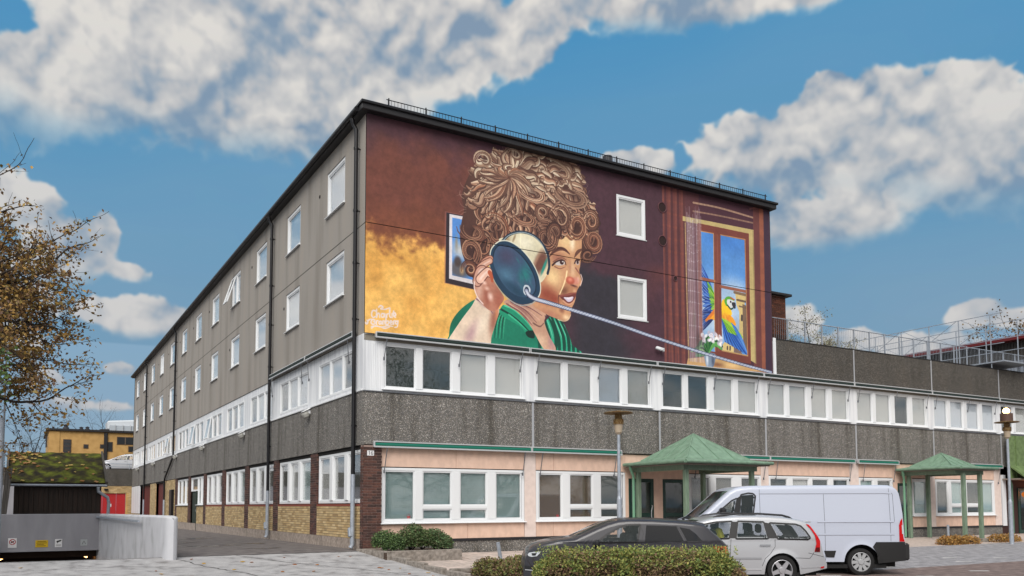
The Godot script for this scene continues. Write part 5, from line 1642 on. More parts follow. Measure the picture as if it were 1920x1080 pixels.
# ---------------------------------------------------------------- beyond the yard
func make_far_things() -> void:
	var d := root("parking_deck", Vector3(-20.0, 0, -57.0))
	tag(d, "low block across the yard's end, dark band over yellow brick with a red door", "building")
	var o := at(Vector3(20.0, 0, 57.0))
	put("band", box_mesh(Vector3(40.0, 1.42, 0.3)), M.aggregate_dark, d, o * at(Vector3(-20.0, 3.62, -56.6)))
	put("deck", box_mesh(Vector3(70.0, 0.2, 60.0)), M.asphalt, d, o * at(Vector3(-20.0, 4.2, -87.0)))
	var s := Shape.new()
	s.wall([-5.2, -0.3, 0.0, 2.92], [[-2.6, -0.3, -0.45, 2.28]], -56.5, 0.2)
	put("wall", s.mesh(), M.yellow_wall, d, o)
	put("grey_wall", box_mesh(Vector3(35.0, 3.3, 0.3)), M.ramp_wall, d, o * at(Vector3(-22.7, 1.3, -56.6)))
	var bc := Shape.new()
	bc.use_col = true
	var rr := RandomNumberGenerator.new()
	rr.seed = 8
	for j in 42:
		var x := -4.5 - (0.13 if j % 2 else 0.0)
		var y := -0.25 + j * 0.075
		while x < -0.02:
			if not (y < 2.27 and x > -2.8 and x < -0.42):
				bc.tint = yellow[rr.randi() % 5].darkened(rr.randf() * 0.15).srgb_to_linear()
				bc.box(Vector3(x, y, -56.52), Vector3(minf(x + 0.25, 0.0), y + 0.062, -56.485))
			x += 0.26
	setting(put("brick_courses", bc.mesh(), M.brick_vc, d, o), "stuff")
	var dr := root("door", Vector3.ZERO, 0.0, d)
	dr.transform = o
	put("door_leaf", box_mesh(Vector3(0.34, 2.5, 0.06), 0.006), M.red_door, dr, at(Vector3(-2.42, 1.03, -56.62)))
	put("door_leaf", box_mesh(Vector3(1.05, 2.5, 0.06), 0.006), M.red_door, dr, at(Vector3(-1.71, 1.03, -56.62)))
	put("door_leaf", box_mesh(Vector3(0.7, 2.5, 0.06), 0.006), M.red_door, dr, at(Vector3(-0.82, 1.03, -56.62)))
	put("notice", box_mesh(Vector3(0.16, 0.24, 0.01)), M.paper, dr, at(Vector3(-1.62, 1.28, -56.58)))
	for k in 3: put("text_line", box_mesh(Vector3(0.10, 0.02, 0.005)), M.ink, dr, at(Vector3(-1.62, 1.34 - 0.06 * k, -56.573)))
	put("door_lamp", box_mesh(Vector3(0.30, 0.16, 0.2), 0.03), M.black_metal, dr, at(Vector3(-1.98, 2.6, -56.38)))
	var rl := Shape.new()
	for y in [4.55, 4.8]:
		rl.tube([Vector3(-20.0, y, -56.8), Vector3(0.0, y, -56.8)], 0.03, 6)
	put("rail", rl.mesh(), M.galv, d, o)
	for k in 10: put("rail_post", box_mesh(Vector3(0.05, 0.6, 0.05)), M.galv, d, o * at(Vector3(-18.2 + k * 2.0, 4.55, -56.8)))
	# yellow house behind the deck
	var y := root("yellow_house", Vector3(0.0, 4.3, -78.0))
	tag(y, "flat roofed yellow building with a dark cornice behind the mossy shed", "building")
	put("wall", box_mesh(Vector3(14.0, 4.42, 12.0)), M.yellow_wall, y, at(Vector3(1.0, 2.15, 0.0)))
	put("roof", box_mesh(Vector3(14.5, 0.22, 12.5), 0.02), M.roof_metal, y, at(Vector3(1.0, 4.45, 0.0)))
	for q in [[-4.38, 2.85, 0.72, 1.35], [-2.72, 2.87, 0.44, 0.42], [-1.24, 2.92, 0.44, 0.42], [-0.55, 2.9, 0.5, 1.0], [0.95, 3.55, 1.75, 0.8], [1.45, 2.72, 0.6, 0.6], [3.6, 3.55, 1.75, 0.8]]:
		var wn := root("window", Vector3(q[0], q[1], 6.0), 0.0, y)
		put("window_frame", box_mesh(Vector3(q[2], q[3], 0.10), 0.01), plain(Color(0.28, 0.22, 0.18), 0.8), wn)
		put("pane", box_mesh(Vector3(q[2] - 0.14, q[3] - 0.14, 0.03)), plain(Color(0.18, 0.19, 0.20), 0.15), wn, at(Vector3(0, 0, 0.05)))
		if q[2] > 1.0:
			put("mullion", box_mesh(Vector3(0.07, q[3], 0.05)), plain(Color(0.42, 0.36, 0.30), 0.8), wn, at(Vector3(-0.1, 0, 0.055)))
		if q[3] > 1.2:
			for k in 3: put("mullion", box_mesh(Vector3(q[2], 0.05, 0.05)), plain(Color(0.28, 0.22, 0.18), 0.8), wn, at(Vector3(0, -0.4 + 0.4 * k, 0.055)))
	put("downpipe", box_mesh(Vector3(0.34, 4.3, 0.2), 0.05), M.roof_metal, y, at(Vector3(-0.95, 2.15, 6.1)))
	put("corner_pilaster", box_mesh(Vector3(0.9, 4.3, 0.08)), M.yellow_wall, y, at(Vector3(-5.5, 2.15, 6.03)))
	put("bracket_sign", box_mesh(Vector3(0.14, 1.1, 0.7), 0.01), plain(Color(0.20, 0.20, 0.22), 0.7), y, at(Vector3(-6.15, 3.35, 4.0)))
	for q in [[-4.48, 0.55, 0.62], [-3.1, 0.38, 0.5], [-2.55, 0.42, 0.5], [-5.6, 0.3, 0.3]]:
		var v := Shape.new()
		v.lathe([[0.0, 0.0], [q[2] * 0.45, 0.0], [q[2] * 0.45, q[1] * 0.6], [q[2] * 0.3, q[1] * 0.65], [q[2] * 0.3, q[1] * 0.9], [q[2] * 0.5, q[1] * 0.95], [0.0, q[1] * 1.25]], at(Vector3(q[0], 4.5, 4.5)), 10)
		put("roof_vent", v.mesh(), plain(Color(0.22, 0.22, 0.24), 0.7), y)
	var pv := root("roof_plant", Vector3(0.4, 8.85, -80.0))
	tag(pv, "white sheeted plant room on the roof of the yellow building", "roof structure")
	put("glass_house", box_mesh(Vector3(3.4, 1.0, 3.0), 0.02), plain(Color(0.66, 0.69, 0.72), 0.5), pv, at(Vector3(1.1, 0.5, 1.5)))
	put("sheeting", box_mesh(Vector3(3.2, 1.0, 2.6), 0.15), plain(Color(0.74, 0.76, 0.78), 0.7), pv, Transform3D(Basis(Vector3.BACK, 0.08), Vector3(0.8, 1.15, 1.0)))
	for k in 4: put("strut", box_mesh(Vector3(0.06, 1.1, 0.06)), M.alu, pv, at(Vector3(-0.1 + k * 0.75, 0.55, 3.1)))
	put("tank", box_mesh(Vector3(0.9, 0.7, 0.8), 0.05), M.roof_metal, pv, at(Vector3(-1.1, 0.2, 2.6)))
	# overhead line masts far left
	for k in 3:
		var m := root("line_mast", Vector3([-10.3, -7.6, -6.4][k], 0.0, [-110.0, -112.0, -120.0][k]))
		tag(m, ["leftmost thin steel line mast far behind the shed", "line mast with a square frame far behind the shed", "short thin mast between the shed and the yellow building"][k], "mast", "line masts far away")
		var s2 := Shape.new()
		s2.bar(Vector3(0, 0, 0), Vector3(0, [9.9, 9.8, 9.2][k], 0), 0.10)
		if k < 2:
			s2.bar(Vector3(0, 9.7, 0), Vector3(2.6 if k == 0 else -2.6, 9.8, 0), 0.07)
			s2.bar(Vector3(0, 8.6, 0), Vector3(2.2 if k == 0 else -1.6, 8.5, 0), 0.06)
			s2.bar(Vector3(1.2 if k == 0 else -1.0, 8.5, 0), Vector3(1.2 if k == 0 else -1.0, 9.75, 0), 0.06)
			s2.bar(Vector3(0.6 if k == 0 else -0.5, 7.6, 0), Vector3(0.6 if k == 0 else -0.5, 9.75, 0), 0.05)
		put("mast", s2.mesh(), plain(Color(0.30, 0.31, 0.33), 0.7), m)

# ---------------------------------------------------------------- street things
func make_street_things() -> void:
	# planter wall by the corner
	var p := root("planter_wall", Vector3(1.1, -0.1, 1.5))
	tag(p, "low concrete planter wall in front of the corner bushes", "planter")
	var o := at(Vector3(-1.1, 0.1, -1.5))
	put("front_wall", box_mesh(Vector3(2.0, 0.46, 0.13), 0.012), M.kerb, p, o * at(Vector3(1.17, -0.205, 1.66)))
	put("end_wall", box_mesh(Vector3(0.12, 0.46, 1.6), 0.012), M.kerb, p, o * at(Vector3(2.12, -0.21, 0.85)))
	put("side_wall", box_mesh(Vector3(0.13, 0.44, 1.64), 0.012), M.kerb, p, o * Transform3D(Basis(Vector3.UP, 0.16), Vector3(0.0, -0.2, 0.86)))
	put("soil", box_mesh(Vector3(2.05, 0.3, 1.6)), M.soil, p, o * at(Vector3(1.06, -0.17, 0.85)))
	# leaning bollard post
	var b := root("bollard", Vector3(1.86, -0.36, 4.3))
	tag(b, "leaning grey steel bollard post standing in the low bush", "bollard")
	var s := Shape.new()
	s.tube([Vector3(0.10, -0.1, 0), Vector3(-0.04, 0.66, 0)], 0.045, 12)
	put("tube", s.mesh(), M.galv, b)
	var b2 := root("bollard", Vector3(23.6, walk_y(1.6), 1.7))
	tag(b2, "upright grey bollard between the posts of the small canopy", "bollard")
	var s3 := Shape.new()
	s3.tube([Vector3(0, 0, 0), Vector3(0, 0.62, 0)], 0.05, 10)
	put("tube", s3.mesh(), M.galv, b2)
	lamp_post(Vector3(6.86, ground_y(2.45) + 0.0, 2.45), 4.12, false, "tall grey lamp post with a rusty round hat, in front of the peach wall")
	lamp_post(Vector3(24.15, -0.32, 3.85), 4.62, true, "lit grey lamp post at the right edge, beside the green fascia")

func lamp_post(p: Vector3, h: float, lit: bool, label: String) -> void:
	var l := root("lamp_post", p)
	tag(l, label, "lamp post", "lamp posts of the car park")
	var s := Shape.new()
	s.lathe([[0.085, 0.0], [0.08, 0.02], [0.075, 1.55], [0.072, 1.6], [0.052, 1.68], [0.047, h - 0.75], [0.047, h - 0.62]], Transform3D(), 14)
	put("pole", s.mesh(), M.galv, l)
	var t := Shape.new()
	t.lathe([[0.05, h - 0.66], [0.075, h - 0.62], [0.10, h - 0.60], [0.12, h - 0.42], [0.125, h - 0.36]], Transform3D(), 16)
	put("lamp_base", t.mesh(), M.lamp_glass, l)
	var c := Shape.new()
	c.lathe([[0.125, h - 0.36], [0.15, h - 0.36], [0.15, h - 0.22], [0.11, h - 0.20], [0.105, h - 0.03], [0.0, h - 0.02]], Transform3D(), 16)
	put("lamp_collar", c.mesh(), M.rust, l)
	var d := Shape.new()
	d.lathe([[0.10, h - 0.05], [0.42, h - 0.045], [0.43, h - 0.03], [0.40, h - 0.015], [0.10, h + 0.005], [0.09, h + 0.03], [0.0, h + 0.03]], Transform3D(), 28)
	put("lamp_hat", d.mesh(), M.rust, l)
	if lit:
		# clear box with the burning bulb on top of the hat
		var gs := Shape.new()
		gs.lathe([[0.22, h + 0.0], [0.22, h + 0.30]], Transform3D(), 20)
		put("lamp_cylinder", gs.mesh(), plain(Color(0.33, 0.24, 0.20), 0.6), l)
		var sm := SphereMesh.new()
		sm.radius = 0.115; sm.height = 0.23
		put("lamp_bulb", sm, glow(Color(1.0, 0.80, 0.55), 6.0), l, at(Vector3(0, h + 0.40, 0)))
		var holder := Node3D.new()
		holder.name = "bulb_holder"
		holder.position = Vector3(0, h + 0.40, 0)
		l.add_child(holder)
		omni(holder, Color(1.0, 0.8, 0.55), 0.25, 0.1)

# ---------------------------------------------------------------- vehicles
# local axes: x from nose to tail, y up, z towards the near side
class Car:
	var top := []            # silhouette of the upper outline [x, y], from nose to tail
	var length := 4.0
	var half := 0.9
	var belt := 1.0
	var tumble := 0.20
	var wheels := []         # x of the axles
	var wheel_r := 0.32
	var arch := 0.37
	var sill := 0.24
	var round_top := 0.07
	var nose_taper := 0.22
	var tail_taper := 0.12
	var bulge := 0.05
	var crown := 0.035
	func ytop(x: float) -> float:
		for i in top.size() - 1:
			if x <= top[i + 1][0]:
				return lerpf(top[i][1], top[i + 1][1], clampf((x - top[i][0]) / maxf(1e-4, top[i + 1][0] - top[i][0]), 0.0, 1.0))
		return top[-1][1]
	func ybot(x: float) -> float:
		var b := sill
		if x < 0.5: b = lerpf(sill + 0.06, sill, x / 0.5)
		if x > length - 0.6: b = lerpf(sill, sill + 0.12, (x - length + 0.6) / 0.6)
		for w in wheels:
			var d := absf(x - w)
			if d < arch: b = maxf(b, wheel_r + sqrt(arch * arch - d * d))
		return b
	func w(x: float, y: float) -> float:
		var p := half
		if x < 0.8: p -= nose_taper * pow(1.0 - x / 0.8, 2.2)
		if x > length - 0.7: p -= tail_taper * pow((x - length + 0.7) / 0.7, 2.0)
		var k := p
		if y > belt: k -= (y - belt) * tumble
		else: k -= bulge * pow((y - belt * 0.72) / belt, 2.0) * 2.0
		for a in wheels:                      # a soft lip round the arches
			var d := Vector2(x - a, y - wheel_r).length()
			if d < arch + 0.09 and d > arch - 0.02: k += 0.018 * (1.0 - (d - arch + 0.02) / 0.11)
		var t := ytop(x)
		if y > t - round_top:
			var q := clampf((y - t + round_top) / round_top, 0.0, 1.0)
			k -= round_top * (1.0 - sqrt(1.0 - q * q * 0.98))
		return k

func in_poly(p: Vector2, f: PackedVector2Array) -> bool:
	return Geometry2D.is_point_in_polygon(p, f)

func vec2s(f: Array) -> PackedVector2Array:
	var o := PackedVector2Array()
	for i in range(0, f.size() - 1, 2): o.append(Vector2(f[i], f[i + 1]))
	if area(o) < 0.0: o.reverse()
	return o

func area(p: PackedVector2Array) -> float:
	var a := 0.0
	for i in p.size(): a += p[i].cross(p[(i + 1) % p.size()])
	return a * 0.5

# polygon laid on the side of the car, s = +1 near side, -1 far side
func on_side(c: Car, s: Shape, f: PackedVector2Array, lift: float, side: float, step := 0.07) -> void:
	var lo := Vector2(1e9, 1e9)
	var hi := Vector2(-1e9, -1e9)
	for p in f:
		lo = lo.min(p); hi = hi.max(p)
	var nx := maxi(1, ceili((hi.x - lo.x) / step))
	var ny := maxi(1, ceili((hi.y - lo.y) / step))
	for i in nx:
		for j in ny:
			var a := lo + (hi - lo) * Vector2(float(i) / nx, float(j) / ny)
			var b := lo + (hi - lo) * Vector2(float(i + 1) / nx, float(j + 1) / ny)
			for q in Geometry2D.intersect_polygons(f, PackedVector2Array([a, Vector2(b.x, a.y), b, Vector2(a.x, b.y)])):
				if area(q) < 0.0: q.reverse()
				for k in range(1, q.size() - 1):
					var t := [q[0], q[k], q[k + 1]]
					var v := []
					for p in t: v.append(Vector3(p.x, p.y, side * (c.w(p.x, p.y) + lift)))
					if side < 0: s.tri(v[0], v[2], v[1])
					else: s.tri(v[0], v[1], v[2])

func inset(f: PackedVector2Array, d: float) -> PackedVector2Array:
	var r := Geometry2D.offset_polygon(f, -d)
	return r[0] if r.size() else f

func side_line(c: Car, s: Shape, f: Array, wd: float, lift: float, side: float) -> void:
	var p := PackedVector2Array()
	for i in range(0, f.size() - 1, 2): p.append(Vector2(f[i], f[i + 1]))
	var fine := PackedVector2Array()
	for i in p.size() - 1:
		var n := maxi(1, ceili(p[i].distance_to(p[i + 1]) / 0.06))
		for k in n: fine.append(p[i].lerp(p[i + 1], float(k) / n))
	fine.append(p[p.size() - 1])
	for i in fine.size() - 1:
		var d := (fine[i + 1] - fine[i]).normalized().orthogonal() * wd * 0.5
		var q := [fine[i] + d, fine[i] - d, fine[i + 1] - d, fine[i + 1] + d]
		var v := []
		for e in q: v.append(Vector3(e.x, e.y, side * (c.w(e.x, e.y) + lift)))
		var m: Vector3 = (v[1] - v[0]).cross(v[2] - v[0])
		if m.z * side > 0: s.quad(v[0], v[1], v[2], v[3])
		else: s.quad(v[3], v[2], v[1], v[0])

# builds body, panes and pillars; panes: list of polygons on the side; glass_top: x ranges of windscreen and rear window
func car_body(o: Node3D, c: Car, paint: Material, panes: Array, glass_top: Array, glass: Material) -> void:
	var xs := []
	var x := 0.0
	while x < c.length:
		xs.append(x)
		var near_end := minf(x, c.length - x)
		x += 0.012 if near_end < 0.1 else 0.03
	xs.append(c.length)
	var holes := []
	for p in panes: holes.append(inset(p, 0.015))
	for side in [1.0, -1.0]:
		var s := Shape.new()
		var g := []
		var nr := 34
		for xx in xs:
			var row := []
			var b := c.ybot(xx)
			var t := maxf(c.ytop(xx), b + 0.02)
			for j in nr + 1:
				var u := float(j) / nr
				u = u * 1.1 / (1.1 - 0.0) if false else 1.0 - pow(1.0 - u, 1.35)
				var y := lerpf(b, t, u)
				row.append(Vector3(xx, y, side * c.w(xx, y)))
			g.append(row)
		# normals over the whole grid, faces only outside the panes
		var nm := []
		for i in g.size():
			var r := []
			for j in nr + 1:
				var du: Vector3 = g[mini(i + 1, g.size() - 1)][j] - g[maxi(i - 1, 0)][j]
				var dv: Vector3 = g[i][mini(j + 1, nr)] - g[i][maxi(j - 1, 0)]
				r.append(du.cross(dv).normalized() * side)
			nm.append(r)
		for i in g.size() - 1:
			for j in nr:
				var m: Vector3 = (g[i][j] + g[i + 1][j + 1]) * 0.5
				var skip := false
				for h in holes:
					if in_poly(Vector2(m.x, m.y), h): skip = true
				if skip: continue
				var q := [[g[i][j], nm[i][j]], [g[i + 1][j], nm[i + 1][j]], [g[i + 1][j + 1], nm[i + 1][j + 1]], [g[i][j + 1], nm[i][j + 1]]]
				if side > 0: s.smooth4(q[0], q[1], q[2], q[3])
				else: s.smooth4(q[3], q[2], q[1], q[0])
		put("body_side", s.mesh(), paint, o)
		for p in panes:
			var gs := Shape.new()
			on_side(c, gs, p, 0.004, side)
			put("side_window", gs.mesh(), glass, o)
			var rim := Shape.new()
			for ring in Geometry2D.clip_polygons(p, inset(p, 0.028)): pass
			var inn := inset(p, 0.026)
			var out_p := Geometry2D.offset_polygon(p, 0.012)[0]
			var pc := out_p.size()
			var flat := []
			for k in pc + 1: flat.append_array([out_p[k % pc].x, out_p[k % pc].y])
			side_line(c, rim, flat, 0.034, 0.006, side)
			put("window_trim", rim.mesh(), M.trim, o)
	# over the top: hood, windscreen, roof, rear window, tail
	var top_s := Shape.new()
	var gl := {}
	var nz := 12
	var gg := []
	for xx in xs:
		var row := []
		var t := maxf(c.ytop(xx), c.ybot(xx) + 0.02)
		var ww := c.w(xx, t)
		for j in nz + 1:
			var f := 1.0 - 2.0 * j / nz
			row.append(Vector3(xx - c.crown * 1.4 * (1.0 - f * f) * (1.0 if xx < c.length * 0.45 else -1.0) * (1.0 if glass_top.size() and (xx < glass_top[0][1] or xx > c.length * 0.6) else 0.0), t + c.crown * (1.0 - f * f), f * ww))
		gg.append(row)
	var tn := []
	for i in gg.size():
		var r := []
		for j in nz + 1:
			var du: Vector3 = gg[mini(i + 1, gg.size() - 1)][j] - gg[maxi(i - 1, 0)][j]
			var dv: Vector3 = gg[i][mini(j + 1, nz)] - gg[i][maxi(j - 1, 0)]
			r.append(du.cross(dv).normalized())
		tn.append(r)
	for i in gg.size() - 1:
		var which := -1
		for k in glass_top.size():
			if xs[i] >= glass_top[k][0] and xs[i] < glass_top[k][1]: which = k
		for j in nz:
			var q := [[gg[i][j], tn[i][j]], [gg[i + 1][j], tn[i + 1][j]], [gg[i + 1][j + 1], tn[i + 1][j + 1]], [gg[i][j + 1], tn[i][j + 1]]]
			if which >= 0 and j > 0 and j < nz - 1:
				if not gl.has(which): gl[which] = Shape.new()
				gl[which].smooth4(q[0], q[1], q[2], q[3])
			else:
				top_s.smooth4(q[0], q[1], q[2], q[3])
	put("body_top", top_s.mesh(), paint, o)
	for k in gl:
		put("windscreen" if k == 0 else "rear_window", gl[k].mesh(), glass, o)
	# nose and tail closing faces, dark inside and underside
	for e in [0, xs.size() - 1]:
		var s := Shape.new()
		var xx: float = xs[e]
		var b := c.ybot(xx)
		var t := maxf(c.ytop(xx), b + 0.02)
		var a := Vector3(xx, b, c.w(xx, b)); var d := Vector3(xx, b, -c.w(xx, b))
		var a2 := Vector3(xx, t, c.w(xx, t)); var d2 := Vector3(xx, t, -c.w(xx, t))
		if e == 0: s.quad(d, a, a2, d2)
		else: s.quad(a, d, d2, a2)
		put("bumper_face", s.mesh(), paint, o)
	var dk := Shape.new()
	dk.box(Vector3(0.18, 0.2, -c.half + 0.26), Vector3(c.length - 0.2, c.belt * 0.62, c.half - 0.26))
	dk.box(Vector3(0.5, 0.18, -c.half + 0.08), Vector3(c.length - 0.5, 0.27, c.half - 0.08))
	put("underbody", dk.mesh(), M.tyre, o)

func wheel(o: Node3D, x: float, r: float, z: float, side: float, spokes: int, rim: Material) -> void:
	var wh := root("wheel", Vector3(x, r, z * side), 0.0, o)
	var ax := Transform3D(Basis(Vector3.RIGHT, PI / 2 if side > 0 else -PI / 2), Vector3.ZERO)
	var rr := r * 0.70
	var ty := Shape.new()
	ty.lathe([[rr, -0.19], [r - 0.02, -0.19], [r, -0.16], [r, -0.03], [r - 0.012, 0.0], [rr + 0.03, 0.012], [rr, 0.0]], ax, 40)
	put("tyre", ty.mesh(), M.tyre, wh)
	var rs := Shape.new()
	rs.lathe([[rr + 0.004, 0.0], [rr - 0.012, 0.004], [rr - 0.022, -0.02], [rr - 0.026, -0.12]], ax, 40)
	rs.lathe([[0.075, 0.0], [0.062, 0.012], [0.0, 0.014]], ax, 24)
	for k in spokes:
		var a := TAU * k / spokes + 0.31
		var u := ax.basis * Vector3(cos(a), 0, sin(a))
		var t := ax.basis * Vector3(-sin(a), 0, cos(a))
		var n := ax.basis * Vector3.UP
		var w0 := 0.052 if spokes < 7 else 0.036
		var w1 := 0.036 if spokes < 7 else 0.042
		var p := [u * 0.05 - t * w0, u * 0.05 + t * w0, u * (rr - 0.014) + t * w1, u * (rr - 0.014) - t * w1]
		var d0 := n * -0.004
		var d1 := n * -0.03
		rs.quad(p[0] + d0, p[3] + d0, p[2] + d0, p[1] + d0) if side * 0.0 == 1.0 else rs.quad(p[1] + d0, p[2] + d0, p[3] + d0, p[0] + d0)
		rs.quad(p[0] + d0, p[3] + d0, p[3] + d1, p[0] + d1)
		rs.quad(p[2] + d0, p[1] + d0, p[1] + d1, p[2] + d1)
	put("rim", rs.mesh(), rim, wh)
	var bk := Shape.new()
	bk.lathe([[rr - 0.01, -0.10], [0.0, -0.10]], ax, 24)
	put("brake_disc", bk.mesh(), M.tyre, wh)

func car_materials() -> void:
	M.tyre = plain(Color(0.075, 0.075, 0.08), 0.85)
	M.trim = plain(Color(0.09, 0.09, 0.10), 0.45)
	M.rim = plain(Color(0.72, 0.72, 0.74), 0.3, 0.6)
	M.hubcap = plain(Color(0.66, 0.67, 0.68), 0.4, 0.3)
	M.hatch_paint = plain(Color(0.17, 0.17, 0.195), 0.4, 0.1)
	M.hatch_paint.clearcoat_enabled = true
	M.hatch_paint.clearcoat = 0.5
	M.hatch_paint.clearcoat_roughness = 0.04
	M.silver_paint = plain(Color(0.69, 0.70, 0.72), 0.42, 0.3)
	M.silver_paint.clearcoat_enabled = true
	M.silver_paint.clearcoat = 0.8
	M.silver_paint.clearcoat_roughness = 0.06
	M.van_paint = plain(Color(0.70, 0.725, 0.785), 0.4)
	M.van_paint.clearcoat_enabled = true
	M.van_paint.clearcoat = 0.5
	M.van_paint.clearcoat_roughness = 0.1
	M.tail_red = plain(Color(0.72, 0.03, 0.05), 0.15)
	M.tail_dark = plain(Color(0.32, 0.02, 0.03), 0.15)
	M.lamp_clear = plain(Color(0.78, 0.80, 0.82), 0.12, 0.2)
	M.seat = plain(Color(0.16, 0.16, 0.17), 0.9)
	M.tint = plain(Color(0.085, 0.09, 0.10, 0.72), 0.03)
	M.tint.transparency = BaseMaterial3D.TRANSPARENCY_ALPHA

func side_patch(o: Node3D, called: String, c: Car, f: Array, mat: Material, lift := 0.006) -> void:
	for side in [1.0, -1.0]:
		var s := Shape.new()
		on_side(c, s, vec2s(f), lift, side, 0.05)
		put(called, s.mesh(), mat, o)

func seams(o: Node3D, c: Car, lines: Array, wd := 0.009) -> void:
	for l in lines:
		for side in [1.0, -1.0]:
			var s := Shape.new()
			side_line(c, s, l, wd, 0.002, side)
			put("door_seam", s.mesh(), M.trim, o)

func seat(o: Node3D, x: float, z: float, y: float) -> void:
	var st := root("seat", Vector3(x, y, z), 0.0, o)
	put("seat_cushion", box_mesh(Vector3(0.5, 0.16, 0.48), 0.05), M.seat, st)
	put("seat_back", box_mesh(Vector3(0.14, 0.6, 0.46), 0.05), M.seat, st, Transform3D(Basis(Vector3.BACK, -0.22), Vector3(0.30, 0.34, 0)))
	put("headrest", box_mesh(Vector3(0.09, 0.20, 0.26), 0.04), M.seat, st, Transform3D(Basis(Vector3.BACK, -0.22), Vector3(0.39, 0.76, 0)))

func make_vehicles() -> void:
	car_materials()
	var turn := deg_to_rad(-30.1)
	# ---- dark hatchback
	var h := Car.new()
	h.length = 3.97; h.half = 0.86; h.belt = 1.04; h.wheels = [0.78, 3.2]; h.wheel_r = 0.31; h.arch = 0.36
	h.top = pairs([0.000, 0.523, 0.015, 0.626, 0.036, 0.729, 0.077, 0.843, 0.124, 0.899, 0.206, 0.951, 0.402, 1.018, 0.711, 1.075, 0.985, 1.106, 1.082, 1.152, 1.227, 1.219, 1.433, 1.312, 1.639, 1.394, 1.845, 1.451, 2.052, 1.469, 2.505, 1.463, 2.979, 1.435, 3.289, 1.404, 3.505, 1.363, 3.557, 1.317, 3.701, 1.193, 3.891, 1.023, 3.948, 0.966, 3.969, 0.791])
	var o := root("dark_hatchback", Vector3.ZERO, turn)
	tag(o, "dark grey hatchback parked behind the hedge, nose to the left", "car", "cars in the car park")
	var pf := vec2s([1.423, 1.044, 2.175, 1.049, 2.247, 1.363, 2.000, 1.353, 1.866, 1.317, 1.639, 1.193])
	var pr := vec2s([2.330, 1.049, 3.082, 1.051, 2.948, 1.340, 2.371, 1.360])
	var pq := vec2s([3.144, 1.053, 3.433, 1.059, 3.320, 1.193, 3.196, 1.286, 3.010, 1.322])
	car_body(o, h, M.hatch_paint, [pf], [[1.02, 1.82], [3.53, 3.86]], M.car_glass)
	for p in [pr, pq]:
		side_patch(o, "side_window", h, flat_of(p), M.tint, 0.004)
	seams(o, h, [[2.247, 1.379, 2.309, 1.204, 2.258, 0.997, 2.186, 0.915, 2.175, 0.482], [2.959, 1.348, 3.124, 1.059, 3.165, 0.956, 3.082, 0.791, 3.041, 0.482], [2.309, 0.925, 3.186, 0.929, 3.629, 0.930], [1.206, 1.049, 1.124, 0.791, 1.144, 0.482], [1.124, 1.028, 1.433, 1.030, 3.433, 1.047]])
	side_patch(o, "tail_light", h, [3.639, 0.946, 3.959, 0.951, 3.948, 0.812, 3.732, 0.807], M.tail_red, 0.012)
	side_patch(o, "tail_light", h, [3.753, 0.915, 3.887, 0.915, 3.866, 0.853, 3.773, 0.853], M.tail_dark, 0.016)
	side_patch(o, "headlight", h, [0.072, 0.827, 0.196, 0.853, 0.345, 0.863, 0.258, 0.771, 0.155, 0.755, 0.093, 0.771], M.lamp_clear, 0.012)
	side_patch(o, "headlight_lens", h, [0.155, 0.827, 0.258, 0.832, 0.227, 0.781, 0.165, 0.781], M.trim, 0.016)
	side_patch(o, "air_intake", h, [0.021, 0.585, 0.227, 0.564, 0.227, 0.482, 0.031, 0.482], M.trim, 0.008)
	side_patch(o, "intake_strip", h, [0.031, 0.513, 0.196, 0.503, 0.196, 0.489, 0.031, 0.497], M.alu, 0.012)
	side_patch(o, "door_handle", h, [2.814, 0.894, 2.959, 0.899, 2.959, 0.863, 2.814, 0.858], M.trim, 0.02)
	side_patch(o, "door_handle", h, [1.979, 0.894, 2.124, 0.899, 2.124, 0.863, 1.979, 0.858], M.trim, 0.02)
	for s in [1.0, -1.0]:
		put("mirror", box_mesh(Vector3(0.12, 0.13, 0.16), 0.04), M.trim, o, at(Vector3(1.40, 1.02, s * 0.93)))
	put("spoiler", box_mesh(Vector3(0.24, 0.03, 1.1), 0.012), M.hatch_paint, o, Transform3D(Basis(Vector3.BACK, -0.2), Vector3(3.44, 1.395, 0)))
	put("aerial", box_mesh(Vector3(0.05, 0.05, 0.02)), M.trim, o, at(Vector3(3.25, 1.46, 0)))
	for s in [1.0, -1.0]:
		for x in h.wheels: wheel(o, x, h.wheel_r, 0.83, s, 5, M.rim)
		seat(o, 1.75, s * 0.36, 0.55)
	put("dashboard", box_mesh(Vector3(0.5, 0.3, 1.3), 0.08), M.seat, o, at(Vector3(1.3, 0.92, 0)))
	var sw := TorusMesh.new()
	sw.inner_radius = 0.16; sw.outer_radius = 0.19
	put("steering_wheel", sw, M.trim, o, Transform3D(Basis(Vector3.BACK, 1.2), Vector3(1.62, 1.06, 0.36)))
	o.position = Vector3(0.767, -0.57, 7.228)

	# ---- silver estate
	var e := Car.new()
	e.length = 4.82; e.half = 0.91; e.belt = 1.0; e.wheels = [0.98, 3.80]; e.wheel_r = 0.325; e.arch = 0.375; e.tail_taper = 0.14
	e.top = pairs([0.000, 0.420, 0.023, 0.595, 0.070, 0.700, 0.175, 0.770, 0.502, 0.863, 0.968, 0.957, 1.155, 1.003, 1.435, 1.120, 1.785, 1.272, 2.042, 1.382, 2.205, 1.429, 2.427, 1.476, 2.859, 1.507, 3.302, 1.507, 3.652, 1.491, 3.944, 1.464, 4.236, 1.412, 4.376, 1.365, 4.457, 1.307, 4.562, 1.167, 4.656, 1.027, 4.702, 0.863, 4.743, 0.700, 4.784, 0.583, 4.819, 0.490])
	o = root("silver_estate_car", Vector3.ZERO, turn)
	tag(o, "silver estate car with tall red tail lamp between the hatchback and the van", "car", "cars in the car park")
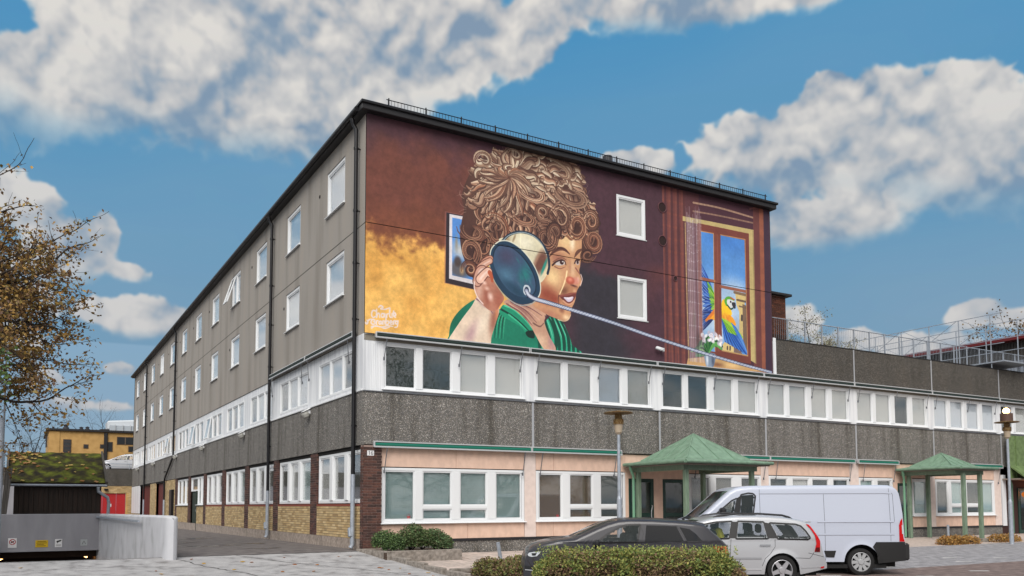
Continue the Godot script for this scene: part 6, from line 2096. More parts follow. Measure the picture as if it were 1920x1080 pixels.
	var q1 := vec2s([1.459, 1.021, 2.649, 1.027, 2.730, 1.377, 2.369, 1.359, 2.112, 1.312, 1.785, 1.178])
	var q2 := vec2s([2.812, 1.020, 3.496, 1.022, 3.425, 1.365, 2.876, 1.379])
	var q3 := vec2s([3.722, 1.016, 4.376, 1.001, 4.417, 1.032, 4.329, 1.167, 4.230, 1.272, 4.119, 1.311, 3.571, 1.342])
	car_body(o, e, M.silver_paint, [q1, q2, q3], [[1.18, 2.05], [4.45, 4.66]], M.car_glass)
	side_patch(o, "pillar", e, [2.660, 1.021, 2.812, 1.021, 2.870, 1.381, 2.742, 1.381], M.trim, 0.003)
	side_patch(o, "pillar", e, [3.512, 1.020, 3.711, 1.017, 3.559, 1.344, 3.436, 1.365], M.trim, 0.003)
	seams(o, e, [[3.652, 1.003, 3.652, 0.840, 3.547, 0.688, 3.431, 0.583, 3.361, 0.420], [2.695, 1.003, 2.672, 0.653, 2.695, 0.303], [4.084, 0.595, 4.411, 0.583, 4.469, 0.653, 4.504, 0.711], [4.376, 0.700, 4.796, 0.595]])
	side_patch(o, "side_moulding", e, [2.649, 0.609, 3.349, 0.604, 3.349, 0.569, 2.649, 0.574], plain(Color(0.60, 0.61, 0.63), 0.4, 0.3), 0.012)
	side_patch(o, "sill_trim", e, [1.902, 0.373, 3.349, 0.367, 3.349, 0.338, 1.902, 0.344], plain(Color(0.78, 0.79, 0.81), 0.3, 0.3), 0.012)
	side_patch(o, "bumper_strip", e, [4.201, 0.408, 4.749, 0.437, 4.737, 0.385, 4.201, 0.373], plain(Color(0.70, 0.71, 0.73), 0.35, 0.3), 0.010)
	side_patch(o, "reflector", e, [4.662, 0.396, 4.749, 0.408, 4.737, 0.367, 4.662, 0.361], M.tail_red, 0.014)
	side_patch(o, "tail_light", e, [4.352, 1.324, 4.434, 1.312, 4.527, 1.190, 4.609, 1.062, 4.662, 0.957, 4.650, 0.717, 4.516, 0.723, 4.568, 0.910, 4.539, 1.073, 4.457, 1.207], M.tail_red, 0.012)
	side_patch(o, "tail_light", e, [4.551, 0.817, 4.644, 0.817, 4.644, 0.723, 4.527, 0.723], M.tail_dark, 0.016)
	side_patch(o, "door_handle", e, [3.314, 0.887, 3.547, 0.887, 3.547, 0.856, 3.314, 0.856], plain(Color(0.60, 0.61, 0.63), 0.25, 0.4), 0.03)
	side_patch(o, "door_handle", e, [2.439, 0.887, 2.625, 0.887, 2.625, 0.856, 2.439, 0.856], plain(Color(0.60, 0.61, 0.63), 0.25, 0.4), 0.03)
	put("rear_spoiler", box_mesh(Vector3(0.22, 0.035, 1.2), 0.014), M.silver_paint, o, at(Vector3(4.45, 1.372, 0)))
	put("tow_bar", box_mesh(Vector3(0.26, 0.06, 0.08), 0.01), M.trim, o, at(Vector3(4.9, 0.36, 0.0)))
	put("rear_wiper", box_mesh(Vector3(0.06, 0.06, 0.06), 0.01), M.trim, o, at(Vector3(4.72, 1.0, 0.1)))
	for s in [1.0, -1.0]:
		var rr := Shape.new()
		rr.tube([Vector3(2.35, 1.44, s * 0.66), Vector3(2.45, 1.50, s * 0.66), Vector3(2.9, 1.555, s * 0.65), Vector3(3.4, 1.55, s * 0.65), Vector3(3.9, 1.515, s * 0.65), Vector3(4.05, 1.47, s * 0.65), Vector3(4.15, 1.40, s * 0.65)], 0.022, 8)
		put("roof_rail", rr.mesh(), M.trim, o)
		put("mirror", box_mesh(Vector3(0.12, 0.15, 0.2), 0.05), M.silver_paint, o, at(Vector3(1.75, 1.08, s * 0.99)))
		for x in e.wheels: wheel(o, x, e.wheel_r, 0.885, s, 5, M.rim)
		seat(o, 2.05, s * 0.38, 0.55)
		put("rear_headrest", box_mesh(Vector3(0.10, 0.20, 0.26), 0.04), M.seat, o, at(Vector3(3.45, 1.22, s * 0.35)))
	put("rear_bench", box_mesh(Vector3(0.6, 0.7, 1.4), 0.1), M.seat, o, at(Vector3(3.2, 0.72, 0)))
	put("yellow_vest", box_mesh(Vector3(0.16, 0.3, 0.4), 0.06), plain(Color(0.72, 0.72, 0.20), 0.9), o, Transform3D(Basis(Vector3.BACK, 0.3), Vector3(2.55, 1.1, 0.38)))
	put("cargo_cover", box_mesh(Vector3(1.0, 0.05, 1.3), 0.01), M.seat, o, at(Vector3(3.95, 0.98, 0)))
	o.position = Vector3(3.468, -0.57, 6.252)
	var estate := o

	# ---- white panel van
	var v := Car.new()
	v.length = 6.0; v.half = 0.99; v.belt = 1.3; v.tumble = 0.07; v.wheels = [0.95, 4.86]; v.wheel_r = 0.335; v.arch = 0.43; v.sill = 0.34; v.round_top = 0.10; v.tail_taper = 0.05; v.bulge = 0.03; v.crown = 0.012
	v.top = pairs([0.000, 0.627, 0.040, 0.891, 0.119, 1.023, 0.251, 1.129, 0.489, 1.261, 0.661, 1.354, 0.911, 1.440, 1.176, 1.658, 1.427, 1.882, 1.664, 2.087, 1.810, 2.166, 1.968, 2.199, 2.206, 2.218, 2.602, 2.223, 4.055, 2.228, 5.376, 2.231, 5.614, 2.226, 5.746, 2.193, 5.826, 2.133, 5.878, 2.054, 5.931, 1.578, 5.958, 0.891, 5.997, 0.786])
	o = root("white_van", Vector3.ZERO, turn)
	tag(o, "white panel van with black rear bumper in front of the entrances", "van")
	var v1 := vec2s([1.255, 1.473, 1.731, 1.473, 1.823, 1.895, 1.704, 1.842])
	var v2 := vec2s([1.876, 1.479, 2.206, 1.506, 2.279, 1.961, 2.232, 2.014, 2.114, 2.027, 1.942, 1.988])
	car_body(o, v, M.van_paint, [v1, v2], [[0.72, 1.66]], M.car_glass)
	side_patch(o, "pillar", v, [1.731, 1.473, 1.876, 1.473, 1.942, 1.988, 1.823, 1.909], M.trim, 0.003)
	seams(o, v, [[2.391, 2.173, 2.391, 0.363], [3.976, 2.014, 3.976, 0.363], [5.601, 2.146, 5.601, 0.839]], 0.008)
	for l in [[2.391, 2.041, 5.509, 2.041, 5.641, 2.027], [3.791, 1.327, 5.694, 1.327], [3.791, 1.017, 5.694, 1.017]]:
		for side in [1.0, -1.0]:
			var s := Shape.new()
			side_line(v, s, l, 0.035, 0.010, side)
			put("side_rib", s.mesh(), M.van_paint, o)
			var s2 := Shape.new()
			var l2 := []
			for k in range(0, l.size() - 1, 2): l2.append_array([l[k], l[k + 1] - 0.026])
			side_line(v, s2, l2, 0.012, 0.004, side)
			put("side_groove", s2.mesh(), plain(Color(0.60, 0.61, 0.66), 0.5), o)
	seams(o, v, [[5.694, 2.001, 5.707, 1.327], [5.694, 2.001, 5.667, 2.034]], 0.008)
	side_patch(o, "rear_cladding", v, [5.139, 0.706, 5.225, 0.823, 5.964, 0.823, 5.971, 0.363, 5.271, 0.297, 5.231, 0.548], plain(Color(0.085, 0.085, 0.09), 0.6), 0.014)
	side_patch(o, "side_marker_trim", v, [3.937, 0.614, 4.234, 0.614, 4.188, 0.449, 3.989, 0.455], plain(Color(0.085, 0.085, 0.09), 0.6), 0.012)
	put("rear_bumper", box_mesh(Vector3(0.16, 0.42, 1.9), 0.04), plain(Color(0.085, 0.085, 0.09), 0.6), o, at(Vector3(6.0, 0.58, 0)))
	side_patch(o, "tail_light", v, [5.815, 0.832, 5.815, 1.235, 5.852, 1.340, 5.939, 1.440, 5.958, 0.832], M.tail_red, 0.010)
	side_patch(o, "tail_light_lens", v, [5.885, 1.235, 5.952, 1.248, 5.958, 0.997, 5.889, 1.023], M.lamp_clear, 0.016)
	for s in [1.0, -1.0]:
		for x in v.wheels: wheel(o, x, v.wheel_r, 0.955, s, 9, M.hubcap)
		put("mirror", box_mesh(Vector3(0.16, 0.32, 0.22), 0.05), M.trim, o, at(Vector3(1.42, 1.52, s * 1.14)))
		seat(o, 1.75, s * 0.5, 0.85)
	put("dashboard", box_mesh(Vector3(0.6, 0.4, 1.7), 0.08), M.seat, o, at(Vector3(1.15, 1.2, 0)))
	var sw2 := TorusMesh.new()
	sw2.inner_radius = 0.19; sw2.outer_radius = 0.23
	put("steering_wheel", sw2, M.trim, o, Transform3D(Basis(Vector3.BACK, 0.9), Vector3(1.5, 1.42, 0.5)))
	var inside := Shape.new()
	inside.box(Vector3(2.46, 0.4, -0.93), Vector3(2.5, 2.1, 0.93))
	put("cab_bulkhead", inside.mesh(), plain(Color(0.35, 0.36, 0.38), 0.8), o)
	o.position = Vector3(6.193, -0.57, 4.896)

	# two cars far away on the deck behind the yard
	for k in 2:
		var c := copy_of(estate, ["silver car parked on the deck in front of the yellow building", "car on the deck half hidden by the long side facade"][k])
		c.set_meta("group", "cars on the far deck")
		c.rotation.y = [-0.35, -0.1][k]
		c.position = [Vector3(-2.3, 4.3, -61.5), Vector3(-0.6, 4.3, -64.5)][k]

func pairs(f: Array) -> Array:
	var o := []
	for i in range(0, f.size() - 1, 2): o.append([f[i], f[i + 1]])
	return o

func flat_of(p: PackedVector2Array) -> Array:
	var o := []
	for v in p: o.append_array([v.x, v.y])
	return o


# ---------------------------------------------------------------- plants
func leaf_mesh(w: float, l: float) -> ArrayMesh:
	var k := "leaf%s_%s" % [w, l]
	if not MESH.has(k):
		var s := Shape.new()
		s.use_col = true
		var a := Vector3(0, 0, 0); var b := Vector3(0, l * 0.14, l)
		var c := Vector3(w / 2, l * 0.18, l * 0.5); var d := Vector3(-w / 2, l * 0.18, l * 0.5)
		s.tri(a, b, d); s.tri(a, c, b)
		MESH[k] = s.mesh()
	return MESH[k]

func scatter(called: String, parent: Node3D, mesh: Mesh, where: Array, cols: Array, r: RandomNumberGenerator, size := Vector2(0.7, 1.3), tilt := 1.0) -> MultiMeshInstance3D:
	var mm := MultiMesh.new()
	mm.transform_format = MultiMesh.TRANSFORM_3D
	mm.use_colors = true
	mm.mesh = mesh
	mm.instance_count = where.size()
	for i in where.size():
		var b := Basis(Vector3.UP, r.randf() * TAU) * Basis(Vector3.RIGHT, r.randf_range(-tilt, tilt)) * Basis(Vector3.BACK, r.randf_range(-tilt, tilt))
		var f := r.randf_range(size.x, size.y)
		mm.set_instance_transform(i, Transform3D(b.scaled(Vector3.ONE * f), where[i]))
		var c: Color = cols[r.randi() % cols.size()]
		c = c.lerp(cols[r.randi() % cols.size()], r.randf() * 0.5)
		mm.set_instance_color(i, c.lightened(0.10).srgb_to_linear())
	var o := MultiMeshInstance3D.new()
	o.name = numbered(called, parent)
	o.multimesh = mm
	o.material_override = M.leaf
	o.set_meta("kind", "stuff")
	parent.add_child(o)
	return o

# shrub of several rounded lumps [x, y, z, rx, ry, rz]
func shrub(called: String, at_: Vector3, lumps: Array, count: int, cols: Array, seed_: int, leaf := Vector2(0.035, 0.06)) -> Node3D:
	var r := RandomNumberGenerator.new()
	r.seed = seed_
	var o := root(called, at_)
	var nz := noise(3.0, 3, seed_)
	var where := []
	var tries := 0
	while where.size() < count and tries < count * 20:
		tries += 1
		var l: Array = lumps[r.randi() % lumps.size()]
		var d := Vector3(r.randfn(), r.randfn(), r.randfn()).normalized()
		if d.y < -0.3: continue
		var rad := lerpf(0.62, 1.0, pow(r.randf(), 0.55)) * (1.0 + 0.28 * nz.get_noise_3dv(d * 1.3 + Vector3(l[0], 0, 0)))
		if r.randf() < 0.03: rad *= r.randf_range(1.02, 1.18)
		where.append(Vector3(l[0] + d.x * l[3] * rad, maxf(0.0, l[1] + d.y * l[4] * rad), l[2] + d.z * l[5] * rad))
	scatter("leaves", o, leaf_mesh(leaf.x, leaf.y), where, cols, r)
	var s := Shape.new()
	for l in lumps:
		for k in 9:
			var d := Vector3(r.randf_range(-1, 1), r.randf_range(0.3, 1), r.randf_range(-1, 1)).normalized()
			s.tube([Vector3(l[0] * 0.9, 0, l[2]), Vector3(l[0] + d.x * l[3] * 0.5, l[1] * 0.6, l[2] + d.z * l[5] * 0.5), Vector3(l[0] + d.x * l[3] * 0.85, l[1] + d.y * l[4] * 0.8, l[2] + d.z * l[5] * 0.85)], 0.012, 5, 0.004)
	put("stems", s.mesh(), M.bark, o)
	return o

# ---- trees: limbs grown step by step, leaves at the twigs
func grow(limbs: Shape, tips: Array, p: Vector3, d: Vector3, l: float, rad: float, depth: int, r: RandomNumberGenerator, k: Dictionary) -> void:
	var n := 4
	var pts := [p]
	var q := p
	for i in n:
		d = (d + Vector3(r.randf_range(-1, 1), r.randf_range(-1, 1), r.randf_range(-1, 1)) * k.wander + Vector3.UP * k.lift).normalized()
		q += d * l / n
		pts.append(q)
	limbs.tube(pts, rad, 6 if depth > 1 else 4, rad * 0.62)
	if depth <= k.leaf_depth:
		for i in range(1, n + 1):
			for j in k.per: tips.append(pts[i] + Vector3(r.randfn(), r.randfn() * 0.7, r.randfn()) * k.puff)
	if depth == 0: return
	var c: int = k.split + (1 if r.randf() < k.extra else 0)
	for i in c:
		var from: Vector3 = pts[n] if i == 0 else pts[1 + r.randi() % n]
		var side := d.cross(Vector3(r.randf_range(-1, 1), r.randf_range(-1, 1), r.randf_range(-1, 1))).normalized()
		var nd := (d * (1.0 if i == 0 else 0.62) + side * (0.25 if i == 0 else r.randf_range(0.5, 0.95))).normalized()
		grow(limbs, tips, from, nd, l * r.randf_range(0.62, 0.86), rad * (0.62 if i == 0 else 0.45), depth - 1, r, k)

func tree(called: String, base: Vector3, boughs: Array, trunk: Array, rad: float, depth: int, seed_: int, cols: Array, leaf: Vector2, opt := {}) -> Node3D:
	var r := RandomNumberGenerator.new()
	r.seed = seed_
	var o := root(called, base)
	var k := {"wander": 0.20, "lift": 0.04, "leaf_depth": 1, "per": 2, "puff": 0.12, "split": 3, "extra": 0.4, "keep": 1.0}
	k.merge(opt, true)
	var ts := Shape.new()
	ts.tube(trunk, rad, 12, rad * 0.55)
	put("trunk", ts.mesh(), M.bark, o)
	var limbs := Shape.new()
	var tips := []
	for b in boughs:
		grow(limbs, tips, b[0], b[1].normalized(), b[2], b[3], depth, r, k)
	put("limbs", limbs.mesh(), M.bark, o)
	var keep := []
	var nz := noise(0.7, 3, seed_)
	for t in tips:
		var dens: float = k.keep + nz.get_noise_3dv(t) * k.get("clump", 0.8)
		if k.has("thin_y"): dens -= smoothstep(k.thin_y, k.thin_y + 3.0, t.y) * 0.75
		if r.randf() < dens: keep.append(t)
	if keep.size(): scatter("crown", o, leaf_mesh(leaf.x, leaf.y), keep, cols, r, Vector2(0.7, 1.35), 1.2)
	return o

func make_plants() -> void:
	# clipped hedge in front of the hatchback
	var r := RandomNumberGenerator.new()
	r.seed = 5
	var hg := root("hedge", Vector3(0.14, -0.56, 11.66), deg_to_rad(-30.1))
	tag(hg, "clipped green and reddish hedge in front of the dark hatchback", "hedge")
	var where := []
	var nz := noise(1.6, 4, 15)
	var nz2 := noise(6.0, 3, 16)
	while where.size() < 26000:
		var p := Vector3(r.randf_range(-1.6, 1.6), r.randf(), r.randf_range(-0.5, 0.5))
		var face := r.randi() % 8
		if face < 3: p.z = 0.5 - pow(r.randf(), 2.0) * 0.35
		elif face < 6: p.y = 1.0 - pow(r.randf(), 2.0) * 0.3
		elif face == 6: p.x = (1.6 - pow(r.randf(), 2.0) * 0.3) * (1 if r.randf() < 0.5 else -1)
		var rx := absf(p.x) / 1.6
		var hgt := 1.03 + 0.07 * nz.get_noise_2d(p.x, p.z) + 0.05 * nz2.get_noise_2d(p.x * 2.0, p.z * 2.0) - 0.20 * smoothstep(0.80, 1.0, rx) - 0.12 * smoothstep(0.3, 0.5, absf(p.z))
		p.z *= 1.0 + 0.12 * nz.get_noise_2d(p.x * 1.4 + 9, p.y * 1.4)
		p.x *= 1.0 - 0.03 * smoothstep(0.6, 1.0, p.y) + 0.03 * nz.get_noise_2d(p.y * 2.0, p.z * 2.0 + 4)
		where.append(Vector3(p.x, p.y * hgt, p.z))
	var green := []
	var warm := []
	for p in where:
		if p.y > 0.82 and r.randf() < 0.5 or nz.get_noise_3d(p.x * 0.9, p.y * 0.9, p.z) > 0.02 - 0.2 * (1.0 if p.x < -1.2 else 0.0): green.append(p)
		else: warm.append(p)
	scatter("leaves", hg, leaf_mesh(0.026, 0.05), green, [Color(0.42, 0.46, 0.17), Color(0.33, 0.41, 0.15), Color(0.50, 0.50, 0.20), Color(0.25, 0.35, 0.13), Color(0.55, 0.52, 0.24)], r)
	scatter("leaves", hg, leaf_mesh(0.026, 0.05), warm, [Color(0.40, 0.30, 0.18), Color(0.46, 0.38, 0.22), Color(0.34, 0.25, 0.17), Color(0.43, 0.42, 0.20), Color(0.38, 0.24, 0.20)], r)
	var sprigs := []
	for k in 260:
		var b := Vector3(r.randf_range(-1.5, 1.5), 1.0, r.randf_range(-0.4, 0.4))
		for j in 5: sprigs.append(b + Vector3(r.randf_range(-0.012, 0.012), 0.022 * j + r.randf() * 0.02, r.randf_range(-0.012, 0.012)))
	scatter("sprigs", hg, leaf_mesh(0.022, 0.042), sprigs, [Color(0.46, 0.52, 0.20), Color(0.55, 0.55, 0.26), Color(0.38, 0.46, 0.18)], r, Vector2(0.6, 1.1), 1.4)
	var st := Shape.new()
	for k in 120:
		var x := r.randf_range(-1.5, 1.5)
		var z := r.randf_range(-0.4, 0.4)
		st.tube([Vector3(x, 0, z), Vector3(x + r.randf_range(-0.15, 0.15), 0.5, z + r.randf_range(-0.1, 0.1)), Vector3(x + r.randf_range(-0.25, 0.25), 0.92, z + r.randf_range(-0.12, 0.12))], 0.01, 4, 0.004)
	put("stems", st.mesh(), M.bark, hg)
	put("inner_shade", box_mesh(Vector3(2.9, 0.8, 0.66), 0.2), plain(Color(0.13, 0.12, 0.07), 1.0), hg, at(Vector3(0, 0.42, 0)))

	var dark_green := [Color(0.20, 0.30, 0.13), Color(0.26, 0.37, 0.16), Color(0.15, 0.24, 0.11), Color(0.33, 0.42, 0.20), Color(0.30, 0.27, 0.16)]
	tag(shrub("corner_bush", Vector3(0.30, 0.0, 0.95), [[0, 0.18, 0, 0.36, 0.34, 0.36], [0.12, 0.12, 0.3, 0.28, 0.28, 0.26]], 3800, dark_green.slice(0, 4), 31), "small round green bush at the brick pier, leftmost in the planter", "bush", "bushes in the corner planter")
	tag(shrub("corner_bush", Vector3(1.10, 0.0, 0.9), [[0, 0.25, 0, 0.46, 0.42, 0.42], [-0.22, 0.18, 0.25, 0.3, 0.3, 0.26], [0.2, 0.2, 0.2, 0.32, 0.34, 0.28]], 5600, dark_green, 32), "largest dark green bush in the middle of the corner planter", "bush", "bushes in the corner planter")
	tag(shrub("corner_bush", Vector3(1.72, 0.0, 0.95), [[0, 0.2, 0, 0.36, 0.34, 0.36], [0.14, 0.12, 0.22, 0.28, 0.28, 0.24]], 3800, [Color(0.24, 0.35, 0.18), Color(0.18, 0.28, 0.13), Color(0.31, 0.42, 0.24), Color(0.35, 0.33, 0.20)], 33), "round green bush at the right end of the corner planter", "bush", "bushes in the corner planter")
	tag(shrub("low_bush", Vector3(1.35, -0.40, 5.35), [[-0.35, 0.12, 0, 0.38, 0.30, 0.42], [0.1, 0.12, 0.1, 0.36, 0.26, 0.45], [0.5, 0.14, -0.05, 0.34, 0.30, 0.42], [0.0, 0.1, 0.6, 0.6, 0.26, 0.5]], 7600, [Color(0.38, 0.40, 0.15), Color(0.46, 0.46, 0.20), Color(0.28, 0.33, 0.13), Color(0.40, 0.27, 0.18), Color(0.33, 0.22, 0.16)], 34), "low yellow green bush with reddish tips around the leaning bollard", "bush")
	tag(shrub("plinth_weed", Vector3(2.55, -0.2, 0.1), [[0, 0.05, 0, 0.12, 0.10, 0.08]], 160, dark_green, 35), "small green weed at the plinth right of the planter", "plant")
	var amber := [Color(0.62, 0.42, 0.16), Color(0.68, 0.50, 0.20), Color(0.52, 0.33, 0.13), Color(0.46, 0.38, 0.18)]
	var k := 0
	for p in [[21.7, 3.0, 0.7], [22.6, 2.95, 0.9], [25.6, 2.75, 1.05]]:
		tag(shrub("amber_bush", Vector3(p[0], -0.36, p[1]), [[-p[2] * 0.4, 0.1, 0, p[2] * 0.55, 0.26, 0.3], [p[2] * 0.4, 0.1, 0, p[2] * 0.55, 0.26, 0.3]], 1700, amber, 40 + k, Vector2(0.04, 0.07)), ["leftmost low amber bush by the kerb before the small canopy", "low amber bush at the left front post of the small canopy", "low amber bush between the small canopy and the lit lamp post"][k], "bush", "amber bushes at the kerb")
		k += 1
	# fallen leaves on the apron
	var lf := Shape.new()
	lf.use_col = true
	for i in 46:
		var x := r.randf_range(-9.0, 0.0)
		var z := r.randf_range(0.6, 7.0)
		lf.tint = [Color(0.62, 0.40, 0.18), Color(0.55, 0.33, 0.16), Color(0.70, 0.55, 0.24)][i % 3].srgb_to_linear()
		lf.boxt(Transform3D(Basis(Vector3.UP, r.randf() * 6.0) * Basis(Vector3.RIGHT, r.randf_range(-0.3, 0.3)), Vector3(x, ground_y(z) + 0.012, z)), Vector3(0.08, 0.008, 0.055) * r.randf_range(0.6, 1.3))
	setting(put("fallen_leaves", lf.mesh(), M.brick_vc), "stuff")

	# the autumn tree at the left edge
	var autumn := [Color(0.47, 0.33, 0.13), Color(0.55, 0.40, 0.14), Color(0.38, 0.25, 0.13), Color(0.30, 0.20, 0.14), Color(0.62, 0.48, 0.18), Color(0.42, 0.36, 0.15)]
	var b := Vector3(-10.9, 0, -3.6)
	tag(tree("autumn_tree", b, [
		[Vector3(0.1, 4.3, 0.0), Vector3(1.0, 0.35, 0.3), 1.76, 0.13], [Vector3(0.1, 4.8, 0), Vector3(1.0, 0.75, 0.1), 1.76, 0.13], [Vector3(0.15, 5.3, 0), Vector3(0.75, 1.0, -0.2), 1.76, 0.13], [Vector3(0.1, 5.5, 0.0), Vector3(0.45, 1.3, 0.3), 1.76, 0.12], [Vector3(0.05, 4.0, 0.1), Vector3(1.0, 0.05, 0.1), 1.54, 0.10], [Vector3(0.05, 4.6, 0.1), Vector3(0.9, 0.5, -0.4), 1.67, 0.11], [Vector3(0.0, 5.0, 0.0), Vector3(-0.8, 0.8, 0.5), 1.67, 0.11], [Vector3(0.0, 5.0, 0.0), Vector3(-0.6, 0.9, -0.5), 1.67, 0.11], [Vector3(0.1, 4.4, 0.0), Vector3(0.7, 0.3, 0.8), 1.58, 0.10], [Vector3(0.1, 4.7, 0.0), Vector3(1.0, 0.55, 0.6), 1.67, 0.11], [Vector3(0.1, 5.1, 0.0), Vector3(0.9, 0.9, -0.5), 1.67, 0.11], [Vector3(0.1, 4.2, 0.0), Vector3(1.0, 0.2, -0.4), 1.67, 0.10]],
		[Vector3(0, -0.2, 0), Vector3(0.05, 2.0, 0), Vector3(0.1, 4.0, 0), Vector3(0.2, 5.6, 0.0)], 0.26, 5, 61, autumn, Vector2(0.07, 0.10), {"wander": 0.22, "lift": 0.015, "leaf_depth": 1, "per": 3, "puff": 0.085, "split": 2, "extra": 0.75, "keep": 0.78, "clump": 0.9, "thin_y": 7.6}), "autumn tree with sparse amber leaves reaching in from the left edge", "tree", "")
	tag(tree("green_tree", Vector3(-10.1, 0, 2.0), [[Vector3(0.0, 2.6, 0), Vector3(0.9, 0.7, 0.0), 1.0, 0.05], [Vector3(0, 2.8, 0), Vector3(0.6, 1.0, 0.3), 0.9, 0.05], [Vector3(0, 2.8, 0), Vector3(-0.6, 1.0, -0.3), 0.9, 0.05]], [Vector3(0, -0.2, 0), Vector3(0, 1.5, 0.05), Vector3(0, 2.9, 0)], 0.09, 3, 62, [Color(0.22, 0.33, 0.10), Color(0.30, 0.40, 0.13), Color(0.16, 0.25, 0.09)], Vector2(0.07, 0.10), {"per": 3, "puff": 0.12, "keep": 0.9}), "small green leaved tree at the left edge below the autumn tree", "tree")
	# trees behind the wing on the right
	tag(tree("pale_birch", Vector3(33.0, -0.9, -12.0), [[Vector3(0, 7.2, 0), Vector3(0.4, 1.2, 0.1), 1.87, 0.09], [Vector3(0, 7.4, 0), Vector3(-0.5, 1.2, 0.2), 1.80, 0.09], [Vector3(0, 8.0, 0), Vector3(0.1, 1.3, 0.2), 2.02, 0.09], [Vector3(0, 7.6, 0), Vector3(0.9, 0.9, -0.3), 1.73, 0.08], [Vector3(0.1, 6.6, 0), Vector3(1.1, 0.8, 0.2), 1.87, 0.08]], [Vector3(0, 0, 0), Vector3(0.1, 3, 0), Vector3(0, 8.2, 0)], 0.2, 4, 63, [Color(0.45, 0.46, 0.32), Color(0.38, 0.38, 0.26), Color(0.52, 0.50, 0.38), Color(0.42, 0.34, 0.25)], Vector2(0.06, 0.12), {"per": 8, "puff": 0.22, "keep": 0.95, "clump": 0.4, "wander": 0.22, "lift": 0.08, "split": 2, "extra": 0.7}), "thin pale leaved tree right of the brick tower", "tree", "trees behind the wing")
	tag(tree("brown_tree", Vector3(48.5, 0.0, -9.0), [[Vector3(0, 7.0, 0), Vector3(-0.8, 1.0, 0.3), 2.6, 0.1], [Vector3(0, 7.5, 0), Vector3(-0.4, 1.2, 0.4), 2.6, 0.1], [Vector3(0, 7.2, 0), Vector3(0.5, 1.2, 0.2), 2.6, 0.1], [Vector3(0, 6.5, 0), Vector3(-1.0, 0.6, 0.8), 2.8, 0.1]], [Vector3(0, 0, 0), Vector3(0.1, 4, 0), Vector3(0, 7.6, 0)], 0.25, 4, 64, [Color(0.36, 0.27, 0.17), Color(0.43, 0.34, 0.19), Color(0.30, 0.25, 0.17)], Vector2(0.12, 0.16), {"per": 3, "puff": 0.3, "keep": 0.9, "clump": 0.5, "split": 2, "extra": 0.7}), "brown leaved tree above the red roof edge at the right", "tree", "trees behind the wing")
	tag(tree("bare_tree", Vector3(-7.3, 4.0, -92.0), [[Vector3(0, 1.5, 0), Vector3(0.5, 1.2, 0), 2.6, 0.08], [Vector3(0, 1.8, 0), Vector3(-0.6, 1.2, 0), 2.5, 0.08], [Vector3(0, 2.2, 0), Vector3(0.1, 1.3, 0.2), 2.5, 0.08]], [Vector3(0, -4, 0), Vector3(0, 2.4, 0)], 0.16, 4, 65, [Color(0.3, 0.26, 0.22)], Vector2(0.08, 0.1), {"keep": 0.05, "clump": 0.05, "split": 2, "extra": 0.8}), "bare thin tree left of the yellow building", "tree")
	tag(tree("bare_tree", Vector3(0.5, 4.0, -104.0), [[Vector3(0, 2.5, 0), Vector3(0.5, 1.2, 0), 3.2, 0.08], [Vector3(0, 2.8, 0), Vector3(-0.6, 1.2, 0), 3.0, 0.08], [Vector3(0, 3.2, 0), Vector3(0.1, 1.3, 0.2), 3.2, 0.08]], [Vector3(0, -4, 0), Vector3(0, 3.4, 0)], 0.16, 4, 66, [Color(0.3, 0.26, 0.22)], Vector2(0.08, 0.1), {"keep": 0.05, "clump": 0.05, "split": 2, "extra": 0.8}), "bare twigs of a tree above the roof of the yellow building", "tree")
	# trees across the street, behind the camera: the front windows mirror them
	var oak := [Color(0.30, 0.30, 0.14), Color(0.36, 0.30, 0.15), Color(0.25, 0.24, 0.12)]
	var proto := tree("street_tree", Vector3(17.5, -0.6, 42.0), [[Vector3(0, 3.5, 0), Vector3(1, 0.8, 0.2), 3.2, 0.16], [Vector3(0, 3.8, 0), Vector3(-1, 0.8, 0.3), 3.2, 0.16], [Vector3(0, 4.5, 0), Vector3(0.3, 1.2, -0.5), 3.6, 0.16], [Vector3(0, 4.5, 0), Vector3(-0.3, 1.2, 0.6), 3.4, 0.16], [Vector3(0, 4.2, 0), Vector3(0.1, 0.9, 1.0), 3.2, 0.15]], [Vector3(0, -0.2, 0), Vector3(0.1, 2.4, 0), Vector3(0, 4.8, 0)], 0.34, 5, 67, oak, Vector2(0.16, 0.22), {"per": 2, "puff": 0.3, "keep": 0.75, "split": 2, "extra": 0.7})
	tag(proto, "tall tree mirrored in the first windows of the first floor", "tree", "trees mirrored in the front windows")
	var spots := [[21.5, 45.0, 1.1, 0.82, "tree mirrored in the third window of the first floor"], [30.0, 46.0, 2.4, 0.78, "lower tree mirrored behind the third awning"], [43.0, 44.0, 4.0, 0.98, "tall bare tree mirrored in the middle windows of the first floor"]]
	for s in spots:
		var c := copy_of(proto, s[4])
		c.position = Vector3(s[0], -0.6, s[1])
		c.rotation.y = s[2]
		c.scale = Vector3.ONE * s[3]

# ---------------------------------------------------------------- the mural: paint on the gable, in metres on the wall
const MW := 1680
const MH := 660
const WX := 15.86
const WY := 12.17
const WH := 6.22
var cv := PackedColorArray()
var mask := PackedFloat32Array()
var brush: RandomNumberGenerator

func cc(r: int, gg: int, b: int) -> Color:
	return Color(r / 255.0, gg / 255.0, b / 255.0)

func dab(i: int, c: Color, a: float) -> void:
	if not mask.is_empty(): a *= mask[i]
	if a > 0.002: cv[i] = cv[i].lerp(c, minf(a, 1.0))

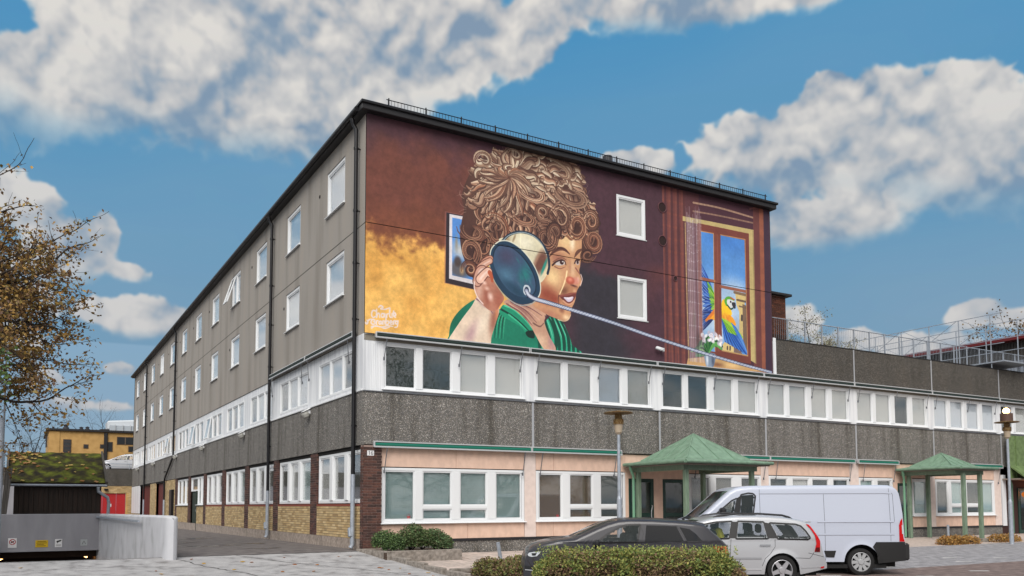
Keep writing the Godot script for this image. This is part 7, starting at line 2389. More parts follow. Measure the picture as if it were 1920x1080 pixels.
func smooth(f: Array, closed: bool, per := 7) -> PackedVector2Array:
	var p := []
	for i in range(0, f.size() - 1, 2): p.append(Vector2(f[i] / WX * MW, (WY - f[i + 1]) / WH * MH))
	var o := PackedVector2Array()
	var n := p.size()
	if n == 2: return PackedVector2Array(p)
	for i in (n if closed else n - 1):
		var a: Vector2 = p[(i - 1 + n) % n] if closed or i > 0 else p[0] * 2.0 - p[1]
		var b: Vector2 = p[i]
		var c: Vector2 = p[(i + 1) % n]
		var d: Vector2 = p[(i + 2) % n] if closed or i + 2 < n else c * 2.0 - b
		for k in per:
			o.append(b.cubic_interpolate(c, a, d, float(k) / per))
	if not closed: o.append(p[n - 1])
	return o

func pts_of(f: Array) -> PackedVector2Array:
	var o := PackedVector2Array()
	for i in range(0, f.size() - 1, 2): o.append(Vector2(f[i] / WX * MW, (WY - f[i + 1]) / WH * MH))
	return o

# how much of every pixel a polygon covers: calls back through `each`
func cover(q: PackedVector2Array, keep: bool, c := Color.BLACK, alpha := 1.0) -> void:
	var lo := 1e9
	var hi := -1e9
	for p in q:
		lo = minf(lo, p.y); hi = maxf(hi, p.y)
	var n := q.size()
	for y in range(maxi(0, floori(lo)), mini(MH - 1, ceili(hi)) + 1):
		var row := {}
		for sub in 3:
			var yy := y + (sub + 0.5) / 3.0
			var xs := PackedFloat32Array()
			for i in n:
				var a := q[i]
				var b := q[(i + 1) % n]
				if (a.y <= yy) != (b.y <= yy):
					xs.append(a.x + (yy - a.y) / (b.y - a.y) * (b.x - a.x))
			xs.sort()
			for k in range(0, xs.size() - 1, 2):
				var x0 := maxf(xs[k], 0.0)
				var x1 := minf(xs[k + 1], MW)
				for x in range(floori(x0), ceili(x1)):
					var cov := minf(x1, x + 1.0) - maxf(x0, x)
					if cov > 0.0: row[x] = row.get(x, 0.0) + cov / 3.0
		for x in row:
			if x < 0 or x >= MW: continue
			if keep: mask[y * MW + x] = minf(1.0, mask[y * MW + x] + row[x])
			else: dab(y * MW + x, c, row[x] * alpha)

func fill(f: Array, c: Color, soft := true, alpha := 1.0) -> void:
	cover(smooth(f, true) if soft else pts_of(f), false, c, alpha)

func within(f: Array, soft := true) -> void:
	mask.resize(MW * MH)
	mask.fill(0.0)
	cover(smooth(f, true) if soft else pts_of(f), true)

func anywhere() -> void:
	mask = PackedFloat32Array()

func blob(x: float, y: float, rx: float, ry: float, c: Color, a: float, ang := 0.0, hard := 0.0) -> void:
	var cx := x / WX * MW
	var cy := (WY - y) / WH * MH
	rx *= MW / WX; ry *= MH / WH
	var r := maxf(rx, ry)
	var ca := cos(ang); var sa := sin(ang)
	for iy in range(maxi(0, floori(cy - r)), mini(MH, ceili(cy + r))):
		for ix in range(maxi(0, floori(cx - r)), mini(MW, ceili(cx + r))):
			var dx := ix + 0.5 - cx
			var dy := iy + 0.5 - cy
			var u := (dx * ca + dy * sa) / rx
			var w := (-dx * sa + dy * ca) / ry
			var d := u * u + w * w
			if d < 1.0:
				d = sqrt(d)
				var k := 1.0 - (d - hard) / (1.0 - hard) if d > hard else 1.0
				dab(iy * MW + ix, c, a * k * k * (3.0 - 2.0 * k))

func line_px(q: PackedVector2Array, w0: float, w1: float, c: Color, a: float, c2 = null) -> void:
	# widths in pixels; thickest in the middle of the stroke when w1 < 0
	var n := q.size()
	for i in n - 1:
		var t := float(i) / maxi(1, n - 1)
		var w := lerpf(w0, w1, t) if w1 >= 0.0 else w0 * (0.25 + 0.75 * sin(PI * clampf(t, 0.02, 0.98)))
		var col: Color = c if c2 == null else c.lerp(c2, t)
		var p0 := q[i]
		var p1 := q[i + 1]
		var r := w * 0.5 + 0.7
		var d := p1 - p0
		var l2 := maxf(d.length_squared(), 1e-6)
		for y in range(maxi(0, floori(minf(p0.y, p1.y) - r)), mini(MH, ceili(maxf(p0.y, p1.y) + r))):
			for x in range(maxi(0, floori(minf(p0.x, p1.x) - r)), mini(MW, ceili(maxf(p0.x, p1.x) + r))):
				var v := Vector2(x + 0.5, y + 0.5) - p0
				var h := v.dot(d) / l2
				if h > 1.0 or h < 0.0:
					if (i > 0 and h < 0.0) or (i < n - 2 and h > 1.0):
						h = clampf(h, 0.0, 1.0)
						if (v - d * h).length() > w * 0.5: continue
					h = clampf(h, 0.0, 1.0)
				var k := w * 0.5 + 0.5 - (v - d * h).length()
				if k > 0.0: dab(y * MW + x, col, minf(1.0, k) * a)

func stroke(f: Array, w: float, c: Color, a := 1.0, w1 := -2.0, c2 = null) -> void:
	line_px(smooth(f, false), w * MW / WX, w1 * MW / WX if w1 > -1.5 else w * MW / WX, c, a, c2)

func brushed(f: Array, w: float, c: Color, a := 1.0) -> void:   # tapering at both ends
	line_px(smooth(f, false), w * MW / WX, -1.0, c, a)

# a lock of hair: a bundle of strands along a spline given in pixels
func lock(q: PackedVector2Array, width: float, dark: Color, mid: Color, light: Color) -> void:
	var n := q.size()
	var deep := brush.randf_range(0.0, 0.42) if brush.randf() < 0.6 else 0.0
	mid = mid.lerp(dark, deep)
	light = light.lerp(mid, deep)
	line_px(q, width * 1.35, -1.0, dark.darkened(0.15), 0.5)
	var k := maxi(3, int(width / 1.7))
	for s in k:
		var f := (s + 0.5) / k * 2.0 - 1.0
		var o := PackedVector2Array()
		for i in n:
			var d := (q[mini(i + 1, n - 1)] - q[maxi(i - 1, 0)]).normalized().orthogonal()
			var t := float(i) / (n - 1)
			o.append(q[i] + d * f * width * 0.5 * (0.25 + 0.75 * sin(PI * clampf(t * 0.9 + 0.08, 0, 1))))
		var lit := clampf(0.5 - f * 0.55 + brush.randf_range(-0.45, 0.45), 0.0, 1.0)
		var c := mid.lerp(light, (lit - 0.5) * 2.0) if lit > 0.5 else dark.lerp(mid, lit * 2.0)
		line_px(o, brush.randf_range(1.4, 3.0), -1.0, c, brush.randf_range(0.6, 0.92))

func curl_path(c: Vector2, r: float, turns: float, a0: float, dir: float, squash: float, tilt: float) -> PackedVector2Array:
	var o := PackedVector2Array()
	var n := int(14 * turns) + 6
	for i in n:
		var t := float(i) / (n - 1)
		var a := a0 + dir * TAU * turns * t
		var rr := r * (1.0 - 0.62 * t)
		o.append(c + Vector2(cos(a) * rr, sin(a) * rr * squash).rotated(tilt))
	return o

func wave_path(p0: Vector2, crown: Vector2, len: float) -> PackedVector2Array:
	var o := PackedVector2Array()
	var p := p0
	var out := p0 - crown
	var dist := out.length()
	var h := (out.normalized() + Vector2(0, 0.55) * clampf(dist / 160.0, 0.0, 1.2)).angle() + brush.randf_range(-0.35, 0.35)
	var ph := brush.randf() * TAU
	var amp := brush.randf_range(0.10, 0.24)
	var hook := brush.randf_range(0.18, 0.34) * (1.0 if brush.randf() < 0.5 else -1.0)
	var n := int(len / 4.0)
	p -= Vector2.from_angle(h) * len * 0.35
	for i in n:
		o.append(p)
		var t := float(i) / n
		h += sin(ph + i * 0.42) * amp
		if t > 0.66: h += hook * (t - 0.5) * 2.0
		p += Vector2.from_angle(h) * 4.0
	return o

func hair_tone(p: Vector2) -> Array:
	# blond at the crown, auburn towards the nape and the face
	var t := clampf((p.y - 60.0) / 230.0 + (p.x - 560.0) * 0.0006, 0.0, 1.0)
	var d := cc(104, 72, 62).lerp(cc(56, 34, 34), t)
	var m := cc(206, 174, 142).lerp(cc(156, 96, 74), t)
	var l := cc(242, 230, 204).lerp(cc(220, 176, 140), t)
	if brush.randf() < 0.3: m = m.lerp(cc(178, 104, 72), 0.5)
	return [d, m, l]

func mural_material() -> StandardMaterial3D:
	brush = RandomNumberGenerator.new()
	brush.seed = 2024
	cv.resize(MW * MH)
	var n1 := noise(0.006, 5, 3)
	var n2 := noise(0.03, 4, 9)
	# ---- the painted room: purple brown walls, a glow of yellow low on the left
	for y in MH:
		for x in MW:
			var u := float(x) / MW * WX
			var v := WY - float(y) / MH * WH
			var k := n1.get_noise_2d(x, y)
			var k2 := n2.get_noise_2d(x, y)
			var c := cc(72, 45, 56)
			var top := smoothstep(11.0, 12.1, v + k * 0.7)
			var brown := smoothstep(5.6, 2.2, u + k * 0.9) * (1.0 - top * 0.85)
			c = c.lerp(cc(108, 62, 52), brown)
			c = c.lerp(cc(122, 70, 48), brown * smoothstep(10.0, 9.0, v + k * 0.6) * 0.6)
			c = c.lerp(cc(66, 44, 54), smoothstep(0.8, 0.0, u) * smoothstep(10.6, 12.0, v) * 0.7)
			# dark behind the child's face
			var dk := smoothstep(9.0, 8.4, v + k * 0.5) * smoothstep(6.4, 7.4, u) * smoothstep(10.0, 8.3, u + k * 0.5)
			c = c.lerp(cc(48, 45, 54), dk)
			# warm patch right of the small windows
			c = c.lerp(cc(104, 56, 54), smoothstep(8.0, 9.3, v - (u - 10.4) * 0.9 + k * 0.3) * smoothstep(9.5, 9.0, v) * smoothstep(9.6, 10.6, u) * 0.7)
			# yellow wall
			var edge := 8.75 - 0.05 * u + k * 0.55 + k2 * 0.22
			if u > 3.0: edge += 0.12
			var ye := smoothstep(edge + 0.28, edge - 0.30, v) * smoothstep(5.6, 4.6, u)
			var yc := cc(214, 158, 78).lerp(cc(233, 182, 98), clampf(0.5 + k * 1.2 + (8.0 - v) * 0.22, 0, 1))
			c = c.lerp(yc, ye)
			c = c.lerp(cc(130, 74, 46), smoothstep(0.5, 0.0, absf(v - edge - 0.1)) * 0.25 * smoothstep(5.6, 4.6, u))
			var gn := 1.0 + k2 * 0.10 + (brush.randf() - 0.5) * 0.10
			cv[y * MW + x] = Color(c.r * gn, c.g * gn, c.b * gn)
	paint_frame_and_child()
	paint_window_and_parrot()
	paint_string_and_signature()
	var data := PackedByteArray()
	data.resize(MW * MH * 3)
	for y in MH:
		for x in MW:
			var i := y * MW + x
			var f := 1.0 + n2.get_noise_2d(x * 2.3, y * 2.3) * 0.05 + n1.get_noise_2d(x * 1.7 + 900, y * 1.7) * 0.08
			if x % 530 < 1: f *= 1.12
			var c := cv[i]
			data[i * 3] = int(clampf(c.r * f, 0, 1) * 255.0)
			data[i * 3 + 1] = int(clampf(c.g * f, 0, 1) * 255.0)
			data[i * 3 + 2] = int(clampf(c.b * f, 0, 1) * 255.0)
	var im := Image.create_from_data(MW, MH, false, Image.FORMAT_RGB8, data)
	var m := StandardMaterial3D.new()
	m.resource_name = "mural_paint"
	m.albedo_texture = ImageTexture.create_from_image(im)
	m.texture_repeat = false
	m.roughness = 0.85
	return m

func paint_frame_and_child() -> void:
	# ---- framed picture on the painted wall
	fill([2.43, 9.79, 3.23, 9.78, 3.52, 7.56, 2.42, 7.64], cc(150, 96, 92), false, 0.5)
	fill([2.48, 9.76, 3.31, 9.76, 3.45, 7.58, 2.45, 7.66], cc(46, 38, 46), false)
	fill([2.58, 9.73, 3.38, 9.73, 3.45, 7.73, 2.57, 7.80], cc(214, 208, 212), false)
	fill([2.67, 9.64, 3.38, 9.63, 3.45, 7.86, 2.67, 7.91], cc(84, 138, 208), false)
	within([2.67, 9.64, 3.38, 9.63, 3.45, 7.86, 2.67, 7.91], false)
	for k in 60:
		var u := 4.05 + brush.randf() * 1.0
		var v := 9.15 - brush.randf() * 1.0
		blob(u, v, 0.10, 0.04, [cc(60, 110, 190), cc(120, 170, 226), cc(200, 214, 232)][k % 3], 0.5, brush.randf() * 3.0)
	blob(2.99, 8.69, 0.6, 0.45, cc(205, 200, 190), 0.9)
	blob(2.92, 8.12, 0.5, 0.35, cc(92, 88, 92), 0.95, 0.0, 0.4)
	blob(2.85, 8.35, 0.16, 0.22, cc(70, 58, 56), 0.9, 0.0, 0.4)
	blob(2.81, 8.89, 0.08, 0.4, cc(150, 140, 120), 0.8)
	blob(2.99, 8.10, 0.12, 0.2, cc(226, 180, 120), 0.7)
	for k in 14: stroke([4.02 + brush.randf() * 0.7, 7.35 + 0.05 * k, 4.3 + brush.randf() * 0.6, 7.37 + 0.05 * k], 0.03, [cc(70, 70, 80), cc(170, 160, 150), cc(120, 112, 110)][k % 3], 0.6)
	anywhere()
	# ---- neck, shirt
	var shirt := [2.57, 6.10, 2.64, 6.49, 2.85, 6.82, 3.17, 7.12, 3.50, 7.29, 3.86, 7.12, 4.23, 7.08, 4.51, 7.19, 5.17, 6.89, 5.53, 6.53, 5.84, 6.83, 6.14, 7.10, 6.48, 7.00, 6.72, 6.65, 6.88, 6.27, 6.96, 5.89, 2.54, 5.50]
	fill(shirt, cc(20, 118, 92))
	within(shirt)
	blob(2.82, 6.60, 0.9, 0.8, cc(14, 92, 70), 0.7)
	for k in 13:
		var a := k / 12.0
		var bx := lerpf(5.35, 7.5, a)
		var jx := brush.randf_range(-0.06, 0.06)
		brushed([bx, 7.40 - a * 0.75, bx + 0.22 + jx, 6.95 - a * 0.35, bx + 0.36 + jx, 6.45, bx + 0.34, 5.8], 0.17, cc(8, 66, 54), 0.85)
		brushed([bx + 0.12, 7.34 - a * 0.75, bx + 0.33 + jx, 6.90 - a * 0.35, bx + 0.47 + jx, 6.42, bx + 0.46, 5.8], 0.13, cc(44, 164, 128), 0.8)
		brushed([bx + 0.15, 7.25 - a * 0.75, bx + 0.36 + jx, 6.82 - a * 0.35, bx + 0.49 + jx, 6.40], 0.04, cc(110, 214, 178), 0.7)
	for k in 7:
		var o := 0.06 * k
		brushed([4.02 + o, 6.2, 4.12 + o, 6.75 + o * 0.5, 4.5 + o, 7.3, 5.0 + o, 7.62 - o], 0.06, [cc(58, 170, 130), cc(8, 64, 50)][k % 2], 0.7)
		brushed([8.02 + o, 7.05, 8.25 + o, 6.7, 8.42 + o * 0.7, 6.3, 8.47 + o * 0.5, 5.9], 0.07, [cc(62, 190, 165), cc(6, 58, 50)][k % 2], 0.8)
	anywhere()
	# collar
	fill([4.38, 7.23, 4.66, 7.18, 4.98, 7.00, 5.26, 6.77, 5.45, 6.52, 5.26, 6.40, 4.98, 6.64, 4.60, 6.79, 4.28, 6.96], cc(26, 140, 106))
	stroke([4.32, 7.09, 4.69, 6.94, 5.07, 6.71, 5.41, 6.43], 0.07, cc(8, 58, 48), 0.9, 0.03)
	stroke([4.43, 7.22, 4.73, 7.14, 5.07, 6.93, 5.45, 6.59], 0.05, cc(86, 200, 160), 0.8, 0.03)
	stroke([4.58, 6.96, 4.92, 6.76, 5.18, 6.56], 0.06, cc(64, 184, 140), 0.8, 0.02)
	fill([5.18, 6.49, 5.45, 6.55, 5.49, 6.33, 5.26, 6.34], cc(10, 40, 34))
	# neck
	var neck := [4.40, 7.33, 4.70, 7.46, 5.17, 7.39, 5.69, 7.42, 5.92, 7.11, 5.86, 6.87, 6.04, 6.45, 6.27, 6.10, 6.19, 5.89, 5.84, 6.01, 5.53, 6.43, 5.34, 6.71, 5.00, 7.04, 4.62, 7.19]
	fill(neck, cc(196, 152, 128))
	within(neck)
	blob(4.98, 7.17, 0.75, 0.35, cc(150, 104, 98), 0.85, 0.6)
	blob(5.65, 6.24, 0.5, 0.4, cc(226, 192, 162), 0.9)
	blob(6.14, 6.29, 0.22, 0.6, cc(170, 130, 140), 0.7)
	for q in [[4.51, 7.28, 4.98, 7.08, 5.42, 6.72], [4.66, 7.36, 5.17, 7.16, 5.57, 6.82], [4.85, 7.38, 5.36, 7.24, 5.77, 7.06]]:
		stroke(q, 0.05, cc(112, 70, 74), 0.75, 0.02)
	for q in [[4.60, 7.29, 5.07, 7.08, 5.45, 6.75], [4.77, 7.34, 5.26, 7.17, 5.69, 6.91]]:
		stroke(q, 0.035, cc(220, 180, 160), 0.6, 0.02)
	stroke([5.45, 6.79, 5.69, 6.71, 5.84, 6.83], 0.06, cc(120, 84, 76), 0.7, 0.03)
	stroke([5.89, 7.07, 5.96, 6.88, 6.16, 6.49, 6.31, 6.05], 0.04, cc(90, 56, 62), 0.7)
	anywhere()
	# ---- hair mass behind
	var hair := [3.06, 9.96, 2.98, 10.34, 3.13, 10.82, 3.38, 11.33, 3.68, 11.69, 4.15, 11.95, 4.75, 12.16, 5.48, 12.25, 6.28, 12.23, 6.89, 12.15, 7.30, 11.88, 7.38, 11.47, 7.59, 11.12, 7.80, 10.77, 7.94, 10.33, 7.96, 9.84, 7.78, 9.35, 7.44, 8.98, 7.15, 9.05, 6.99, 9.44, 6.46, 9.74, 6.10, 9.17, 5.70, 9.11, 5.18, 9.53, 4.61, 9.44, 4.14, 9.03, 3.92, 8.51, 3.67, 8.31, 3.56, 8.05, 3.32, 7.94, 3.16, 8.24, 2.99, 8.66, 2.92, 9.16, 2.99, 9.63]
	fill(hair, cc(80, 52, 46))
	within(hair)
	blob(4.61, 8.94, 0.9, 0.5, cc(46, 30, 32), 0.9)
	blob(3.50, 8.77, 0.6, 0.7, cc(66, 42, 42), 0.7)
	blob(4.52, 11.26, 1.6, 0.8, cc(150, 112, 88), 0.7)
	anywhere()
	# ---- face
	var face := [6.02, 9.02, 6.26, 9.33, 6.50, 9.71, 6.87, 9.80, 7.12, 9.77, 7.28, 9.87, 7.30, 9.49, 7.26, 9.17, 7.23, 8.85, 7.19, 8.67, 7.25, 8.47, 7.27, 8.30, 7.18, 8.15, 7.10, 8.02, 7.06, 7.89, 7.04, 7.75, 6.97, 7.57, 6.87, 7.39, 6.85, 7.25, 6.76, 7.06, 6.60, 7.00, 6.36, 7.02, 6.04, 7.09, 5.69, 7.22, 5.46, 7.36, 5.46, 7.89, 5.86, 8.62]
	fill(face, cc(200, 150, 112))
	within(face)
	blob(6.70, 9.57, 0.62, 0.5, cc(226, 194, 144), 0.9)
	blob(6.93, 9.55, 0.16, 0.42, cc(244, 232, 204), 0.75)
	blob(6.17, 8.36, 0.52, 0.52, cc(238, 204, 150), 0.95)
	blob(5.93, 7.75, 0.62, 0.52, cc(140, 66, 50), 0.95)
	blob(6.25, 7.62, 0.36, 0.34, cc(146, 62, 48), 0.8)
	blob(5.82, 8.53, 0.26, 0.6, cc(150, 84, 62), 0.7)
	blob(6.38, 8.97, 0.46, 0.30, cc(156, 100, 84), 0.8)
	blob(6.04, 7.15, 0.75, 0.20, cc(176, 118, 96), 0.85, 0.2)
	# muzzle: darker plane between nose and mouth
	fill([6.69, 8.22, 6.57, 8.03, 6.43, 7.79, 6.45, 7.64, 6.61, 7.49, 6.81, 7.48, 6.99, 7.68, 7.10, 7.93, 7.18, 8.10, 7.02, 8.16, 6.81, 8.17], cc(176, 122, 90), true, 0.9)
	blob(6.61, 7.95, 0.26, 0.18, cc(112, 70, 54), 0.85, -0.5)
	blob(7.00, 8.00, 0.12, 0.12, cc(214, 166, 128), 0.8)
	stroke([6.72, 8.60, 6.67, 8.36, 6.57, 8.10, 6.43, 7.81], 0.055, cc(244, 214, 164), 0.85, 0.04)
	blob(6.94, 8.69, 0.17, 0.50, cc(226, 186, 150), 0.8)
	blob(6.84, 8.76, 0.06, 0.4, cc(176, 122, 100), 0.5)
	blob(6.68, 7.11, 0.22, 0.14, cc(240, 206, 164), 0.95)
	blob(6.52, 7.31, 0.16, 0.13, cc(130, 80, 66), 0.8)
	blob(6.81, 7.41, 0.14, 0.08, cc(200, 150, 112), 0.8)
	# nose
	blob(7.04, 8.32, 0.22, 0.19, cc(206, 134, 118), 0.9, 0.0, 0.3)
	blob(6.84, 8.31, 0.21, 0.165, cc(176, 84, 66), 0.95, 0.0, 0.55)
	blob(6.84, 8.34, 0.15, 0.11, cc(226, 142, 118), 0.9)
	blob(7.15, 8.39, 0.09, 0.16, cc(232, 178, 160), 0.7)
	blob(6.98, 8.16, 0.22, 0.055, cc(78, 40, 42), 0.9, 0.12)
	# mouth
	fill([6.43, 7.76, 6.65, 7.79, 6.89, 7.87, 7.06, 7.91, 7.02, 7.78, 6.91, 7.63, 6.73, 7.56, 6.57, 7.64], cc(110, 54, 50))
	fill([6.59, 7.74, 6.77, 7.76, 6.95, 7.80, 6.91, 7.68, 6.77, 7.61, 6.65, 7.67], cc(200, 186, 204))
	fill([6.61, 7.74, 6.77, 7.76, 6.93, 7.80, 6.89, 7.73, 6.77, 7.69, 6.65, 7.70], cc(226, 216, 226))
	stroke([6.41, 7.76, 6.65, 7.82, 6.85, 7.89, 7.10, 7.94], 0.06, cc(140, 76, 68), 0.9, 0.045)
	stroke([6.57, 7.62, 6.71, 7.55, 6.85, 7.55, 6.99, 7.69], 0.06, cc(206, 152, 124), 0.85, 0.03)
	stroke([6.41, 7.79, 6.38, 7.67, 6.40, 7.52], 0.035, cc(96, 60, 50), 0.8, 0.02)
	# eyes and brows
	fill([6.27, 8.76, 6.37, 8.86, 6.52, 8.91, 6.63, 8.88, 6.62, 8.80, 6.49, 8.75, 6.37, 8.74], cc(206, 196, 190))
	blob(6.52, 8.85, 0.085, 0.08, cc(60, 34, 34), 1.0, 0.0, 0.75)
	blob(6.55, 8.88, 0.028, 0.026, cc(250, 248, 244), 1.0, 0.0, 0.4)
	stroke([6.17, 8.71, 6.31, 8.84, 6.52, 8.93, 6.64, 8.90, 6.68, 8.79], 0.06, cc(64, 38, 38), 0.9, 0.03)
	stroke([6.19, 8.82, 6.38, 8.95, 6.56, 9.00, 6.70, 8.95], 0.035, cc(116, 72, 62), 0.7, 0.02)
	stroke([6.25, 8.68, 6.45, 8.64, 6.66, 8.73], 0.045, cc(140, 88, 74), 0.7, 0.02)
	brushed([6.04, 8.95, 6.22, 9.15, 6.44, 9.28, 6.64, 9.28, 6.82, 9.17], 0.125, cc(98, 62, 54), 0.85)
	brushed([6.14, 9.07, 6.44, 9.30, 6.70, 9.26], 0.05, cc(64, 40, 38), 0.6)
	fill([7.05, 8.96, 7.13, 9.02, 7.20, 8.97, 7.18, 8.88, 7.09, 8.86], cc(196, 178, 172))
	blob(7.13, 8.95, 0.05, 0.075, cc(62, 38, 38), 1.0, 0.0, 0.65)
	stroke([7.01, 8.89, 7.08, 9.01, 7.20, 9.02], 0.045, cc(66, 40, 40), 0.9)
	brushed([7.01, 9.09, 7.13, 9.27, 7.30, 9.40], 0.11, cc(104, 68, 56), 0.85)
	stroke([7.05, 8.75, 7.13, 8.66, 7.21, 8.57], 0.05, cc(150, 94, 82), 0.7)
	stroke([6.38, 9.59, 6.67, 9.75, 6.87, 9.65, 6.99, 9.72, 7.12, 9.84, 7.28, 9.80], 0.08, cc(128, 84, 62), 0.7)
	anywhere()
	stroke([7.25, 8.57, 7.30, 8.41, 7.23, 8.19], 0.03, cc(246, 214, 200), 0.7)
	stroke([6.85, 7.21, 6.76, 7.05, 6.60, 6.98, 6.36, 7.00], 0.03, cc(240, 206, 166), 0.7)
	# ---- hair: wavy locks that run out from the crown and end in hooks, outer ones first
	var crown := pts_of([4.61, 11.23])[0]
	var hp := smooth(hair, true)
	var starts := []
	while starts.size() < 300:
		var p0 := Vector2(brush.randf_range(370, 1010), brush.randf_range(0, 340))
		if not Geometry2D.is_point_in_polygon(p0, hp): continue
		if p0.x > 868 and p0.y > 172: continue
		if p0.x > 690 and p0.x < 860 and p0.y > 205: continue
		starts.append(p0)
	starts.sort_custom(func(a: Vector2, b: Vector2) -> bool: return a.distance_squared_to(crown) > b.distance_squared_to(crown))
	within(hair)
	for k in 90:
		var p := hp[brush.randi() % hp.size()] + Vector2(brush.randf_range(-5, 5), brush.randf_range(-5, 5))
		var ring := PackedVector2Array()
		for i in 12: ring.append(p + Vector2.from_angle(TAU * i / 12.0) * brush.randf_range(7, 13))
		if p.x < 850 and p.y < 290: cover(ring, true)
	for p0 in starts:
		lock(wave_path(p0, crown, brush.randf_range(75, 140)), brush.randf_range(15, 25), hair_tone(p0)[0], hair_tone(p0)[1], hair_tone(p0)[2])
	# the crown whorl
	for k in 40:
		var a := TAU * k / 40.0 + brush.randf_range(-0.1, 0.1)
		var l := brush.randf_range(75, 135) * (0.72 if sin(a) < -0.2 else 1.0)
		var q := PackedVector2Array()
		var w0 := brush.randf_range(0, 6)
		for i in 14:
			var t := i / 13.0
			q.append(crown + Vector2(cos(a + t * 0.6 + sin(t * 5.0 + w0) * 0.12), sin(a + t * 0.6 + sin(t * 5.0 + w0) * 0.12) * 0.72) * (5.0 + l * t) + Vector2(0, 30.0 * t * t))
		var tn := hair_tone(crown + Vector2(0, sin(a) * 60.0))
		lock(q, brush.randf_range(9, 14), tn[0], tn[1], tn[2])
	blob(4.61, 11.23, 0.13, 0.09, cc(92, 52, 42), 0.7)
	anywhere()
	# named curls: [x, y, radius in m, turns, start, direction, squash, tilt]
	var rings := [[7.69, 10.36, 0.36, 1.2, 2.6, 1.0, 1.15, 0.2], [7.77, 9.74, 0.40, 1.25, -2.4, -1.0, 1.1, -0.2], [7.53, 9.24, 0.34, 1.1, 0.4, 1.0, 0.7, -0.5], [5.83, 10.35, 0.34, 1.15, 0.2, 1.0, 1.0, 0.0], [6.51, 10.26, 0.42, 1.0, 3.0, 1.0, 1.2, 0.3],
		[7.12, 10.12, 0.40, 1.1, 2.8, -1.0, 1.2, 0.2], [7.01, 11.08, 0.72, 0.75, 2.9, -1.0, 0.55, 0.1], [5.94, 9.55, 0.50, 1.3, 3.4, 1.0, 1.05, 0.0], [6.30, 9.78, 0.36, 1.0, 1.0, 1.0, 1.2, 0.2], [5.48, 10.90, 0.60, 0.75, 2.8, -1.0, 0.5, 0.1], [5.18, 10.07, 0.60, 0.7, 3.0, -1.0, 0.5, 0.1],
		[3.70, 8.93, 0.40, 1.0, 3.8, 1.0, 1.3, 0.2], [3.38, 9.34, 0.52, 0.8, 3.0, -1.0, 0.7, 0.1], [3.27, 8.70, 0.38, 1.1, 1.6, -1.0, 1.2, 0.0], [3.27, 8.17, 0.28, 1.2, 2.8, 1.0, 1.0, 0.0], [4.14, 9.43, 0.55, 0.8, 3.6, 1.0, 1.1, 0.2], [3.74, 11.60, 0.34, 0.9, 2.6, 1.0, 0.9, 0.0], [4.82, 11.99, 0.34, 0.9, 3.0, 1.0, 0.7, 0.1], [6.48, 11.79, 0.6, 0.7, 3.4, 1.0, 0.5, 0.4]]
	for r in rings:
		var c := Vector2(r[0] / WX * MW, (WY - r[1]) / WH * MH)
		var rp: float = r[2] * MW / WX
		blob(r[0], r[1], r[2] * 0.6, r[2] * 0.6 * r[6], cc(60, 36, 34), 0.55)
		var tn := hair_tone(c)
		for s in 3:
			lock(curl_path(c, rp * (1.1 - s * 0.2), r[3], r[4] + s * 0.2 + brush.randf() * 0.2, r[5], r[6], r[7]), 7.5, tn[0], tn[1], tn[2])
	# stray hairs
	for k in 70:
		var i := brush.randi() % hp.size()
		var p := hp[i]
		if p.y > 250 or (p.x > 740 and p.y > 200 and p.x < 850): continue
		var out := (p - Vector2(720, 150)).normalized()
		var q := PackedVector2Array()
		var b := brush.randf_range(-1.2, 1.2)
		for j in 9:
			var t := j / 8.0
			q.append(p - out * 8.0 + out.rotated(b * t) * t * brush.randf_range(24, 30))
		line_px(q, 1.2, 0.6, cc(190, 160, 140), 0.55)
	# ---- tin can: side, then bottom disc
	var side := [4.29, 9.12, 4.48, 9.35, 4.74, 9.51, 5.08, 9.58, 5.47, 9.53, 5.78, 9.32, 5.98, 9.01, 6.03, 8.68, 5.97, 8.40, 5.73, 8.10, 5.46, 8.23]
	fill(side, cc(216, 208, 178))
	within(side)
	blob(5.18, 9.28, 0.5, 0.4, cc(240, 234, 208), 0.9)
	blob(4.51, 9.22, 0.16, 0.30, cc(150, 120, 84), 0.85, 0.5)
	blob(4.78, 9.36, 0.06, 0.25, cc(120, 92, 62), 0.7, 0.4)
	blob(5.74, 8.74, 0.30, 0.62, cc(104, 64, 54), 0.95, 0.45, 0.35)
	blob(5.62, 8.86, 0.08, 0.5, cc(168, 128, 104), 0.7, 0.45)
	blob(5.86, 8.62, 0.07, 0.42, cc(40, 140, 126), 0.95, 0.40, 0.3)
	blob(5.91, 8.44, 0.06, 0.34, cc(222, 200, 160), 0.9, 0.40, 0.3)
	anywhere()
	stroke([4.33, 9.16, 4.55, 9.39, 4.82, 9.54, 5.12, 9.60, 5.49, 9.55, 5.80, 9.34, 6.00, 9.03, 6.05, 8.68, 5.99, 8.42], 0.085, cc(30, 48, 66), 1.0)
	stroke([4.33, 9.14, 4.55, 9.38, 4.82, 9.52, 5.12, 9.59, 5.49, 9.53, 5.78, 9.32, 5.96, 9.01], 0.02, cc(200, 214, 214), 0.8)
	var disc := [3.92, 8.62, 3.96, 8.84, 4.09, 9.02, 4.29, 9.17, 4.57, 9.22, 4.89, 9.12, 5.18, 8.92, 5.43, 8.66, 5.62, 8.35, 5.71, 8.03, 5.69, 7.75, 5.54, 7.52, 5.27, 7.37, 4.92, 7.33, 4.60, 7.45, 4.32, 7.66, 4.08, 7.96, 3.96, 8.27]
	fill(disc, cc(30, 58, 82))
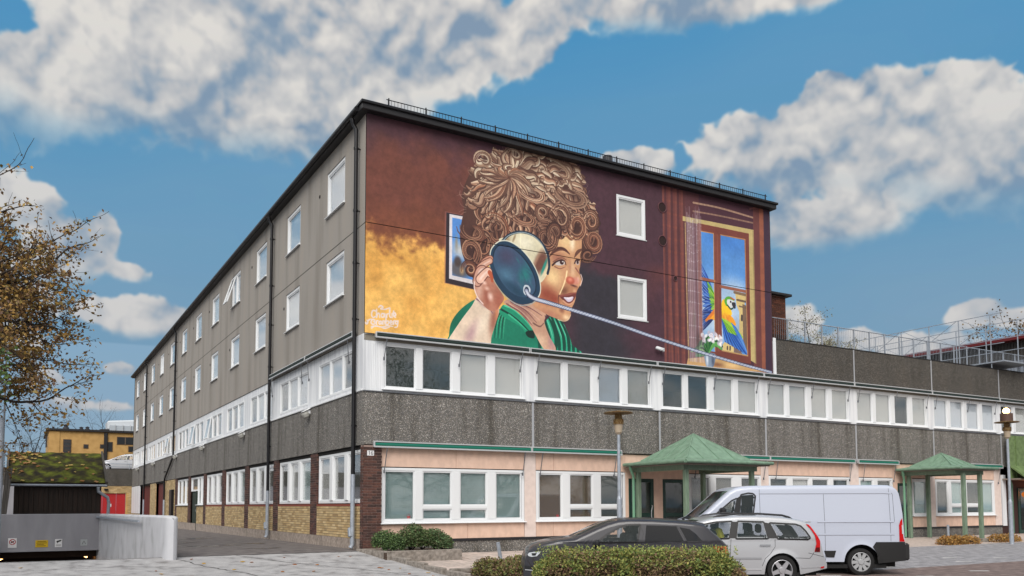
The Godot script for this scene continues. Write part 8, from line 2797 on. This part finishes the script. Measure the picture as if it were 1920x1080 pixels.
	stroke([3.92, 8.51, 3.96, 8.84, 4.09, 9.04, 4.29, 9.19, 4.57, 9.23, 4.89, 9.13, 5.18, 8.94, 5.43, 8.68, 5.62, 8.37, 5.72, 8.03, 5.70, 7.74, 5.54, 7.50], 0.035, cc(214, 216, 200), 0.9)
	stroke([5.54, 7.48, 5.27, 7.34, 4.92, 7.30, 4.60, 7.42, 4.32, 7.63, 4.08, 7.93, 3.94, 8.27, 3.91, 8.54], 0.03, cc(150, 170, 170), 0.7)
	var inner := [4.03, 8.62, 4.09, 8.86, 4.25, 9.03, 4.51, 9.07, 4.80, 8.98, 5.08, 8.79, 5.31, 8.54, 5.48, 8.26, 5.54, 7.97, 5.46, 7.72, 5.23, 7.58, 4.92, 7.57, 4.62, 7.68, 4.36, 7.91, 4.16, 8.20, 4.07, 8.41]
	fill(inner, cc(58, 84, 112))
	within(inner)
	blob(4.51, 8.76, 0.6, 0.5, cc(70, 66, 92), 0.8)
	blob(5.17, 8.27, 0.35, 0.55, cc(38, 128, 126), 0.85, 0.4)
	blob(4.51, 8.18, 0.5, 0.4, cc(80, 124, 150), 0.7)
	blob(4.85, 7.73, 0.9, 0.25, cc(28, 62, 84), 0.8, 0.5)
	for k in 90:
		var u := 4.9 + brush.randf() * 1.9
		var v := 7.3 + brush.randf() * 1.6
		blob(u, v, 0.20, 0.05, [cc(40, 60, 88), cc(96, 134, 158), cc(46, 120, 124), cc(70, 74, 104)][k % 4], 0.28, brush.randf_range(0.5, 1.2))
	anywhere()
	stroke([4.03, 8.59, 4.09, 8.86, 4.25, 9.05, 4.51, 9.09, 4.81, 9.00, 5.10, 8.81, 5.33, 8.56, 5.50, 8.27, 5.56, 7.95, 5.48, 7.71, 5.23, 7.56], 0.03, cc(20, 36, 54), 0.9)
	# ---- hand and arm
	var arm := [2.57, 6.01, 2.71, 6.24, 3.02, 6.69, 3.31, 7.07, 3.45, 7.31, 3.59, 7.46, 3.92, 7.43, 4.14, 7.30, 4.25, 7.05, 4.14, 6.68, 3.99, 6.24, 3.88, 5.88, 3.24, 5.85, 2.63, 5.89]
	fill(arm, cc(222, 200, 178))
	within(arm)
	blob(3.31, 6.25, 0.28, 0.75, cc(186, 150, 154), 0.85, 0.5)
	blob(4.06, 6.74, 0.24, 0.9, cc(150, 92, 74), 0.9, 0.12)
	blob(4.17, 6.98, 0.10, 0.5, cc(196, 122, 84), 0.8, 0.1)
	blob(3.63, 6.53, 0.25, 0.7, cc(238, 222, 200), 0.7, 0.4)
	blob(3.68, 7.24, 0.35, 0.16, cc(160, 118, 130), 0.8, 0.7)
	anywhere()
	stroke([3.47, 7.31, 3.66, 7.21, 3.85, 7.13, 4.03, 6.93], 0.05, cc(130, 92, 104), 0.8, 0.03)
	var palm := [3.40, 7.87, 3.47, 8.09, 3.63, 8.21, 3.81, 8.20, 3.99, 8.03, 4.14, 7.82, 4.32, 7.61, 4.42, 7.43, 4.29, 7.22, 4.14, 7.04, 3.92, 7.01, 3.66, 7.18, 3.49, 7.38, 3.40, 7.63]
	fill(palm, cc(176, 118, 98))
	within(palm)
	blob(3.56, 7.57, 0.22, 0.7, cc(210, 168, 150), 0.9, 0.15)
	blob(3.85, 7.42, 0.18, 0.45, cc(150, 84, 68), 0.9)
	blob(4.23, 7.37, 0.25, 0.5, cc(160, 90, 72), 0.8)
	anywhere()
	for q in [[[3.61, 8.20, 3.70, 8.41, 3.85, 8.56, 3.96, 8.61], 0.20, cc(188, 134, 112)], [[3.52, 8.03, 3.59, 8.25, 3.77, 8.42, 3.94, 8.53], 0.22, cc(206, 156, 134)], [[3.50, 7.83, 3.56, 8.10, 3.63, 8.21, 3.70, 8.25], 0.26, cc(198, 150, 132)], [[3.59, 7.91, 3.74, 8.09, 3.88, 8.21, 3.92, 8.12], 0.24, cc(222, 178, 158)]]:
		stroke(q[0], q[1] * 1.25, cc(96, 54, 48), 0.8, q[1] * 0.9)
		stroke(q[0], q[1], q[2], 1.0, q[1] * 0.7)
		stroke(q[0], q[1] * 0.3, q[2].lightened(0.35), 0.5, q[1] * 0.2)
	for q in [[907,530], [912,541], [917,552], [921,564]]:
		pass
	blob(3.74, 7.83, 0.14, 0.10, cc(232, 196, 180), 0.9, 0.3)
	blob(3.83, 7.67, 0.15, 0.11, cc(226, 184, 166), 0.9, 0.3)
	blob(3.94, 7.44, 0.15, 0.22, cc(238, 204, 190), 0.9, -0.2)
	stroke([3.92, 8.17, 3.99, 8.03, 4.01, 7.92], 0.14, cc(176, 86, 58), 0.9, 0.08)
	stroke([3.40, 7.82, 3.41, 7.60, 3.52, 7.35, 3.70, 7.18], 0.04, cc(236, 214, 204), 0.7)

# feathers that spread from one point towards an edge between two others
func fan(from: Array, a: Array, b: Array, n: int, w: float, cols: Array) -> void:
	for k in n:
		var t := float(k) / (n - 1)
		var e := Vector2(lerpf(a[0], b[0], t), lerpf(a[1], b[1], t))
		var m := Vector2(from[0], from[1]).lerp(e, 0.5) + Vector2(0.03, 0.05)
		brushed([from[0], from[1], m.x, m.y, e.x, e.y], w, cols[k % cols.size()], 0.95)
		brushed([m.x, m.y + 0.02, (m.x + e.x) / 2, (m.y + e.y) / 2 + 0.02, e.x, e.y + 0.01], w * 0.25, cols[1].lightened(0.3), 0.6)

func paint_window_and_parrot() -> void:
	# ---- drape at the left of the painted window
	for k in 11:
		var x := 10.72 + k * 0.095
		var c: Color = [cc(132, 74, 64), cc(88, 48, 50), cc(118, 64, 58)][k % 3]
		stroke([x, 12.1, x + brush.randf_range(-0.03, 0.03), 9.0, x + brush.randf_range(-0.02, 0.05), 5.98], 0.10, c, 0.75)
	fill([11.68, 12.14, 12.45, 12.14, 12.45, 5.98, 11.68, 5.98], cc(104, 58, 58), false, 0.55)
	# wall above and beside
	fill([12.35, 12.19, 15.02, 12.25, 14.83, 5.95, 12.20, 5.93], cc(74, 42, 54), false)
	stroke([12.09, 11.80, 13.36, 11.83, 15.00, 11.76], 0.07, cc(176, 142, 118), 0.85)
	stroke([12.08, 11.49, 13.35, 11.54, 15.00, 11.56], 0.06, cc(150, 118, 98), 0.8)
	fill([15.02, 12.25, 15.51, 12.24, 15.43, 5.99, 14.88, 5.99], cc(104, 58, 56), false)
	stroke([15.43, 12.08, 15.42, 9.17, 15.40, 6.03], 0.22, cc(150, 88, 66), 0.85)
	fill([15.57, 12.14, 15.82, 12.15, 15.79, 6.08, 15.48, 6.06], cc(60, 40, 58), false)
	stroke([14.85, 12.06, 15.46, 12.29], 0.06, cc(140, 90, 80), 0.6)
	# stone surround
	fill([11.59, 11.23, 15.02, 11.30, 15.00, 6.31, 14.73, 6.41, 14.74, 11.08, 11.58, 11.06], cc(186, 166, 112), false)
	stroke([14.99, 11.26, 14.97, 6.35], 0.05, cc(140, 120, 84), 0.8)
	# sash
	fill([12.27, 11.10, 14.77, 11.12, 14.73, 6.29, 12.26, 6.35], cc(116, 60, 52), false)
	# panes
	var lp := [12.42, 10.82, 13.02, 10.82, 12.99, 6.57, 12.42, 6.59]
	var rp := [13.36, 10.83, 14.54, 10.84, 14.55, 6.59, 13.33, 6.65]
	for f in [lp, rp]:
		fill(f, cc(86, 142, 208), false)
	for which in 2:
		within(lp if which == 0 else rp, false)
		blob(13.26, 7.93, 2.6, 1.9, cc(206, 220, 232), 0.9)
		blob(14.06, 8.90, 1.1, 0.7, cc(190, 208, 226), 0.7)
		blob(13.59, 10.69, 2.4, 0.8, cc(64, 122, 200), 0.7)
		if which == 1:
			# tower and houses in the view
			fill([14.01, 8.88, 14.65, 8.84, 14.64, 8.68, 14.48, 8.54, 14.48, 6.70, 14.16, 6.75, 14.20, 8.14, 14.07, 8.38], cc(208, 184, 124), false)
			fill([14.37, 8.45, 14.63, 8.40, 14.58, 6.63, 14.37, 6.69], cc(120, 98, 80), false)
			for q in [[1384, 556], [1391, 558], [1384, 570], [1392, 572]]:
				pass
			stroke([13.98, 8.83, 14.64, 8.80], 0.10, cc(120, 96, 76), 0.9)
			stroke([14.11, 8.57, 14.58, 8.55], 0.08, cc(96, 78, 66), 0.9)
			stroke([14.21, 8.35, 14.58, 8.32], 0.06, cc(110, 90, 74), 0.9)
			stroke([14.33, 8.01, 14.32, 7.86], 0.10, cc(70, 60, 60), 0.9)
			fill([13.36, 6.87, 13.65, 7.16, 13.90, 6.84, 13.89, 6.61, 13.35, 6.64], cc(214, 190, 130), false)
			fill([13.65, 7.16, 14.11, 6.90, 14.31, 6.61, 13.89, 6.61, 13.90, 6.84], cc(120, 100, 96), false)
			for q in [[13.59, 6.81, 13.58, 6.72], [13.72, 6.82, 13.71, 6.71]]: stroke(q, 0.07, cc(80, 66, 60), 0.9)
			blob(14.03, 7.71, 0.25, 0.5, cc(150, 160, 176), 0.6)
	anywhere()
	# ---- the parrot: raised wing, body, lowered wing, tail
	within(lp, false)
	fan([13.09, 8.22], [12.34, 9.69], [12.50, 7.85], 13, 0.17, [cc(34, 74, 156), cc(58, 106, 190), cc(24, 52, 120)])
	fan([13.11, 8.20], [12.68, 9.05], [12.85, 8.08], 9, 0.13, [cc(110, 176, 46), cc(60, 128, 44), cc(150, 200, 60)])
	fan([13.05, 7.87], [12.35, 7.94], [12.33, 7.22], 8, 0.13, [cc(30, 60, 130), cc(24, 44, 100), cc(48, 92, 168)])
	fill([12.57, 7.66, 12.80, 7.88, 13.06, 8.14, 13.05, 7.72, 12.85, 7.73], cc(236, 160, 44))
	stroke([12.59, 7.65, 12.85, 7.89, 13.06, 8.10], 0.10, cc(214, 120, 50), 0.7, 0.14)
	anywhere()
	within(rp, false)
	fill([13.35, 8.37, 13.48, 8.52, 13.63, 8.44, 13.78, 8.22, 13.83, 8.00, 13.61, 7.82, 13.33, 7.75], cc(244, 196, 40))
	fill([13.67, 7.98, 13.88, 7.89, 14.03, 7.67, 13.92, 7.62, 13.61, 7.78], cc(240, 160, 40))
	blob(13.51, 7.84, 0.35, 0.25, cc(224, 128, 50), 0.8)
	for k in 22:
		var a := brush.randf()
		brushed([13.42 + a * 0.25, 8.1 - a * 0.5, 13.48 + a * 0.30, 7.8 - a * 0.5], 0.05, [cc(252, 214, 70), cc(222, 150, 40)][k % 2], 0.5)
	fill([13.48, 8.46, 13.58, 8.61, 13.77, 8.65, 13.92, 8.59, 13.95, 8.48, 13.73, 8.41, 13.58, 8.28], cc(92, 168, 60))
	fill([13.63, 8.52, 13.89, 8.53, 14.00, 8.44, 13.94, 8.30, 13.78, 8.24, 13.63, 8.32], cc(214, 218, 220))
	fill([13.84, 8.43, 14.02, 8.45, 14.02, 8.25, 13.91, 8.26], cc(44, 46, 58))
	blob(13.79, 8.46, 0.05, 0.05, cc(30, 30, 36), 1.0, 0.0, 0.5)
	stroke([13.63, 8.32, 13.78, 8.20, 13.89, 8.24], 0.06, cc(36, 70, 60), 0.8)
	stroke([13.79, 8.61, 13.97, 8.56], 0.05, cc(206, 72, 50), 0.9)
	fan([13.36, 7.79], [13.49, 6.99], [14.55, 6.63], 16, 0.17, [cc(34, 84, 170), cc(62, 124, 206), cc(24, 58, 130)])
	fan([13.36, 7.81], [13.65, 7.36], [14.33, 7.23], 12, 0.15, [cc(120, 186, 48), cc(66, 132, 46), cc(160, 206, 66)])
	fan([13.82, 7.68], [14.22, 7.07], [14.55, 6.67], 8, 0.14, [cc(40, 92, 178), cc(70, 130, 210), cc(28, 62, 136)])
	anywhere()
	# glazing bars again over the bird
	fill([13.05, 10.84, 13.33, 10.83, 13.32, 6.60, 13.02, 6.61], cc(122, 66, 56), false)
	stroke([13.20, 10.83, 13.17, 6.62], 0.05, cc(148, 88, 70), 0.5)
	stroke([12.38, 9.13, 13.06, 9.10], 0.11, cc(150, 88, 66), 0.95)
	stroke([13.31, 8.96, 14.57, 8.93], 0.11, cc(150, 88, 66), 0.95)
	for f in [[12.42, 10.83, 13.02, 10.84], [13.36, 10.85, 14.57, 10.87], [14.57, 10.85, 14.58, 6.59], [13.02, 10.82, 12.99, 6.60]]: stroke(f, 0.035, cc(196, 150, 96), 0.8)
	stroke([13.33, 6.65, 14.58, 6.57], 0.05, cc(196, 160, 104), 0.8)
	# sill with vase and orchid
	fill([11.72, 6.23, 12.96, 6.41, 15.05, 6.16, 15.76, 6.06, 11.62, 5.89], cc(190, 152, 104), false)
	blob(13.85, 6.16, 1.0, 0.15, cc(220, 186, 130), 0.8)
	blob(13.08, 6.12, 0.5, 0.14, cc(120, 76, 54), 0.8)
	fill([12.49, 6.48, 12.99, 6.49, 12.96, 6.18, 12.85, 6.00, 12.60, 6.00, 12.51, 6.18], cc(120, 136, 156))
	within([12.49, 6.48, 12.99, 6.49, 12.96, 6.18, 12.85, 6.00, 12.60, 6.00, 12.51, 6.18])
	blob(12.61, 6.27, 0.10, 0.4, cc(216, 226, 236), 0.9)
	blob(12.88, 6.25, 0.12, 0.4, cc(64, 74, 96), 0.8)
	anywhere()
	for k in 15:
		var a := lerpf(-2.2, 1.1, k / 14.0)
		var l := brush.randf_range(0.5, 0.85)
		brushed([12.68, 6.5, 12.68 + sin(a) * l * 0.5, 6.68 + cos(a) * l * 0.55, 12.7 + sin(a) * l * 1.0, 6.55 + cos(a) * l * 0.45], 0.16, [cc(40, 108, 54), cc(24, 66, 40), cc(92, 160, 84), cc(16, 44, 30)][k % 4], 0.95)
	for k in 34:
		var u := 12.36 + brush.randf() * 0.95
		var v := 6.95 + brush.randf() * 0.36 - absf(u - 12.75) * 0.25
		blob(u, v, 0.12, 0.08, [cc(230, 224, 232), cc(186, 180, 196), cc(250, 248, 250)][k % 3], 0.9, brush.randf() * 3.0, 0.4)
		if k % 3 == 0: blob(u, v, 0.03, 0.03, cc(110, 90, 110), 0.7)
	# ---- sheer curtain in front of it all
	for k in 30:
		var x := 11.72 + k * 0.0235 + brush.randf_range(-0.02, 0.02)
		var top := 11.2 + brush.randf_range(-0.2, 0.5)
		var c: Color = [cc(214, 204, 208), cc(170, 150, 160), cc(232, 226, 230), cc(126, 98, 106), cc(190, 180, 200)][brush.randi() % 5]
		stroke([x, top, x + 0.02, 9.0, x + 0.05, 6.15], brush.randf_range(0.015, 0.07), c, 0.30, -2.0)
	stroke([11.70, 11.0, 11.72, 8.5, 11.76, 6.2], 0.05, cc(196, 170, 120), 0.7)
	blob(12.2, 6.9, 0.18, 0.5, cc(70, 60, 56), 0.5)
	blob(12.05, 7.6, 0.14, 0.6, cc(104, 100, 90), 0.4)

func paint_string_and_signature() -> void:
	# eyelet and string
	stroke([5.13, 7.85, 5.17, 7.92, 5.27, 7.92, 5.33, 7.82, 5.29, 7.69, 5.19, 7.66, 5.13, 7.73, 5.13, 7.85], 0.055, cc(196, 206, 214), 1.0)
	stroke([5.17, 7.84, 5.23, 7.86, 5.27, 7.78, 5.21, 7.71], 0.04, cc(26, 34, 44), 1.0)
	var s := [5.21, 7.78, 5.30, 7.65, 5.52, 7.56, 6.05, 7.49, 7.05, 7.35, 8.53, 7.13, 10.08, 6.85, 11.97, 6.55, 13.99, 6.27, 15.76, 6.06]
	stroke(s, 0.16, cc(58, 60, 84), 0.9, 0.11)
	stroke(s, 0.11, cc(140, 150, 174), 1.0, 0.08)
	var q := smooth(s, false, 12)
	for i in range(2, q.size() - 2):
		var d := (q[i + 1] - q[i]).normalized()
		for j in 3:
			var c := q[i].lerp(q[i + 1], j / 3.0)
			line_px(PackedVector2Array([c - d.orthogonal() * 4.0 - d * 4.0, c + d.orthogonal() * 4.0 + d * 4.0]), 1.5, 1.0, [cc(222, 226, 236), cc(80, 86, 112)][j % 2], 0.6)
	stroke(s, 0.03, cc(214, 220, 232), 0.5, 0.02)
	# signature in pale script: two words with flourishes
	var w := cc(226, 208, 200)
	for f in [
		[0.31, 6.58, 0.24, 6.59, 0.20, 6.52, 0.20, 6.43, 0.25, 6.39, 0.31, 6.43],
		[0.34, 6.63, 0.34, 6.40, 0.37, 6.51, 0.42, 6.52, 0.43, 6.41],
		[0.56, 6.53, 0.50, 6.53, 0.48, 6.45, 0.53, 6.43, 0.56, 6.47, 0.57, 6.54, 0.59, 6.43],
		[0.62, 6.53, 0.64, 6.44, 0.64, 6.51, 0.69, 6.55],
		[0.73, 6.71, 0.73, 6.48, 0.77, 6.45],
		[0.80, 6.56, 0.80, 6.45],
		[0.85, 6.51, 0.91, 6.53, 0.89, 6.59, 0.85, 6.57, 0.85, 6.49, 0.91, 6.47],
		[0.29, 6.32, 0.22, 6.33, 0.18, 6.25, 0.22, 6.20, 0.29, 6.22, 0.29, 6.28, 0.25, 6.27],
		[0.34, 6.21, 0.34, 6.30, 0.39, 6.32],
		[0.47, 6.31, 0.42, 6.29, 0.42, 6.23, 0.47, 6.24, 0.48, 6.31, 0.50, 6.23],
		[0.53, 6.23, 0.53, 6.32, 0.58, 6.32, 0.59, 6.24],
		[0.62, 6.42, 0.62, 6.24, 0.69, 6.26, 0.69, 6.34, 0.62, 6.31],
		[0.74, 6.30, 0.80, 6.32, 0.77, 6.36, 0.74, 6.31, 0.77, 6.25, 0.82, 6.27],
		[0.85, 6.26, 0.85, 6.35, 0.90, 6.37],
		[0.98, 6.37, 0.91, 6.35, 0.91, 6.29, 0.96, 6.29, 0.98, 6.37, 0.96, 6.21, 0.88, 6.18],
		[0.06, 6.21, 0.12, 6.31, 0.20, 6.34], [-0.00, 6.23, 0.05, 6.19, 0.09, 6.23, 0.06, 6.30], [0.19, 6.13, 0.34, 6.16, 0.50, 6.15, 0.66, 6.20, 0.83, 6.20],
		[0.40, 6.70, 0.46, 6.75, 0.53, 6.71, 0.46, 6.66, 0.59, 6.66, 0.73, 6.72], [0.20, 6.09, 0.28, 6.16, 0.37, 6.15], [0.50, 6.14, 0.59, 6.12, 0.72, 6.17], [0.85, 6.64, 0.83, 6.56, 0.88, 6.60]]:
		stroke(f, 0.045, w, 0.85, 0.035)
